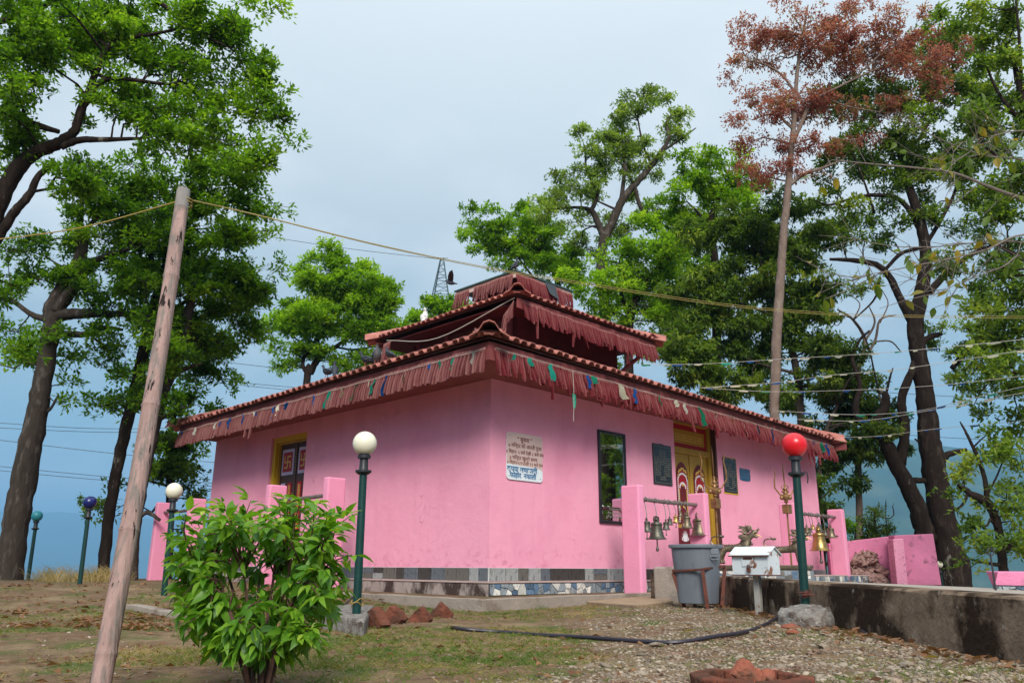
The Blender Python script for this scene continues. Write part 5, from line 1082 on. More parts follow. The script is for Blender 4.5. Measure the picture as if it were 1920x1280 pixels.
for i, z in enumerate(zs_[1:]):
    for k in range(4):
        mb.tube([cor(z, k), cor(z, (k + 1) % 4)], .055, 4); mb.tube([cor(zs_[i], k), cor(z, (k + 1) % 4)], .045, 4)
mb.build('lattice_bar', M['tower'], tw); mb = MB(); mb.tube([t0 + [-1.2, 0, 0], t0 + [1.2, 0, .0]], .06, 4); mb.build('cross_arm', M['tower'], tw)

# strings of little flags on the right, and scraps along the eaves
def garland(label, pts, n, seed, cols, fl=.16, sw=.005, hang=.0):
    r2 = random.Random(seed); P = spline([atY(*p) for p in pts], 8); t_ = thing('flag_string', label, 'flag string', P[0], 'strings of little prayer flags'); mb = MB(); mb.tube(P, sw, 4); mb.build('string', M['string'], t_)
    for i in range(n):
        f_ = (i + r2.uniform(.1, .9)) / n; q = f_ * (len(P) - 1); k = int(q); p = P[k] + (P[min(k + 1, len(P) - 1)] - P[k]) * (q - k); e = P[min(k + 1, len(P) - 1)] - P[k]; e = e / (np.linalg.norm(e) + 1e-9)
        L_ = fl * r2.uniform(.6, 1.6); h = fl * r2.uniform(.15, .35) + hang * r2.random(); V = []
        for j in range(5): u = j / 4 - .5; w1 = .3 * h * math.sin(j * 2 + i); V += [p + e * L_ * u - ZZ * .003, p + e * L_ * u * r2.uniform(.8, 1.1) - ZZ * (h * (1 - .5 * abs(u)) + w1 * .3) + np.array([0, w1, 0])]
        o = link('flag', np_mesh('flag', V, [(2 * j, 2 * j + 1, 2 * j + 3, 2 * j + 2) for j in range(4)], [r2.random()] * 4), M[r2.choice(cols)], t_)
FC = ['flag_white', 'flag_white', 'flag_blue', 'flag_green', 'flag_white', 'flag_blue']
for lab, pts, n, s_ in (('topmost flag string right of the roofs, crossing the pale trunk', [(1205, 683, 19), (1320, 682, 18.5), (1465, 673, 17.5), (1600, 665, 16), (1760, 652, 14.5), (1960, 632, 13)], 18, 1), ('flag string with blue scraps second from the top', [(1310, 727, 20), (1455, 717, 18.8), (1560, 703, 17.5), (1700, 690, 16), (1960, 650, 14)], 14, 2),
                        ('flag string third from the top, level behind the pale trunk', [(1315, 727, 20), (1450, 734, 19.5), (1600, 731, 18), (1760, 722, 16), (1960, 700, 14)], 10, 3), ('flag string just above the far end of the right eave', [(1455, 770, 20), (1600, 777, 19), (1720, 770, 17.5), (1830, 745, 16), (1960, 715, 14.5)], 14, 4),
                        ('flag string touching the far end of the right eave', [(1495, 786, 19.5), (1620, 788, 18.5), (1760, 766, 17), (1960, 728, 15)], 10, 5), ('lowest flag string leaving the far right roof corner', [(1570, 820, 21.5), (1650, 817, 20), (1760, 803, 18.5), (1960, 785, 16)], 8, 6)):
    garland(lab, pts, n, s_, FC)
def eave_garland(label, f, n, seed, L_):
    r2 = random.Random(seed); P = [f(i / 30 * L_) - ZZ * (.02 * math.sin(i * 1.3) ** 2) for i in range(31)]; t_ = thing('flag_garland', label, 'flag garland', P[0], 'faded flag scraps along the eaves'); mb = MB(); mb.tube(P, .005, 4); mb.build('string', M['string'], t_)
    for i in range(n):
        p = f(L_ * ((i + r2.uniform(0, .9)) / n) ** 1.0); V = []; k = 5; L2 = r2.uniform(.14, .42); wd = r2.uniform(.045, .12); yaw = r2.uniform(0, 3); e = np.array([math.cos(yaw), math.sin(yaw), 0]); lean = np.array([r2.uniform(-.3, .3), r2.uniform(-.2, .1), -1])
        lean /= np.linalg.norm(lean)
        for j in range(k): u = j / (k - 1); q = p + lean * L2 * u + np.array([.02 * math.sin(j * 2.3 + i), .02 * math.cos(j * 1.9), 0]); V += [q - e * wd * (.3 + u * (1 - .5 * u)), q + e * wd * (.3 + u * (1 - .6 * u))]
        link('flag', np_mesh('flag', V, [(2 * j, 2 * j + 1, 2 * j + 3, 2 * j + 2) for j in range(k - 1)], [r2.random()] * (k - 1)), M[r2.choice(['flag_blue', 'flag_green', 'flag_blue', 'flag_green', 'flag_blue', 'flag_green', 'flag_white', 'flag_white', 'flag_yellow'])], t_)
eave_garland('faded blue and green flag scraps strung along the left lower eave', lambda u: T(-.9 + u, va - .05, 3.74 - .005 * u), 26, 5, 11.0)
eave_garland('faded flag scraps strung along the right lower eave', lambda u: T(va - .05 + .029 * u, -.85 + u, 3.76 - .006 * u), 22, 6, 12.9)
mb = MB(); mb.tube([T(va - .05, .95, 3.72), T(va - .06, .96, 3.3), T(va - .05, .95, 2.85)], .004, 4); q = T(va - .06, .955, 3.2); mb2 = mb.build('hanging_string', M['string']); tag(mb2, 'single pale string hanging from the right eave above the notice board', 'string')
V = [q + [-.03, 0, .12], q + [.035, 0, .1], q + [-.02, .02, 0], q + [.04, .01, -.02], q + [-.01, 0, -.12], q + [.02, 0, -.14]]; o = link('flag', np_mesh('flag', V, [(0, 1, 3, 2), (2, 3, 5, 4)], [.5, .8]), M['flag_green'], mb2)
mb = wireline([T(A2[1] - .7, B2[0] + .05, E2 - .12), T(A2[0] + 2.8, B2[0] + .0, E2 - .50), T(A2[0] + .15, B2[0] + .05, E2 - .06)], .012); tag(mb.build('sagging_cable', M['string']), 'pale cable sagging under the left eave of the middle roof', 'cable')
mb = MB(); q0 = T(A3[0] - .012, B3[0] + 1.12, E3 - .06); mb.add([q0, q0 + UR * .42, q0 + UR * .45 - ZZ * .42 - UL * .1, q0 + UR * .1 - ZZ * .33 - UL * .1, q0 + UL * .01, q0 + UR * .42 + UL * .01, q0 + UR * .45 - ZZ * .42 - UL * .09, q0 + UR * .1 - ZZ * .33 - UL * .09], [(0, 1, 2, 3), (7, 6, 5, 4), (0, 4, 5, 1), (1, 5, 6, 2), (2, 6, 7, 3), (3, 7, 4, 0)])
tag(mb.build('hanging_sheet', M['black_tarp']), 'small dark sheet hanging from the topmost right eave', 'sheet')

# ------------------------------------------------------------ pigeons
def pigeon(label, P, heading, up=.35, m='pigeon', k=1.0, wings=False, flying=False):
    t_ = thing('pigeon', label, 'pigeon', P, 'pigeons on the roofs'); c, s = math.cos(heading), math.sin(heading)
    def w_(x, y, z): return np.array([P[0] + k * (x * c - y * s), P[1] + k * (x * s + y * c), P[2] + k * z])
    cu, su = math.cos(up), math.sin(up)
    def b_(x, y, z): return w_(x * cu - z * su, y, .115 + x * su + z * cu)
    sp = [(-.20, -.005, .012, .03), (-.13, .0, .018, .035), (-.09, .0, .045, .05), (-.03, .0, .062, .062), (.04, .0, .064, .060), (.085, .015, .048, .045), (.11, .05, .033, .031), (.125, .085, .031, .030), (.145, .10, .028, .026), (.168, .098, .012, .011), (.19, .092, .004, .004)]
    if flying: sp = [(x, y_ * .3, r, r2) for x, y_, r, r2 in sp]
    V = []; F = []; n = 12
    for x, z, rz, ry in sp:
        for q in range(n): a = 2 * math.pi * q / n; V.append(b_(x, ry * math.cos(a), z + rz * math.sin(a)))
    for i in range(len(sp) - 1):
        for q in range(n): F.append((i * n + q, i * n + (q + 1) % n, (i + 1) * n + (q + 1) % n, (i + 1) * n + q))
    F += [tuple(range(n)), tuple((len(sp) - 1) * n + q for q in range(n))]; mb = MB(); mb.add(V, F); mb.build('body', M[m], t_, smooth='all')
    for sy in (-1, 1):
        mb = MB()
        if not flying:
            pts = [(.07, .052, .03), (.0, .068, .035), (-.08, .055, .02), (-.17, .025, .012), (-.10, .05, -.015), (0, .064, -.02), (.06, .05, -.005)]
            V = [b_(x, sy * y_, z) for x, y_, z in pts] + [b_(x, sy * (y_ + .008), z) for x, y_, z in pts]; L_ = len(pts)
        else:
            pts = [(.08, .03, .02), (.12, .16, .12), (.10, .30, .22), (.02, .36, .27), (-.04, .26, .17), (-.06, .12, .07), (-.05, .03, .02)]
            V = [b_(x, sy * y_, z) for x, y_, z in pts] + [b_(x, sy * y_, z + .008) for x, y_, z in pts]; L_ = len(pts)
        mb.add(V, [tuple(range(L_)), tuple(range(2 * L_ - 1, L_ - 1, -1))] + [(i, i + L_, (i + 1) % L_ + L_, (i + 1) % L_) for i in range(L_)]); mb.build('wing', M['pigeon_wing'] if m != 'pigeon_white' else M['pigeon_white'], t_)
        if not flying:
            mb = MB(); mb.tube([b_(.02, sy * .025, -.04), w_(.02 * cu, sy * .025, .045), w_(.02 * cu + .01, sy * .025, -.01)], [.012, .006, .005], 5); mb.build('leg', M['pink_feet'], t_)
def eaveL(x, roof_=1):
    lo, hi = (-1, LA + .5) if roof_ == 1 else A2
    for _ in range(40):
        mi = (lo + hi) / 2; p = T(mi, -O1 + .1, 4.0) if roof_ == 1 else T(mi, B2[0] + .1, E2 + .08); v = p - EYE; xx = 960 + FPX * (v @ _R) / (v @ _F)
        if xx > x: lo = mi
        else: hi = mi
    return p
for x, hd, up, m_, k, lab in ((612, 2.6, .15, 'pigeon', 1.05, 'dark pigeon crouching leftmost on the lower left eave'), (625, 1.9, .8, 'pigeon', .95, 'slim dark pigeon right behind the leftmost crouching one'), (686, 2.9, .2, 'pigeon', 1.1, 'dark barred pigeon crouching left of the tall pigeon'), (704, -1.2, 1.0, 'pigeon_brown', 1.15, 'tall upright grey-brown pigeon on the lower left eave'), (729, 2.4, .3, 'pigeon', .9, 'dark pigeon half hidden by a tile under the middle roof')):
    pigeon(lab, eaveL(x) + [0, .06, .035], hd, up, m_, k)
pigeon('white pigeon perched on the middle roof edge', eaveL(795, 2) + [0, .05, .03], 1.4, .9, 'pigeon_white', 1.25)
pigeon('slate pigeon perched on the very top of the temple', T(A3[0] + .1, B3[0] + .1, E3 + .04), .5, .75, 'pigeon', 1.15)
pigeon('dark bird flying beside the pylon', atY(845, 537, 19), 3.3, .1, 'pigeon', .85, flying=True)
# ------------------------------------------------------------ trees
def unit(v): return v / (np.linalg.norm(v, axis=-1, keepdims=True) + 1e-9)
def leaf_quads(base, d, L_, W_, rg):
    """folded diamond leaves; base (n,3), d unit directions (n,3)"""
    n = len(base); up = np.tile([0, 0, 1.], (n, 1)) + rg.normal(0, .35, (n, 3)); s = unit(np.cross(d, up)); nn = np.cross(s, d)
    L_ = L_[:, None]; W_ = W_[:, None]; mid_ = base + d * L_ * .45
    V = np.stack([base, mid_ + s * W_ - nn * W_ * .25, base + d * L_ - np.array([0, 0, .12]) * L_, mid_ - s * W_ - nn * W_ * .25], 1).reshape(-1, 3)
    return V, np.arange(4 * n).reshape(n, 4)
def tree(name, label, Y, limbs, blobs, leafm, barkm='bark', seed=1, dens=80, leaf=(.15, .035), per=11, droop=.0, spread=.40, cluster=2.4, group=None, depth=.8, thin=1.0, tint_mu=.5, dry=0, ros_r=.13, tk=1.0):
    dens *= 1.75; leaf = (leaf[0] * .84, leaf[1] * .92); spread *= 1.12; cluster *= 1.9
    rg = np.random.default_rng(seed); P0 = atY(limbs[0][0][0], limbs[0][0][1], Y); g0 = float(gz(P0[0], P0[1])); root = thing(name, label, 'tree', (P0[0], P0[1], g0), group)
    mb = MB(); nodes = []; nr = []
    for li, lb in enumerate(limbs):
        pts = []; wd = []
        for q in lb:
            p = atY(q[0], q[1], Y + (q[3] if len(q) > 3 else 0)); pts.append(p); wd.append(q[2] * tk / pxm(p) / 2)
        if li == 0:
            b = pts[0].copy(); 
            if b[2] > g0 - .2: pts.insert(0, np.array([b[0] + (pts[0][0] - pts[1][0]) * .1, b[1], g0 - .3])); wd.insert(0, wd[0] * (1.12 if b[2] - g0 < 1.5 else 1.1))
        sp = spline(pts, 7); wr = np.interp(np.linspace(0, len(pts) - 1, len(sp)), range(len(pts)), wd)
        sp = [p + rg.normal(0, .05 * wr[i], 3) * (1 if 0 < i < len(sp) - 1 else 0) for i, p in enumerate(sp)]
        wr = wr * (1 + .025 * np.sin(np.arange(len(wr)) * 1.3 + li) + rg.normal(0, .012, len(wr)))
        if li == 0: wr[0] *= 1.08
        mb.tube(sp, list(wr), 14 if wr.max() > .1 else 7, jit=.018)
        lo = 0 if li else len(sp) // 3
        for i in range(lo, len(sp)): nodes.append(sp[i]); nr.append(wr[i])
    nodes = np.array(nodes); nr = np.array(nr)
    # foliage masses
    subs = []
    for bl in blobs:
        cx, cy, rx, ry = bl[:4]; dY = bl[4] if len(bl) > 4 else rg.uniform(-1, 1) * .8; dn = bl[5] if len(bl) > 5 else 1.
        c = atY(cx, cy, Y + dY); k = pxm(c); ax_, az_ = rx / k, ry / k; ay_ = depth * (ax_ + az_) / 2
        n = max(2, int(cluster * ax_ * az_ * math.pi * dn / (spread * 2.2) ** 2)); u = unit(rg.normal(size=(n, 3))) * (rg.random((n, 1)) ** .45) * np.where(rg.random((n, 1)) < .16, 1.3, 1.0)
        pp = c + u[:, :1] * ax_ * _r + u[:, 1:2] * np.array([0, ay_, 0]) + u[:, 2:] * az_ * ZZ
        for q in range(n): subs.append((pp[q], c, math.pi * ax_ * az_ * dn / n))
    if not subs: mb.build('trunk', M[barkm], root, smooth='all'); return root
    cen = np.array([s_[0] for s_ in subs]); dist = np.min(np.linalg.norm(cen[:, None] - nodes[None], axis=2), axis=1) if len(nodes) else np.zeros(len(cen)); order = np.argsort(dist)
    tw = MB(); RB, RD, RS = [], [], []
    for oi in order:
        c = cen[oi]; bc = subs[oi][1]; dd = np.linalg.norm(nodes - c, axis=1) + .5 * np.maximum(nodes[:, 2] - c[2], 0) + .02 / (nr + .01); j = int(np.argmin(dd)); a = nodes[j]; ln = np.linalg.norm(c - a); r0 = min(nr[j] * .62, .010 + .019 * ln)
        if ln > .15:
            m1 = a + (c - a) * .35 + np.array([0, 0, .10 * ln]) + rg.normal(0, .07 * ln, 3); m2 = a + (c - a) * .7 + rg.normal(0, .08 * ln, 3) + np.array([0, 0, .05 * ln])
            seg = [a, m1, m2, c]; rr_ = [r0, r0 * .8, r0 * .6, r0 * .38]; tw.tube(seg, rr_, 5 if r0 > .02 else 4, cap=False)
            nodes = np.vstack([nodes, m1, m2, c]); nr = np.concatenate([nr, rr_[1:]])
        n = max(2, int(rg.poisson(subs[oi][2] * dens))); out_ = unit((c - bc)[None])[0]
        off = unit(rg.normal(size=(n, 3))) * (rg.random((n, 1)) ** .5) * spread * rg.uniform(.6, 1.25); off[:, 2] *= .55; p = c + off
        ax_ = unit(off + out_ * .25 + np.array([0, 0, .22 - droop])); RB.append(p); RD.append(ax_); RS.append(np.full(n, rg.normal(0, .17)))
        for q in range(n):
            if rg.random() < .38: tw.tube([c + off[q] * .1, c + off[q] * .6 + np.array([0, 0, -.02 + .03 * rg.random()]), p[q]], [.009 * thin, .007 * thin, .004], 3, cap=False)
    RB = np.concatenate(RB); RD = np.concatenate(RD); RS = np.concatenate(RS); n = len(RB)
    d = unit(np.repeat(RD, per, 0) * .55 + unit(rg.normal(size=(n * per, 3))) + np.array([0, 0, .12 - droop * 1.5])); base = np.repeat(RB, per, 0) + d * ros_r * .15 + rg.normal(0, ros_r * .35, (n * per, 3))
    L_ = leaf[0] * rg.uniform(.65, 1.2, n * per); W_ = leaf[1] * rg.uniform(.75, 1.2, n * per); V, Q = leaf_quads(base, d, L_, W_, rg)
    tint = np.clip(tint_mu + np.repeat(RS + rg.normal(0, .12, n), per) + rg.normal(0, .13, n * per), 0, 1)
    mb.build('trunk', M[barkm], root, smooth='all', fix=False)
    k = tw.build('branches', M[barkm], root, fix=False); k['kind'] = 'stuff'
    cw = link('crown', np_mesh('crown', V, Q, tint), M[leafm], root); cw['kind'] = 'stuff'
    return root
LT = 'big leafy trees left of the temple'; BT = 'trees behind the temple'; RT = 'trees right of the temple'
tree('broadleaf_tree', 'huge tree overhanging the top left corner with black twisted limbs', 14.5,
     [[(-75, 700, 64), (-55, 520, 56), (-20, 420, 44), (20, 335, 36), (60, 290, 30), (110, 268, 26), (140, 245, 20), (150, 215, 16), (185, 125, 14), (215, 80, 10), (300, 62, 7), (345, 52, 5)],
      [(-55, 520, 30), (0, 440, 22), (25, 400, 20), (55, 365, 17), (72, 330, 14), (105, 303, 10)], [(115, 275, 18), (150, 263, 16), (200, 262, 12), (265, 260, 7)], [(140, 235, 14), (160, 190, 20), (205, 148, 11), (310, 158, 7), (352, 150, 4)],
      [(-60, 300, 24), (0, 212, 20), (60, 232, 16), (110, 247, 11)], [(-60, 60, 16), (60, 20, 13), (180, -30, 12), (285, -2, 12), (340, 40, 9), (380, 66, 7), (422, 86, 4)], [(200, 148, 8), (150, 120, 6), (120, 70, 6)]],
     [(90, 40, 130, 80), (40, 40, 90, 70, -1), (60, 150, 110, 80), (20, 240, 60, 50), (230, 50, 110, 70), (330, 110, 100, 80), (420, 55, 90, 70), (485, 8, 42, 18), (440, 150, 80, 60), (500, 205, 52, 55), (475, 270, 70, 45), (535, 250, 18, 22), (370, 240, 90, 60), (250, 190, 110, 70), (130, 330, 80, 40), (170, 60, 60, 60), (300, 20, 90, 30), (-20, 560, 60, 60), (30, 660, 30, 40), (20, 290, 60, 40), (300, 260, 60, 40)],
     'leaf_a', 'bark_dark', 3, dens=66, leaf=(.15, .030), per=11, spread=.34, tk=0.82, group=LT, tint_mu=.46)
tree('broadleaf_tree', 'thick leaning trunk at the far left edge with dark ragged crown', 19,
     [[(18, 1086, 46), (31, 980, 46), (46, 890, 45), (69, 780, 38), (84, 690, 32), (97, 610, 31), (97, 580, 30), (118, 535, 20), (140, 500, 20), (152, 470, 18), (148, 430, 14), (152, 400, 10)],
      [(105, 585, 26), (130, 550, 22), (165, 500, 16), (200, 480, 11), (245, 466, 7)], [(105, 592, 24), (150, 588, 20), (200, 588, 14), (272, 589, 8)], [(110, 625, 14), (160, 626, 12), (195, 614, 9), (230, 618, 6)], [(155, 500, 14), (160, 450, 12), (170, 420, 9), (200, 400, 7)], [(65, 760, 8), (90, 770, 6), (110, 740, 4)], [(95, 600, 16), (60, 590, 10), (20, 560, 7)]],
     [(230, 500, 60, 50), (180, 430, 70, 45), (260, 570, 60, 40), (150, 560, 50, 30, 0, .7), (150, 340, 70, 40), (60, 470, 60, 40, 0, .7), (280, 440, 50, 40), (190, 380, 80, 45), (120, 440, 50, 30, 0, .6), (230, 430, 60, 40), (90, 530, 70, 35), (30, 520, 40, 40), (200, 560, 70, 30), (240, 520, 50, 30), (170, 640, 80, 30), (110, 670, 60, 25), (215, 660, 30, 25), (130, 730, 30, 28, 0, .5), (30, 640, 30, 30), (10, 680, 20, 20, 0, .6), (60, 620, 40, 20, 0, .6)],
     'leaf_a', 'bark', 5, dens=56, leaf=(.17, .034), per=10, spread=.42, group=LT, tint_mu=.42)
tree('broadleaf_tree', 'slender dark trunked tree right behind the bamboo pole', 20.5,
     [[(193, 1075, 25), (203, 980, 24), (215, 900, 24), (232, 820, 25), (250, 745, 26), (272, 650, 26), (295, 560, 24), (318, 480, 20), (335, 420, 15), (350, 370, 10)], [(268, 660, 14), (300, 610, 12), (340, 570, 9), (400, 540, 6)], [(310, 500, 12), (360, 470, 9), (420, 450, 6)], [(300, 540, 14), (280, 470, 12), (265, 410, 9)], [(330, 430, 10), (400, 390, 8), (455, 370, 5)]],
     [(330, 330, 100, 70), (420, 330, 80, 65), (470, 365, 48, 48), (400, 420, 100, 70), (470, 470, 50, 50), (330, 460, 80, 80), (275, 400, 60, 60), (300, 480, 70, 60), (250, 520, 50, 40), (450, 520, 60, 50), (390, 500, 70, 60), (300, 620, 60, 50), (400, 690, 50, 40, 1.5, .7), (420, 550, 80, 70), (475, 600, 40, 50), (340, 570, 80, 70), (500, 500, 30, 20, 0, .5), (445, 640, 40, 40, 1.5), (380, 630, 60, 50, 1.5), (500, 370, 28, 20, 0, .6), (230, 720, 50, 50, 0, .7), (200, 760, 30, 30, 0, .5)],
     'leaf_a', 'bark_dark', 8, dens=58, leaf=(.18, .036), per=10, spread=.46, tk=0.85, group=LT, tint_mu=.5)
tree('broadleaf_tree', 'slim grey barked tree standing just left of the far white lamp', 19.6,
     [[(246, 1078, 25), (250, 1010, 23), (262, 930, 22), (277, 850, 24), (292, 780, 25), (312, 715, 26), (338, 650, 24), (352, 590, 18), (365, 530, 12)], [(318, 705, 12), (350, 690, 9), (378, 680, 6)], [(290, 790, 10), (330, 770, 8), (360, 760, 5)], [(255, 975, 10), (275, 960, 9), (300, 975, 6)]],
     [(300, 730, 60, 50), (350, 760, 50, 40, 2.8), (330, 820, 50, 40, 2.8), (350, 690, 60, 40, 2), (300, 650, 60, 50), (370, 630, 60, 50, 1), (250, 740, 40, 40, 0, .7), (350, 860, 30, 35, 2.8), (300, 860, 30, 30, 1, .6)],
     'leaf_a', 'bark', 9, dens=56, leaf=(.18, .036), per=10, spread=.44, group=LT, tint_mu=.48)
tree('young_tree', 'thin dark tree behind the far left pink bell rack', 22.5,
     [[(316, 1080, 15), (318, 990, 15), (320, 900, 16), (318, 830, 13), (330, 760, 8)], [(318, 890, 8), (350, 870, 6), (370, 850, 4)], [(319, 960, 8), (300, 945, 6), (285, 960, 4)]],
     [(330, 870, 45, 50), (360, 930, 30, 40), (290, 910, 25, 35, 0, .7), (180, 960, 28, 28, 0, .5), (350, 980, 28, 25, 0, .6), (340, 1030, 30, 20, 0, .4), (205, 930, 30, 30, 0, .5), (300, 830, 30, 30)],
     'leaf_c', 'bark_dark', 10, dens=60, leaf=(.19, .04), per=10, spread=.42, group=LT, tint_mu=.45)
tree('round_tree', 'bright green round crowned tree beyond the left lower eave', 31,
     [[(574, 728, 22), (582, 700, 21), (592, 680, 19), (606, 662, 16), (630, 650, 13), (652, 634, 9), (690, 622, 5)], [(578, 706, 13), (568, 685, 12), (572, 665, 10), (580, 652, 9), (597, 635, 8), (618, 626, 6)], [(600, 668, 9), (597, 640, 8), (592, 610, 6), (600, 560, 4)], [(628, 650, 7), (660, 655, 6), (700, 650, 4)], [(652, 634, 6), (655, 590, 5), (650, 550, 3)], [(575, 655, 5), (550, 630, 4), (530, 610, 3)]],
     [(625, 550, 95, 70), (640, 495, 60, 28), (690, 540, 55, 50), (720, 560, 28, 40), (575, 590, 60, 45), (545, 600, 45, 35), (520, 600, 28, 22, 0, .6), (690, 610, 60, 45), (560, 655, 55, 28), (535, 675, 30, 20, 0, .6), (640, 690, 50, 25, 0, .7), (600, 530, 50, 30), (660, 570, 80, 50), (700, 660, 50, 40), (610, 610, 50, 30)],
     'leaf_b', 'bark_dark', 14, dens=62, leaf=(.21, .045), per=10, spread=.50, tk=0.62, group=BT, tint_mu=.5)
tree('round_tree', 'light green tree peeping above the left middle eave under the pylon', 38,
     [[(790, 760, 16), (795, 680, 14), (800, 620, 10), (815, 590, 6)], [(797, 650, 7), (770, 620, 5)]], [(800, 600, 70, 40), (845, 582, 40, 30), (770, 625, 50, 40), (800, 570, 30, 18), (840, 620, 60, 40), (740, 640, 40, 35)],
     'leaf_b', 'bark_dark', 15, dens=50, leaf=(.23, .05), per=10, spread=.55, group=BT, tint_mu=.42)
tree('broadleaf_tree', 'low spreading green tree directly behind the topmost roof', 34,
     [[(1062, 720, 20), (1058, 610, 19), (1048, 540, 16), (1030, 490, 11), (1000, 455, 7)], [(1050, 545, 9), (1010, 530, 7), (960, 470, 5), (920, 445, 3)], [(1045, 520, 8), (1075, 480, 5)], [(935, 468, 3), (915, 440, 2), (900, 430, 2)]],
     [(925, 420, 45, 42), (960, 400, 40, 22), (890, 455, 22, 26, 0, .7), (1000, 440, 60, 45), (1045, 470, 55, 50), (985, 480, 60, 40), (1050, 520, 45, 35), (950, 460, 30, 25, 0, .6), (1080, 490, 25, 35, 0, .8), (1010, 400, 30, 20, 0, .6)],
     'leaf_b', 'bark_dark', 16, dens=56, leaf=(.21, .045), per=10, spread=.48, tk=0.7, group=BT, tint_mu=.44)
tree('tall_tree', 'tall open crowned tree rising highest behind the topmost roof', 30,
     [[(1137, 740, 21), (1136, 600, 20), (1128, 530, 19), (1126, 500, 18), (1133, 448, 18), (1148, 418, 16), (1164, 380, 15), (1180, 358, 13), (1198, 338, 12), (1220, 312, 11), (1241, 284, 9), (1254, 258, 7), (1250, 230, 5), (1262, 212, 3)], [(1132, 445, 13), (1120, 415, 12), (1109, 396, 11), (1082, 389, 6), (1052, 391, 4)], [(1109, 396, 9), (1120, 360, 7), (1100, 320, 5), (1098, 280, 3)],
      [(1164, 380, 9), (1170, 330, 7), (1172, 290, 5), (1180, 250, 3)], [(1240, 285, 5), (1275, 262, 4), (1305, 240, 2)], [(1262, 434, 6), (1240, 420, 6), (1215, 404, 7), (1199, 384, 8), (1190, 350, 7), (1176, 322, 5), (1170, 290, 4)], [(1222, 310, 5), (1205, 270, 4), (1195, 220, 3)], [(1160, 395, 5), (1110, 372, 3), (1070, 350, 2)]],
     [(1140, 430, 50, 40, 2, .6), (1200, 400, 60, 40, 2, .6), (1090, 450, 40, 35, 2, .7), (1190, 195, 50, 26), (1225, 185, 35, 22), (1165, 215, 20, 20, 0, .7), (1290, 222, 36, 24, 0, .8), (1260, 250, 40, 25, 0, .6), (1190, 255, 55, 40), (1150, 270, 35, 30, 0, .8), (1090, 252, 18, 22, 0, .8), (1110, 300, 35, 40, 0, .8), (1160, 310, 45, 40, 0, .7), (1225, 300, 30, 30, 0, .5), (1060, 335, 35, 35), (1105, 345, 40, 35), (1040, 385, 40, 30), (1015, 395, 22, 20, 0, .7), (1080, 405, 35, 25, 0, .7), (1130, 360, 30, 25, 0, .6), (1180, 290, 60, 40, 0, .6)],
     'leaf_pale', 'bark', 17, dens=46, leaf=(.20, .036), per=9, spread=.46, droop=.12, group=BT, tint_mu=.45)
tree('broadleaf_tree', 'dark leafy tree with twin trunks behind the right middle eave', 27.5,
     [[(1180, 720, 22), (1178, 620, 22), (1186, 575, 19), (1202, 545, 16), (1222, 518, 12), (1240, 492, 8), (1255, 460, 5)], [(1180, 600, 12), (1165, 550, 9), (1160, 500, 6), (1175, 460, 4)], [(1240, 495, 6), (1270, 470, 4)], [(1290, 640, 14), (1270, 655, 12), (1240, 650, 11), (1215, 660, 9)]],
     [(1250, 400, 50, 40, 2, .8), (1290, 460, 50, 50, 2), (1220, 560, 80, 50, 2), (1300, 560, 60, 60, 2), (1130, 640, 40, 50, 2), (1190, 510, 70, 45), (1150, 545, 50, 40), (1225, 460, 60, 45), (1245, 540, 60, 50), (1270, 500, 50, 50), (1160, 480, 40, 30, 0, .8), (1215, 600, 60, 40), (1140, 590, 30, 40, 0, .8), (1110, 560, 35, 25, 0, .7), (1260, 600, 50, 40), (1210, 420, 40, 28, 0, .7), (1090, 530, 30, 30, 0, .7)],
     'leaf_b', 'bark_dark', 18, dens=50, leaf=(.20, .04), per=10, spread=.46, tk=0.8, group=BT, tint_mu=.62)
tree('broadleaf_tree', 'yellow green tree between the tall open tree and the russet tree', 29,
     [[(1345, 720, 18), (1345, 560, 16), (1338, 470, 14), (1330, 420, 11), (1345, 380, 8), (1370, 345, 5)], [(1332, 425, 8), (1310, 400, 5), (1290, 380, 3)], [(1318, 372, 5), (1350, 348, 6), (1390, 332, 5)]],
     [(1360, 380, 60, 40), (1300, 430, 60, 40), (1400, 350, 50, 30), (1310, 320, 40, 35), (1345, 295, 40, 28), (1290, 350, 35, 28), (1330, 360, 40, 22), (1275, 390, 30, 22, 0, .8), (1370, 320, 30, 25)],
     'leaf_b', 'bark_dark', 19, dens=50, leaf=(.20, .042), per=10, spread=.44, group=BT, tint_mu=.52)
tree('evergreen_tree', 'massive dense evergreen with drooping leaves right of the middle roof', 25.5,
     [[(1502, 800, 24), (1500, 740, 23), (1492, 690, 22), (1482, 640, 20), (1462, 590, 16), (1440, 540, 12), (1425, 480, 8)], [(1485, 660, 14), (1510, 610, 11), (1530, 560, 7)], [(1470, 600, 11), (1420, 580, 9), (1370, 560, 6)], [(1492, 700, 10), (1420, 680, 8), (1350, 650, 5)]],
     [(1480, 400, 60, 40), (1540, 440, 40, 50, 0, .8), (1300, 560, 60, 60), (1270, 650, 50, 60), (1560, 700, 40, 60), (1395, 425, 75, 45), (1350, 445, 60, 40), (1440, 470, 80, 55), (1500, 470, 45, 60), (1395, 510, 100, 60), (1330, 510, 50, 50), (1470, 560, 90, 60), (1350, 580, 70, 60), (1530, 560, 40, 60), (1430, 640, 100, 55), (1330, 650, 60, 55), (1530, 640, 50, 50), (1290, 700, 60, 40), (1370, 710, 90, 40), (1470, 720, 80, 50), (1280, 640, 40, 45, 0, .7), (1290, 440, 40, 40)],
     'leaf_c', 'bark', 20, dens=54, leaf=(.22, .038), per=11, spread=.48, droop=.36, tk=0.62, group=RT, tint_mu=.50, cluster=2.6)
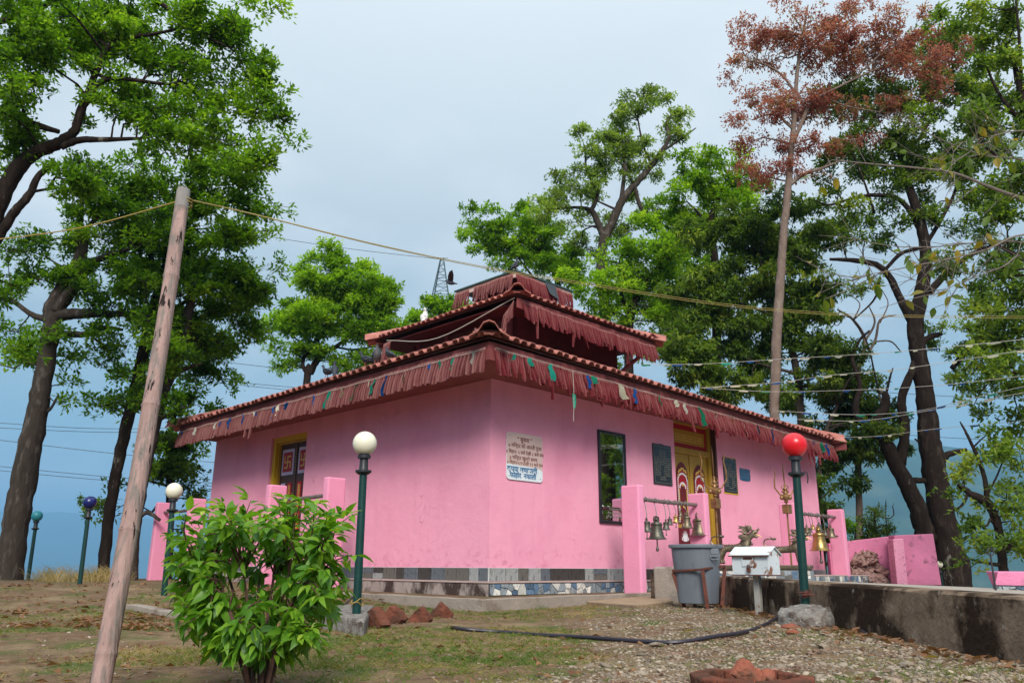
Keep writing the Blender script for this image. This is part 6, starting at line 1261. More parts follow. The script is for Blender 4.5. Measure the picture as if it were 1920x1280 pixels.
tree('russet_tree', 'tall straight pale trunk with a sparse russet crown at the top', 22.5,
     [[(1453, 790, 21), (1454, 720, 21), (1456, 640, 21), (1461, 560, 20), (1466, 490, 18), (1470, 430, 17), (1476, 370, 16), (1482, 300, 13), (1488, 235, 11), (1492, 170, 9), (1498, 110, 7), (1508, 50, 5), (1515, 10, 3)], [(1475, 352, 10), (1505, 328, 9), (1540, 316, 6), (1580, 300, 3)], [(1484, 275, 9), (1500, 238, 9), (1522, 192, 8), (1560, 170, 6), (1620, 140, 4), (1680, 115, 3)], [(1492, 175, 6), (1465, 140, 5), (1430, 120, 4), (1390, 112, 2)], [(1497, 120, 5), (1540, 70, 4), (1580, 20, 3)], [(1488, 240, 6), (1450, 215, 5), (1410, 225, 3)], [(1540, 180, 4), (1590, 200, 3), (1650, 210, 2)], [(1600, 148, 3), (1680, 80, 3), (1740, 60, 2)]],
     [(1480, 40, 85, 45), (1430, 90, 60, 40), (1400, 120, 40, 25, 0, .7), (1550, 60, 80, 50), (1560, 110, 80, 40), (1640, 100, 80, 45), (1720, 110, 60, 50), (1680, 50, 70, 40), (1760, 70, 40, 40, 0, .7), (1490, 190, 70, 40), (1430, 210, 50, 30), (1410, 180, 40, 25, 0, .6), (1580, 190, 80, 35), (1670, 200, 60, 35), (1440, 320, 60, 40, 0, .7), (1400, 250, 40, 30, 0, .6), (1640, 260, 60, 25, 0, .6), (1780, 110, 40, 40, 0, .6), (1450, 280, 60, 35, 0, .8), (1420, 320, 40, 22, 0, .6), (1530, 280, 60, 28, 0, .7), (1500, 330, 30, 16, 0, .5), (1600, 20, 60, 25), (1740, 160, 30, 40, 0, .6), (1720, 230, 30, 20, 0, .5)],
     'leaf_red', 'bark_pale', 21, dens=56, leaf=(.13, .026), per=9, spread=.42, droop=.2, tk=0.85, group=RT, tint_mu=.48, thin=.8)
tree('twisted_tree', 'large twisted old tree with several dark trunks right of the bells', 23.2,
     [[(1790, 1100, 100), (1776, 1020, 80), (1762, 940, 68), (1748, 860, 62), (1740, 800, 56), (1733, 730, 48), (1722, 660, 44), (1716, 610, 44), (1728, 545, 37), (1736, 480, 32), (1722, 405, 27), (1702, 345, 23), (1690, 300, 17), (1680, 260, 12)],
      [(1738, 1015, 58), (1722, 960, 50), (1702, 910, 46), (1676, 862, 42), (1656, 820, 38), (1644, 790, 36), (1658, 765, 26), (1660, 740, 20), (1645, 733, 6)], [(1650, 800, 24), (1618, 795, 20), (1604, 765, 18), (1612, 720, 14), (1598, 672, 11), (1610, 640, 9), (1630, 620, 6)], [(1606, 700, 8), (1590, 715, 7), (1575, 745, 5)],
      [(1688, 870, 32), (1697, 800, 26), (1690, 750, 24), (1712, 690, 22), (1732, 640, 18), (1765, 625, 13)], [(1716, 615, 26), (1690, 565, 22), (1668, 520, 19), (1642, 496, 17), (1600, 488, 14), (1556, 486, 8)], [(1660, 505, 10), (1690, 475, 12), (1725, 465, 10)], [(1730, 440, 15), (1692, 378, 14), (1645, 366, 12), (1600, 372, 9), (1555, 384, 6), (1525, 374, 3)], [(1640, 400, 7), (1620, 340, 6), (1600, 290, 5)],
      [(1742, 548, 22), (1775, 512, 18), (1820, 478, 13), (1880, 455, 8)], [(1785, 690, 14), (1815, 655, 20), (1850, 625, 22), (1900, 592, 22), (1980, 560, 20)], [(1728, 470, 14), (1760, 420, 11), (1790, 360, 8), (1800, 300, 5)], [(1762, 875, 22), (1772, 855, 20), (1790, 848, 16), (1812, 843, 10)], [(1690, 905, 14), (1720, 900, 18), (1745, 902, 14)], [(1745, 955, 12), (1748, 900, 8), (1745, 850, 6), (1715, 822, 5)],
      [(1660, 745, 8), (1668, 710, 6), (1674, 690, 4)], [(1655, 765, 7), (1640, 700, 5), (1625, 640, 4), (1600, 600, 3), (1570, 590, 2)], [(1690, 300, 10), (1730, 250, 7), (1760, 200, 4)], [(1650, 520, 8), (1640, 560, 6), (1600, 600, 4)]],
     [(1650, 300, 80, 50, 1, .8), (1720, 380, 60, 40, 0, .6), (1820, 270, 70, 60, 1, .8), (1850, 170, 60, 60, 1), (1760, 90, 80, 60, 1), (1600, 430, 40, 30, 0, .6), (1700, 160, 60, 40, 1, .8), (1580, 200, 50, 50, 1, .7), (1640, 400, 70, 30, 0, .7), (1590, 370, 40, 30, 0, .7), (1700, 230, 80, 50), (1610, 260, 50, 40), (1760, 290, 60, 50), (1640, 170, 80, 40), (1770, 170, 50, 50), (1570, 320, 50, 30, 0, .7), (1680, 330, 50, 30, 0, .7), (1660, 440, 36, 22, 0, .7), (1830, 380, 70, 60), (1860, 500, 60, 50), (1790, 640, 60, 40, 0, .8), (1860, 640, 60, 40), (1830, 700, 60, 30), (1620, 530, 30, 25, 0, .5), (1760, 420, 40, 35, 0, .6), (1740, 600, 30, 20, 0, .5), (1880, 570, 40, 40), (1720, 300, 60, 40)],
     'leaf_c', 'bark_dark', 22, dens=66, leaf=(.17, .034), per=9, spread=.40, tk=0.66, group=RT, tint_mu=.45, thin=1.2)
tree('bare_tree', 'pale leafless tree with curling twigs left of the twisted tree', 24.5,
     [[(1612, 1060, 14), (1610, 900, 12), (1600, 760, 10), (1610, 690, 9), (1622, 640, 7), (1600, 600, 5), (1570, 580, 3)], [(1610, 690, 6), (1640, 640, 5), (1650, 600, 4), (1680, 590, 2)], [(1622, 640, 5), (1640, 605, 4), (1630, 575, 2)], [(1604, 720, 5), (1580, 680, 4), (1560, 690, 2)], [(1640, 640, 3), (1670, 640, 3), (1690, 660, 2)], [(1600, 600, 3), (1612, 570, 2), (1590, 550, 1.5)], [(1650, 605, 3), (1665, 570, 2), (1655, 545, 1.5)], [(1585, 590, 2), (1570, 610, 1.6), (1555, 600, 1.2)]],
     [], 'leaf_c', 'bark_pale', 23, group=RT)
tree('evergreen_tree', 'dark broad evergreen just beyond the right end of the temple', 24,
     [[(1546, 1080, 10), (1540, 980, 10), (1536, 900, 9), (1545, 820, 8), (1570, 760, 6)], [(1540, 900, 6), (1570, 870, 5), (1610, 850, 4), (1650, 845, 3)], [(1548, 800, 5), (1600, 790, 4)], [(1536, 940, 4), (1560, 915, 3), (1575, 905, 2)]],
     [(1590, 700, 70, 50), (1550, 680, 40, 50), (1620, 760, 60, 45), (1560, 770, 50, 40), (1600, 830, 70, 45), (1660, 830, 36, 36), (1550, 850, 40, 40), (1545, 930, 22, 50), (1650, 780, 40, 30), (1560, 985, 26, 34), (1590, 890, 40, 22, 0, .7), (1555, 1030, 20, 30, 0, .6)],
     'leaf_d', 'bark', 24, dens=72, leaf=(.19, .038), per=11, spread=.42, droop=.2, group=RT, tint_mu=.45)
tree('young_tree', 'small crooked dark tree at the far right above the planter', 15.5,
     [[(1885, 1100, 21), (1880, 1055, 19), (1874, 1000, 18), (1862, 960, 18), (1848, 940, 22), (1820, 925, 15), (1797, 908, 9)], [(1852, 945, 12), (1846, 895, 10), (1830, 850, 8), (1812, 812, 6), (1800, 790, 3)], [(1885, 1030, 13), (1905, 1010, 13), (1930, 990, 12), (1980, 960, 10)], [(1880, 1060, 10), (1850, 1055, 7), (1820, 1048, 4)], [(1815, 925, 7), (1805, 945, 6), (1785, 960, 4)], [(1850, 930, 5), (1870, 890, 4), (1890, 840, 2)]],
     [(1800, 870, 32, 26, 0, .8), (1850, 840, 36, 30, 0, .8), (1890, 880, 34, 50), (1830, 1005, 40, 28), (1890, 960, 40, 40), (1800, 925, 22, 20, 0, .6), (1870, 1020, 50, 30), (1910, 1030, 30, 30), (1815, 1060, 22, 18, 0, .6), (1850, 950, 30, 20, 0, .6), (1905, 830, 25, 40), (1790, 960, 16, 14, 0, .5)],
     'leaf_c', 'bark_dark', 25, dens=70, leaf=(.15, .032), per=10, spread=.30, tk=0.85, group=RT, tint_mu=.55)
tree('broadleaf_tree', 'leafy tree filling the upper right edge of the view', 16.5,
     [[(2010, 1060, 60), (2000, 700, 50), (1985, 500, 44), (1960, 380, 34), (1935, 260, 24), (1915, 180, 16), (1900, 110, 10)], [(1960, 380, 18), (1920, 330, 12), (1880, 300, 8), (1840, 270, 5)], [(1930, 240, 12), (1890, 200, 9), (1860, 150, 6), (1840, 90, 4)], [(1990, 560, 22), (1940, 500, 14), (1890, 470, 9), (1850, 450, 5)], [(1995, 640, 18), (1930, 690, 12), (1870, 700, 8), (1830, 690, 4)], [(1915, 150, 8), (1910, 60, 6), (1905, 0, 4)]],
     [(1800, 40, 50, 40, 1, .6), (1820, 330, 50, 40, 1, .7), (1830, 560, 50, 40, 1, .7), (1890, 620, 50, 40), (1800, 480, 40, 40, 1, .6), (1880, 60, 45, 60), (1910, 150, 40, 60), (1850, 120, 30, 40, 0, .7), (1880, 230, 50, 45), (1830, 250, 30, 30, 0, .7), (1900, 330, 50, 50), (1860, 420, 45, 40), (1900, 540, 40, 50), (1870, 690, 50, 40), (1910, 760, 40, 50), (1840, 20, 30, 30, 0, .5), (1850, 760, 30, 30, 0, .6)],
     'leaf_c', 'bark_dark', 26, dens=76, leaf=(.16, .034), per=10, spread=.36, tk=0.8, group=RT, tint_mu=.5)
tree('conifer_sapling', 'small dark bushy sapling beside the slim black trident', 22.5, [[(1641, 1040, 6), (1640, 990, 5), (1640, 955, 3)], [(1640, 1000, 3), (1625, 985, 2)], [(1640, 990, 3), (1660, 985, 2)]],
     [(1640, 965, 16, 16, 0, 1.2), (1632, 990, 20, 16, 0, 1.3), (1652, 992, 20, 16, 0, 1.3), (1640, 1012, 28, 14, 0, 1.3)], 'leaf_d', 'bark_dark', 27, dens=120, leaf=(.12, .02), per=10, spread=.22, group=RT, tint_mu=.35)
tree('young_tree', 'green sapling between the last bell post and the broken wall', 23.5, [[(1602, 1080, 6), (1602, 1030, 5), (1604, 1000, 3)]], [(1600, 985, 20, 26), (1606, 1015, 14, 16)], 'leaf_b', 'bark_dark', 28, dens=60, leaf=(.16, .034), per=9, spread=.28, group=RT, tint_mu=.45)
# trees east of the terrace, outside the frame, that the wall mirror looks at
tree('broadleaf_tree', 'leafy tree east of the terrace seen in the wall mirror', 16.8, [[(2400, 1120, 50), (2400, 900, 44), (2410, 700, 36), (2420, 500, 22), (2430, 300, 8)], [(2405, 700, 20), (2330, 560, 10)], [(2410, 640, 20), (2500, 500, 10)]],
     [(2400, 350, 130, 90), (2330, 480, 100, 90), (2480, 450, 100, 100), (2400, 600, 140, 90), (2320, 700, 80, 80), (2480, 700, 90, 80), (2400, 820, 110, 60)], 'leaf_a', 'bark_dark', 29, dens=26, leaf=(.26, .06), per=9, spread=.6, tint_mu=.5, group='trees seen only in the mirror')

# ------------------------------------------------------------ near branch with yellowing leaves (tree trunk stands just outside the frame)
def blade(name, L_, W_, fold, curl, m, tv):
    """one leaf with a midrib fold: 14 triangles"""
    st_ = [(0, .04), (.18, .62), (.42, 1.0), (.70, .72), (.9, .25)]; V = []
    for u, wv in st_: z = -curl * u * u * L_; V += [(-wv * W_, u * L_, z + fold * wv * W_), (0, u * L_, z), (wv * W_, u * L_, z + fold * wv * W_)]
    V.append((0, L_, -curl * L_)); F = []
    for i in range(4):
        for k in range(2): F.append((3 * i + k, 3 * i + k + 1, 3 * i + k + 4, 3 * i + k + 3))
    F += [(12, 13, 15), (13, 14, 15)]; return mesh_of(name, V, F, m, tv)
def orient(d, rollr):
    d = np.asarray(d, float); d = d / np.linalg.norm(d); x = np.cross(d, [0, 0, 1.]); x /= np.linalg.norm(x) + 1e-9; z = np.cross(x, d); c, s = math.cos(rollr), math.sin(rollr); return x * c + z * s, d, -x * s + z * c
nt_ = thing('young_tree', 'near bare twigged branch with big yellowing leaves reaching in from the right', 'tree', (3.75, 4.2, float(gz(3.75, 4.2))))
mb = MB(); trunk_top = np.array([3.9, 4.9, 3.1]); mb.tube(spline([np.array([3.75, 4.2, -.2]), np.array([3.8, 4.4, 1.2]), trunk_top, np.array([4.1, 5.3, 4.6])]), [.06] * 6 + [.05] * 5 + [.03] * 5, 8); mb.build('trunk', M['twig'], nt_, smooth=True)
tw = MB(); rg = np.random.default_rng(6); tips = []
def limbpx(pts, r0, r1, Y0, Y1):
    P = [atY(x, y, Y0 + (Y1 - Y0) * i / (len(pts) - 1)) for i, (x, y) in enumerate(pts)]; S_ = spline(P, 5); tw.tube(S_, list(np.linspace(r0, r1, len(S_))), 6); return S_
LB_ = []
LB_.append(limbpx([(2040, 395), (1920, 372), (1850, 348), (1790, 325), (1720, 315), (1640, 308), (1560, 300)], .013, .003, 5.0, 4.7))
LB_.append(limbpx([(2040, 452), (1920, 440), (1850, 468), (1780, 485), (1690, 503), (1600, 520)], .008, .002, 4.9, 4.5))
LB_.append(limbpx([(2030, 330), (1920, 300), (1840, 290), (1740, 250), (1680, 205)], .007, .002, 5.1, 4.8))
LB_.append(limbpx([(2030, 460), (1930, 455), (1860, 452), (1760, 462), (1680, 462), (1610, 450)], .006, .002, 4.8, 5.0))
LB_.append(limbpx([(2030, 250), (1920, 245), (1860, 255), (1790, 270)], .006, .002, 5.0, 4.9))
LB_.append(limbpx([(2030, 500), (1920, 478), (1880, 500), (1800, 530), (1740, 560)], .006, .002, 4.9, 4.7))
tw.tube([trunk_top - ZZ * .4, LB_[1][0]], [.02, .009], 6); tw.tube([trunk_top, LB_[0][0]], [.022, .013], 6); tw.tube([trunk_top + ZZ * .2, LB_[2][0]], [.015, .007], 6); tw.tube([trunk_top - ZZ * .2, LB_[3][0]], [.012, .006], 6); tw.tube([trunk_top + ZZ * .3, LB_[4][0]], [.012, .006], 6); tw.tube([trunk_top - ZZ * .5, LB_[5][0]], [.012, .006], 6)
for S_ in LB_:
    for q in range(15):
        i = rg.integers(2, len(S_)); p = S_[i]; d = unit(np.array([[-.8, rg.normal(0, .5), rg.normal(.0, .75)]]))[0]; L_ = rg.uniform(.10, .42); m1 = p + d * L_ * .5 + rg.normal(0, .02, 3); e = p + d * L_ + np.array([0, 0, rg.normal(0, .05)]); tw.tube([p, m1, e], [.003, .0022, .0014], 4, cap=False); tips += [m1, e]
        for _ in range(2): e2 = m1 + unit(rg.normal(size=(1, 3)))[0] * L_ * .5; tw.tube([m1, e2], [.002, .001], 3, cap=False); tips.append(e2)
tw.build('twigs', M['twig'], nt_, fix=False)['kind'] = 'stuff'
nl = [blade('leaf', .085, .024, .3, .25, M['leaf_yellow'], t_) for t_ in (.1, .3, .45, .62, .8, .98)]
def put_leaf(me, p, d, rl, parent, sc_=1.0, name='leaf'):
    X, Yv, Zv = orient(d, rl); return put(name, me, X * sc_, Yv * sc_, Zv * sc_, p, parent)
for q in range(120):
    p = tips[rg.integers(len(tips))]; put_leaf(nl[rg.integers(6)], p, unit(np.array([[rg.normal(-.2, .6), rg.normal(0, .6), rg.normal(-.5, .5)]]))[0], rg.uniform(-1.2, 1.2), nt_, rg.uniform(.6, 1.15))

# ------------------------------------------------------------ foreground bush
BYc = 4.5; b0 = atY(485, 1285, 3.95); b0[2] = float(gz(b0[0], b0[1])); bush = thing('leafy_bush', 'bright green leafy bush in the left foreground', 'bush', b0); tw = MB(); rg = np.random.default_rng(12); tips = []; 
targets = []
while len(targets) < 150:
    x = rg.uniform(330, 640); y = rg.uniform(912, 1225); e = ((x - 485) / 172) ** 2 + ((y - 1085) / 162) ** 2
    top = 995 - 38 * math.exp(-((x - 570) / 75) ** 2) - 25 * math.exp(-((x - 430) / 80) ** 2)
    hw_ = np.interp(y, [905, 950, 1000, 1060, 1120, 1180, 1230], [70, 118, 160, 172, 158, 132, 100]) * (1 + .16 * math.sin(y * .045 + (x > 485) * 2.2)); xc = 485 + (60 if y < 940 else 25 if y < 985 else 0)
    if abs(x - xc) < hw_ and y > top - 8 and (e > .25 or rg.random() < .4): targets.append((x, y))
stems = []
for k in range(9):
    a = -1 + 2 * k / 8; p1 = b0 + np.array([.03 * a, rg.normal(0, .04), .0]); p2 = atY(485 + 55 * a, 1190 - 10 * abs(a), 4.0 + rg.normal(0, .1)); p3 = atY(485 + 115 * a, 1075, 4.15 + rg.normal(0, .2)); S_ = spline([p1 - ZZ * .05, p2, p3], 6); tw.tube(S_, list(np.linspace(.012, .006, len(S_))), 6); stems += S_[4:]
targets += [(322, 1010), (335, 1062), (350, 965), (415, 945), (470, 938), (540, 940), (590, 945), (632, 965), (655, 968), (660, 1040), (640, 1090), (385, 955), (565, 938), (345, 1110), (615, 1150)]
st_ = np.array(stems)
for x, y in targets:
    Yv = 4.12 + rg.uniform(-.38, .38) * math.sqrt(max(.05, 1 - ((x - 485) / 185) ** 2)); e = atY(x, y, Yv); dd = np.linalg.norm(st_ - e, axis=1) + .6 * np.maximum(st_[:, 2] - e[2], -.02); a = st_[int(np.argmin(dd))]; m1 = a + (e - a) * .5 + np.array([0, 0, .05]) + rg.normal(0, .02, 3); S_ = spline([a, m1, e], 5); tw.tube(S_, list(np.linspace(.0055, .002, len(S_))), 5)
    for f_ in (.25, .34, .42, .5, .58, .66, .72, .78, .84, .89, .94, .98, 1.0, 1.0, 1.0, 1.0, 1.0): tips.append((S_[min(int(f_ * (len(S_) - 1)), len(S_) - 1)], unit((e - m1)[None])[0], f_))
for q in range(170): i = rg.integers(len(stems)); tips.append((stems[i], unit(rg.normal(size=(1, 3)))[0], .3))
tw.build('stems', M['twig_red'], bush, fix=False)
BT_ = (.12, .28, .36, .44, .52, .60, .68, .78, .88, .99); bl_ = [blade('leaf', L_, L_ * w_, fo, cu, M['leaf_bush'], t_) for L_, w_, fo, cu, t_ in zip((.078, .084, .07, .088, .062, .08, .07, .06, .055, .046), (.24, .2, .27, .22, .26, .18, .25, .23, .28, .25), (.3, .5, .2, .35, .6, .25, .45, .3, .5, .4), (.5, .2, .7, .35, .1, .6, .3, .45, .15, .2), BT_)]
order = sorted(range(len(tips)), key=lambda i: tips[i][0][1]); Vr, Fr, Tr = [], [], []
for rank, i in enumerate(order):
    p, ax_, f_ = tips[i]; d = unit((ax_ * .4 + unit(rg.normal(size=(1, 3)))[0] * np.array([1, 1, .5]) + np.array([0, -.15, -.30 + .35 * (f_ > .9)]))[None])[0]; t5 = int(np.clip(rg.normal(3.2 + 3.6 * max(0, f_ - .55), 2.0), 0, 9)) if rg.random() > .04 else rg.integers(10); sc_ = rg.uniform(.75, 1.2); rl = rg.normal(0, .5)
    pet = p + d * .02
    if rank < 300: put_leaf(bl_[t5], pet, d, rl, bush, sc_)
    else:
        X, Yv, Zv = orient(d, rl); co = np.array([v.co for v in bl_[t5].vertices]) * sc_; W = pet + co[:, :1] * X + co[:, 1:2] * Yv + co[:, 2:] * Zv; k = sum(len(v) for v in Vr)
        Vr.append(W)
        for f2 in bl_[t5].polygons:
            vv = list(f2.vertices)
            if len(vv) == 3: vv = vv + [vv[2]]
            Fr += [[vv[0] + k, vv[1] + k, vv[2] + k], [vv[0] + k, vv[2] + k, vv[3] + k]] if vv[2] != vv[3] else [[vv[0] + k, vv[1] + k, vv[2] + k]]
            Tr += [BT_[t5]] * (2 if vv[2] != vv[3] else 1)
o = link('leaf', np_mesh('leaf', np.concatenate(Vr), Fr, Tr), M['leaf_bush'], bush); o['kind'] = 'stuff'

# ------------------------------------------------------------ grass, straw, litter, gravel
rg = np.random.default_rng(20)
def pick(n, Y0, Y1, wfun, hw=.70):
    """points in the visible wedge, kept with probability wfun(x, y)"""
    y = Y0 + (Y1 - Y0) * rg.random(n) ** 1.35; x = (rg.random(n) * 2 - 1) * y * hw; keep = rg.random(n) < wfun(x, y); return x[keep], y[keep]
def free(x, y):
    px_ = x - C0[0]; py_ = y - C0[1]; a = (-px_ + py_) * .70711; b = (px_ + py_) * .70711
    wx = np.interp(y, [1, 4.5, 6.8, 9.2, 11.6, 13], [2.62, 2.74, 2.80, 2.86, 2.92, 2.15]); return ((a < KA - .02) | (b < KB - .02)) & (x < wx)
def gravelly(x, y): return S((x - .15 + .9 * (fbm(x, y, 1.4, 71) - .5) * 2 + .12 * (8 - y)) / 1.1)
def grassw(x, y): return np.clip((fbm(x, y, 1.1, 61) - .46) * 7, .03, 1) * (1 - .86 * gravelly(x, y)) * free(x, y)
def blade5(p, s, dl, bend):
    m = len(p); md = p + dl * .55 + bend * .3; V = np.stack([p - s, p + s, md + s * .75, md - s * .75, p + dl * .92 + bend], 1).reshape(-1, 3); k = (np.arange(m) * 5)[:, None]
    return V, np.stack([k + np.array([0, 1, 2]), k + np.array([0, 2, 3]), k + np.array([3, 2, 4])], 1).reshape(-1, 3)
def blades(name, n, Y0, Y1, hgt, wid, lay, tmu, seed, label):
    x, y = pick(n // 7, Y0, Y1, grassw); x = np.repeat(x, 7) + rg.normal(0, .02, len(x) * 7); y = np.repeat(y, 7) + rg.normal(0, .02, len(y) * 7); m = len(x); z = gz(x, y); p = np.stack([x, y, z - .004], 1); a = rg.random(m) * 6.283; d = np.stack([np.cos(a) * lay, np.sin(a) * lay, np.full(m, 1.)], 1) + rg.normal(0, .25, (m, 3)); d[:, 2] = np.abs(d[:, 2]); d = unit(d)
    L_ = hgt * rg.uniform(.4, 1.25, m)[:, None]; s = unit(np.cross(d, rg.normal(size=(m, 3)))) * wid * rg.uniform(.6, 1.3, m)[:, None]
    bend = np.stack([np.cos(a), np.sin(a), np.full(m, -.6)], 1) * L_ * .22
    V, Q = blade5(p, s, d * L_, bend)
    t_ = np.clip(tmu + (fbm(x, y, .9, 66) - .5) * 1.3 + np.repeat(rg.normal(0, .16, m // 7), 7) + rg.normal(0, .08, m), 0, 1); tag(link(name, np_mesh(name, V, Q, np.repeat(t_, 3)), M['grass']), label, kind='stuff')
blades('grass', 150000, 3.4, 13, .055, .0023, 1.1, .38, 1, 'patchy short grass on the bare earth')
blades('dry_straw', 80000, 3.4, 12, .06, .0016, 3.4, .78, 2, 'dry straw and dead grass lying on the earth')
# tufts along kerbs, far weeds at the brow
def tuft(n, cx, cy, r, hgt, tmu, yscale=1.0):
    x = cx + rg.normal(0, r, n); y = cy + rg.normal(0, r * yscale, n); return x, y, np.full(n, hgt), np.full(n, tmu)
X_, Y_, H_, T_ = [], [], [], []
for (px_, py_, r, h, t5, n) in [(975, 1140, .12, .10, .2, 120), (1018, 1142, .06, .12, .15, 60), (828, 1118, .05, .08, .2, 40), (690, 1145, .1, .09, .25, 60), (1050, 1130, .1, .08, .25, 60), (1390, 1240, .07, .06, .25, 90), (1365, 1150, .06, .06, .3, 50), (560, 1195, .2, .06, .25, 120), (620, 1200, .12, .08, .2, 120), (1340, 1205, .03, .06, .2, 40), (1790, 1235, .05, .05, .2, 40), (250, 1230, .4, .05, .25, 400), (100, 1180, .6, .06, .3, 400), (700, 1195, .15, .06, .25, 140)]:
    P = gpt(px_, py_); a = tuft(n, P[0], P[1], r, h, t5); X_.append(a[0]); Y_.append(a[1]); H_.append(a[2]); T_.append(a[3])
for k in range(60):                                          # pale dry weeds on the brow at the left
    px_ = rg.uniform(60, 240); P = atY(px_, 1086, rg.uniform(17, 20.5)); n = 22; a = tuft(n, P[0], P[1], .12, rg.uniform(.25, .62), .9); X_.append(a[0]); Y_.append(a[1]); H_.append(a[2]); T_.append(a[3])
x, y, h, t_ = map(np.concatenate, (X_, Y_, H_, T_)); m = len(x); p = np.stack([x, y, gz(x, y) - .01], 1); a = rg.random(m) * 6.283; d = unit(np.stack([np.cos(a) * .45, np.sin(a) * .45, np.ones(m)], 1) + rg.normal(0, .12, (m, 3))); L_ = (h * rg.uniform(.5, 1.2, m))[:, None]; s = unit(np.cross(d, rg.normal(size=(m, 3)))) * (.0018 + .0035 * (y > 15))[:, None]
bend = np.stack([np.cos(a), np.sin(a), np.full(m, -.8)], 1) * L_ * .3
V, Q = blade5(p, s, d * L_, bend); tag(link('weeds', np_mesh('weeds', V, Q, np.repeat(np.clip(t_ + rg.normal(0, .08, m), 0, 1), 3)), M['grass']), 'weeds and dry stalks on the brow and along the kerbs', kind='stuff')
# gravel
import bmesh
bm = bmesh.new(); bmesh.ops.create_icosphere(bm, subdivisions=1, radius=1); ico_v = np.array([v.co for v in bm.verts]); ico_f = np.array([[v.index for v in f.verts] for f in bm.faces]); bm.free()
bm = bmesh.new(); bmesh.ops.create_icosphere(bm, subdivisions=2, radius=1); ic2_v = np.array([v.co for v in bm.verts]); ic2_f = np.array([[v.index for v in f.verts] for f in bm.faces]); bm.free()
def pebbles(name, n, Y0, Y1, s0, s1, w_, base_v, base_f, label, flat=.5, m_='stone'):
    x, y = pick(n, Y0, Y1, w_); m = len(x); sz = s0 * (s1 / s0) ** (rg.random(m) ** 2.2); a = rg.random(m) * 6.283; z = gz(x, y); el = rg.uniform(.6, 1, m)
    nv = len(base_v); nse = 1 + rg.normal(0, .10, (m, nv, 1)); v = base_v[None] * nse * np.stack([sz, sz * el, sz * flat * rg.uniform(.6, 1.1, m)], 1)[:, None, :]; c, s = np.cos(a)[:, None], np.sin(a)[:, None]
    tilt = rg.normal(0, .25, (m, 1)); vx = v[..., 0] * c - v[..., 1] * s; vy = v[..., 0] * s + v[..., 1] * c; vz = v[..., 2] + tilt * v[..., 0]
    V = np.stack([vx + x[:, None], vy + y[:, None], vz + (z + sz * flat * .25)[:, None]], -1).reshape(-1, 3); F = (base_f[None] + (np.arange(m) * nv)[:, None, None]).reshape(-1, 3)
    t_ = np.repeat(np.clip(rg.normal(.5, .25, m), 0, 1), len(base_f)); return tag(link(name, np_mesh(name, V, F, t_, smooth=True), M[m_]), label, kind='stuff')
gw = lambda x, y: gravelly(x, y) * free(x, y)
pebbles('gravel', 52000, 3.4, 12.5, .0075, .020, gw, ico_v, ico_f, 'small rounded gravel along the retaining wall')
pebbles('gravel', 2200, 3.4, 12.5, .018, .040, gw, ic2_v, ic2_f, 'larger rounded pebbles in the gravel', .45)
pebbles('gravel', 2500, 3.5, 12, .006, .022, lambda x, y: free(x, y) * .6, ico_v, ico_f, 'scattered small stones on the bare earth')
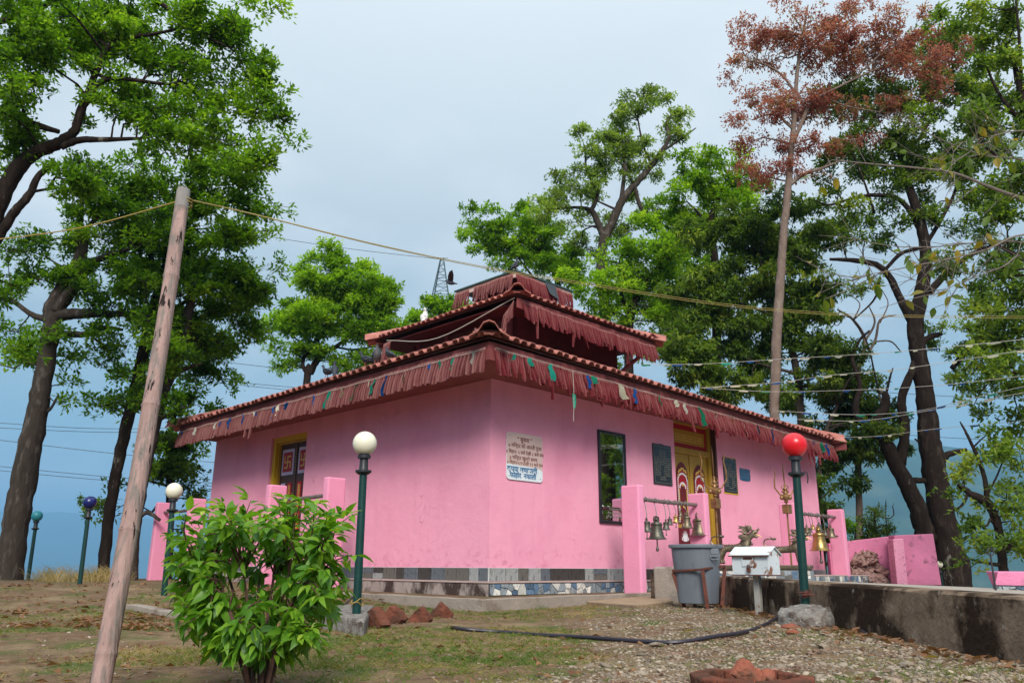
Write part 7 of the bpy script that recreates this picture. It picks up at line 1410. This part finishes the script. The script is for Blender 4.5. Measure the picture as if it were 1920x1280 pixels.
# dry leaves
def litter(n, Y0, Y1, w_, s_, lab):
    x, y = pick(n, Y0, Y1, w_); m = len(x); z = gz(x, y); a = rg.random(m) * 6.283; d = unit(np.stack([np.cos(a), np.sin(a), rg.normal(.1, .2, m)], 1)); L_ = s_ * rg.uniform(.5, 1.2, m); p = np.stack([x, y, z + .008], 1); V, Q = leaf_quads(p, d, L_, L_ * rg.uniform(.18, .32, m), rg); V = V.reshape(-1, 4, 3); V[:, 1:4:2, 2] += (L_ * rg.uniform(.0, .3, m))[:, None] ; V[:, 2, 2] = V[:, 0, 2] + L_ * rg.uniform(-.05, .25, m)
    tag(link('leaf_litter', np_mesh('leaf_litter', V.reshape(-1, 3), Q, np.clip(rg.normal(.45, .25, m), 0, 1)), M['litter']), lab, kind='stuff')
litter(5200, 3.5, 13, lambda x, y: free(x, y) * np.clip((fbm(x, y, 1.3, 81) - .35) * 1.6, .04, .7), .070, 'scattered dry brown leaves on the ground')
litter(9000, 7.5, 15, lambda x, y: free(x, y) * S((-x - 1.2) / 1.5) * np.clip((fbm(x, y, 1.2, 83) - .38) * 4, 0, 1), .10, 'drift of dry leaves by the far left kerb')
x = np.interp(rg.random(420), [0, 1], [4.2, 11.5]); wx = np.interp(x, [1, 4.5, 6.8, 9.2, 11.6], [2.62, 2.74, 2.80, 2.86, 2.92]) - np.abs(rg.normal(0, .11, 420)) - .06; a = rg.random(420) * 6.283
d = unit(np.stack([np.cos(a), np.sin(a), rg.normal(.15, .2, 420)], 1)); L_ = .075 * rg.uniform(.5, 1.3, 420); V, Q = leaf_quads(np.stack([wx, x, gz(wx, x) + .02], 1), d, L_, L_ * .27, rg); tag(link('leaf_litter', np_mesh('leaf_litter', V, Q, np.clip(rg.normal(.45, .25, 420), 0, 1)), M['litter']), 'dry leaves gathered along the foot of the retaining wall', kind='stuff')
yl_ = [(842, 1180), (1378, 1147), (1392, 1146), (1730, 1240), (455, 1268), (520, 1262), (1280, 1188)]
for i, (px_, py_) in enumerate(yl_):
    o = link('fallen_leaf', blade('fallen_leaf', .10, .022, .3, .1, M['leaf_yellow'], .55 if i in (0, 1) else .7), None); P = gpt(px_, py_, .02); X, Yv, Zv = orient((math.cos(i * 2.1), math.sin(i * 2.1), .15), .3); o.matrix_basis = Matrix(((X[0], Yv[0], Zv[0], P[0]), (X[1], Yv[1], Zv[1], P[1]), (X[2], Yv[2], Zv[2], P[2]), (0, 0, 0, 1)))
    tag(o, ('yellow fallen leaf lying on the left end of the hose', 'yellow fallen leaf left of the donation box post', 'yellow fallen leaf touching the donation box post', 'yellow fallen leaf by the mossy wall in the right corner', 'brown yellow fallen leaf at the foot of the bush on its left', 'brown yellow fallen leaf at the foot of the bush on its right', 'yellow fallen leaf near the middle of the hose')[i], 'leaf', 'yellow leaves fallen on the ground')
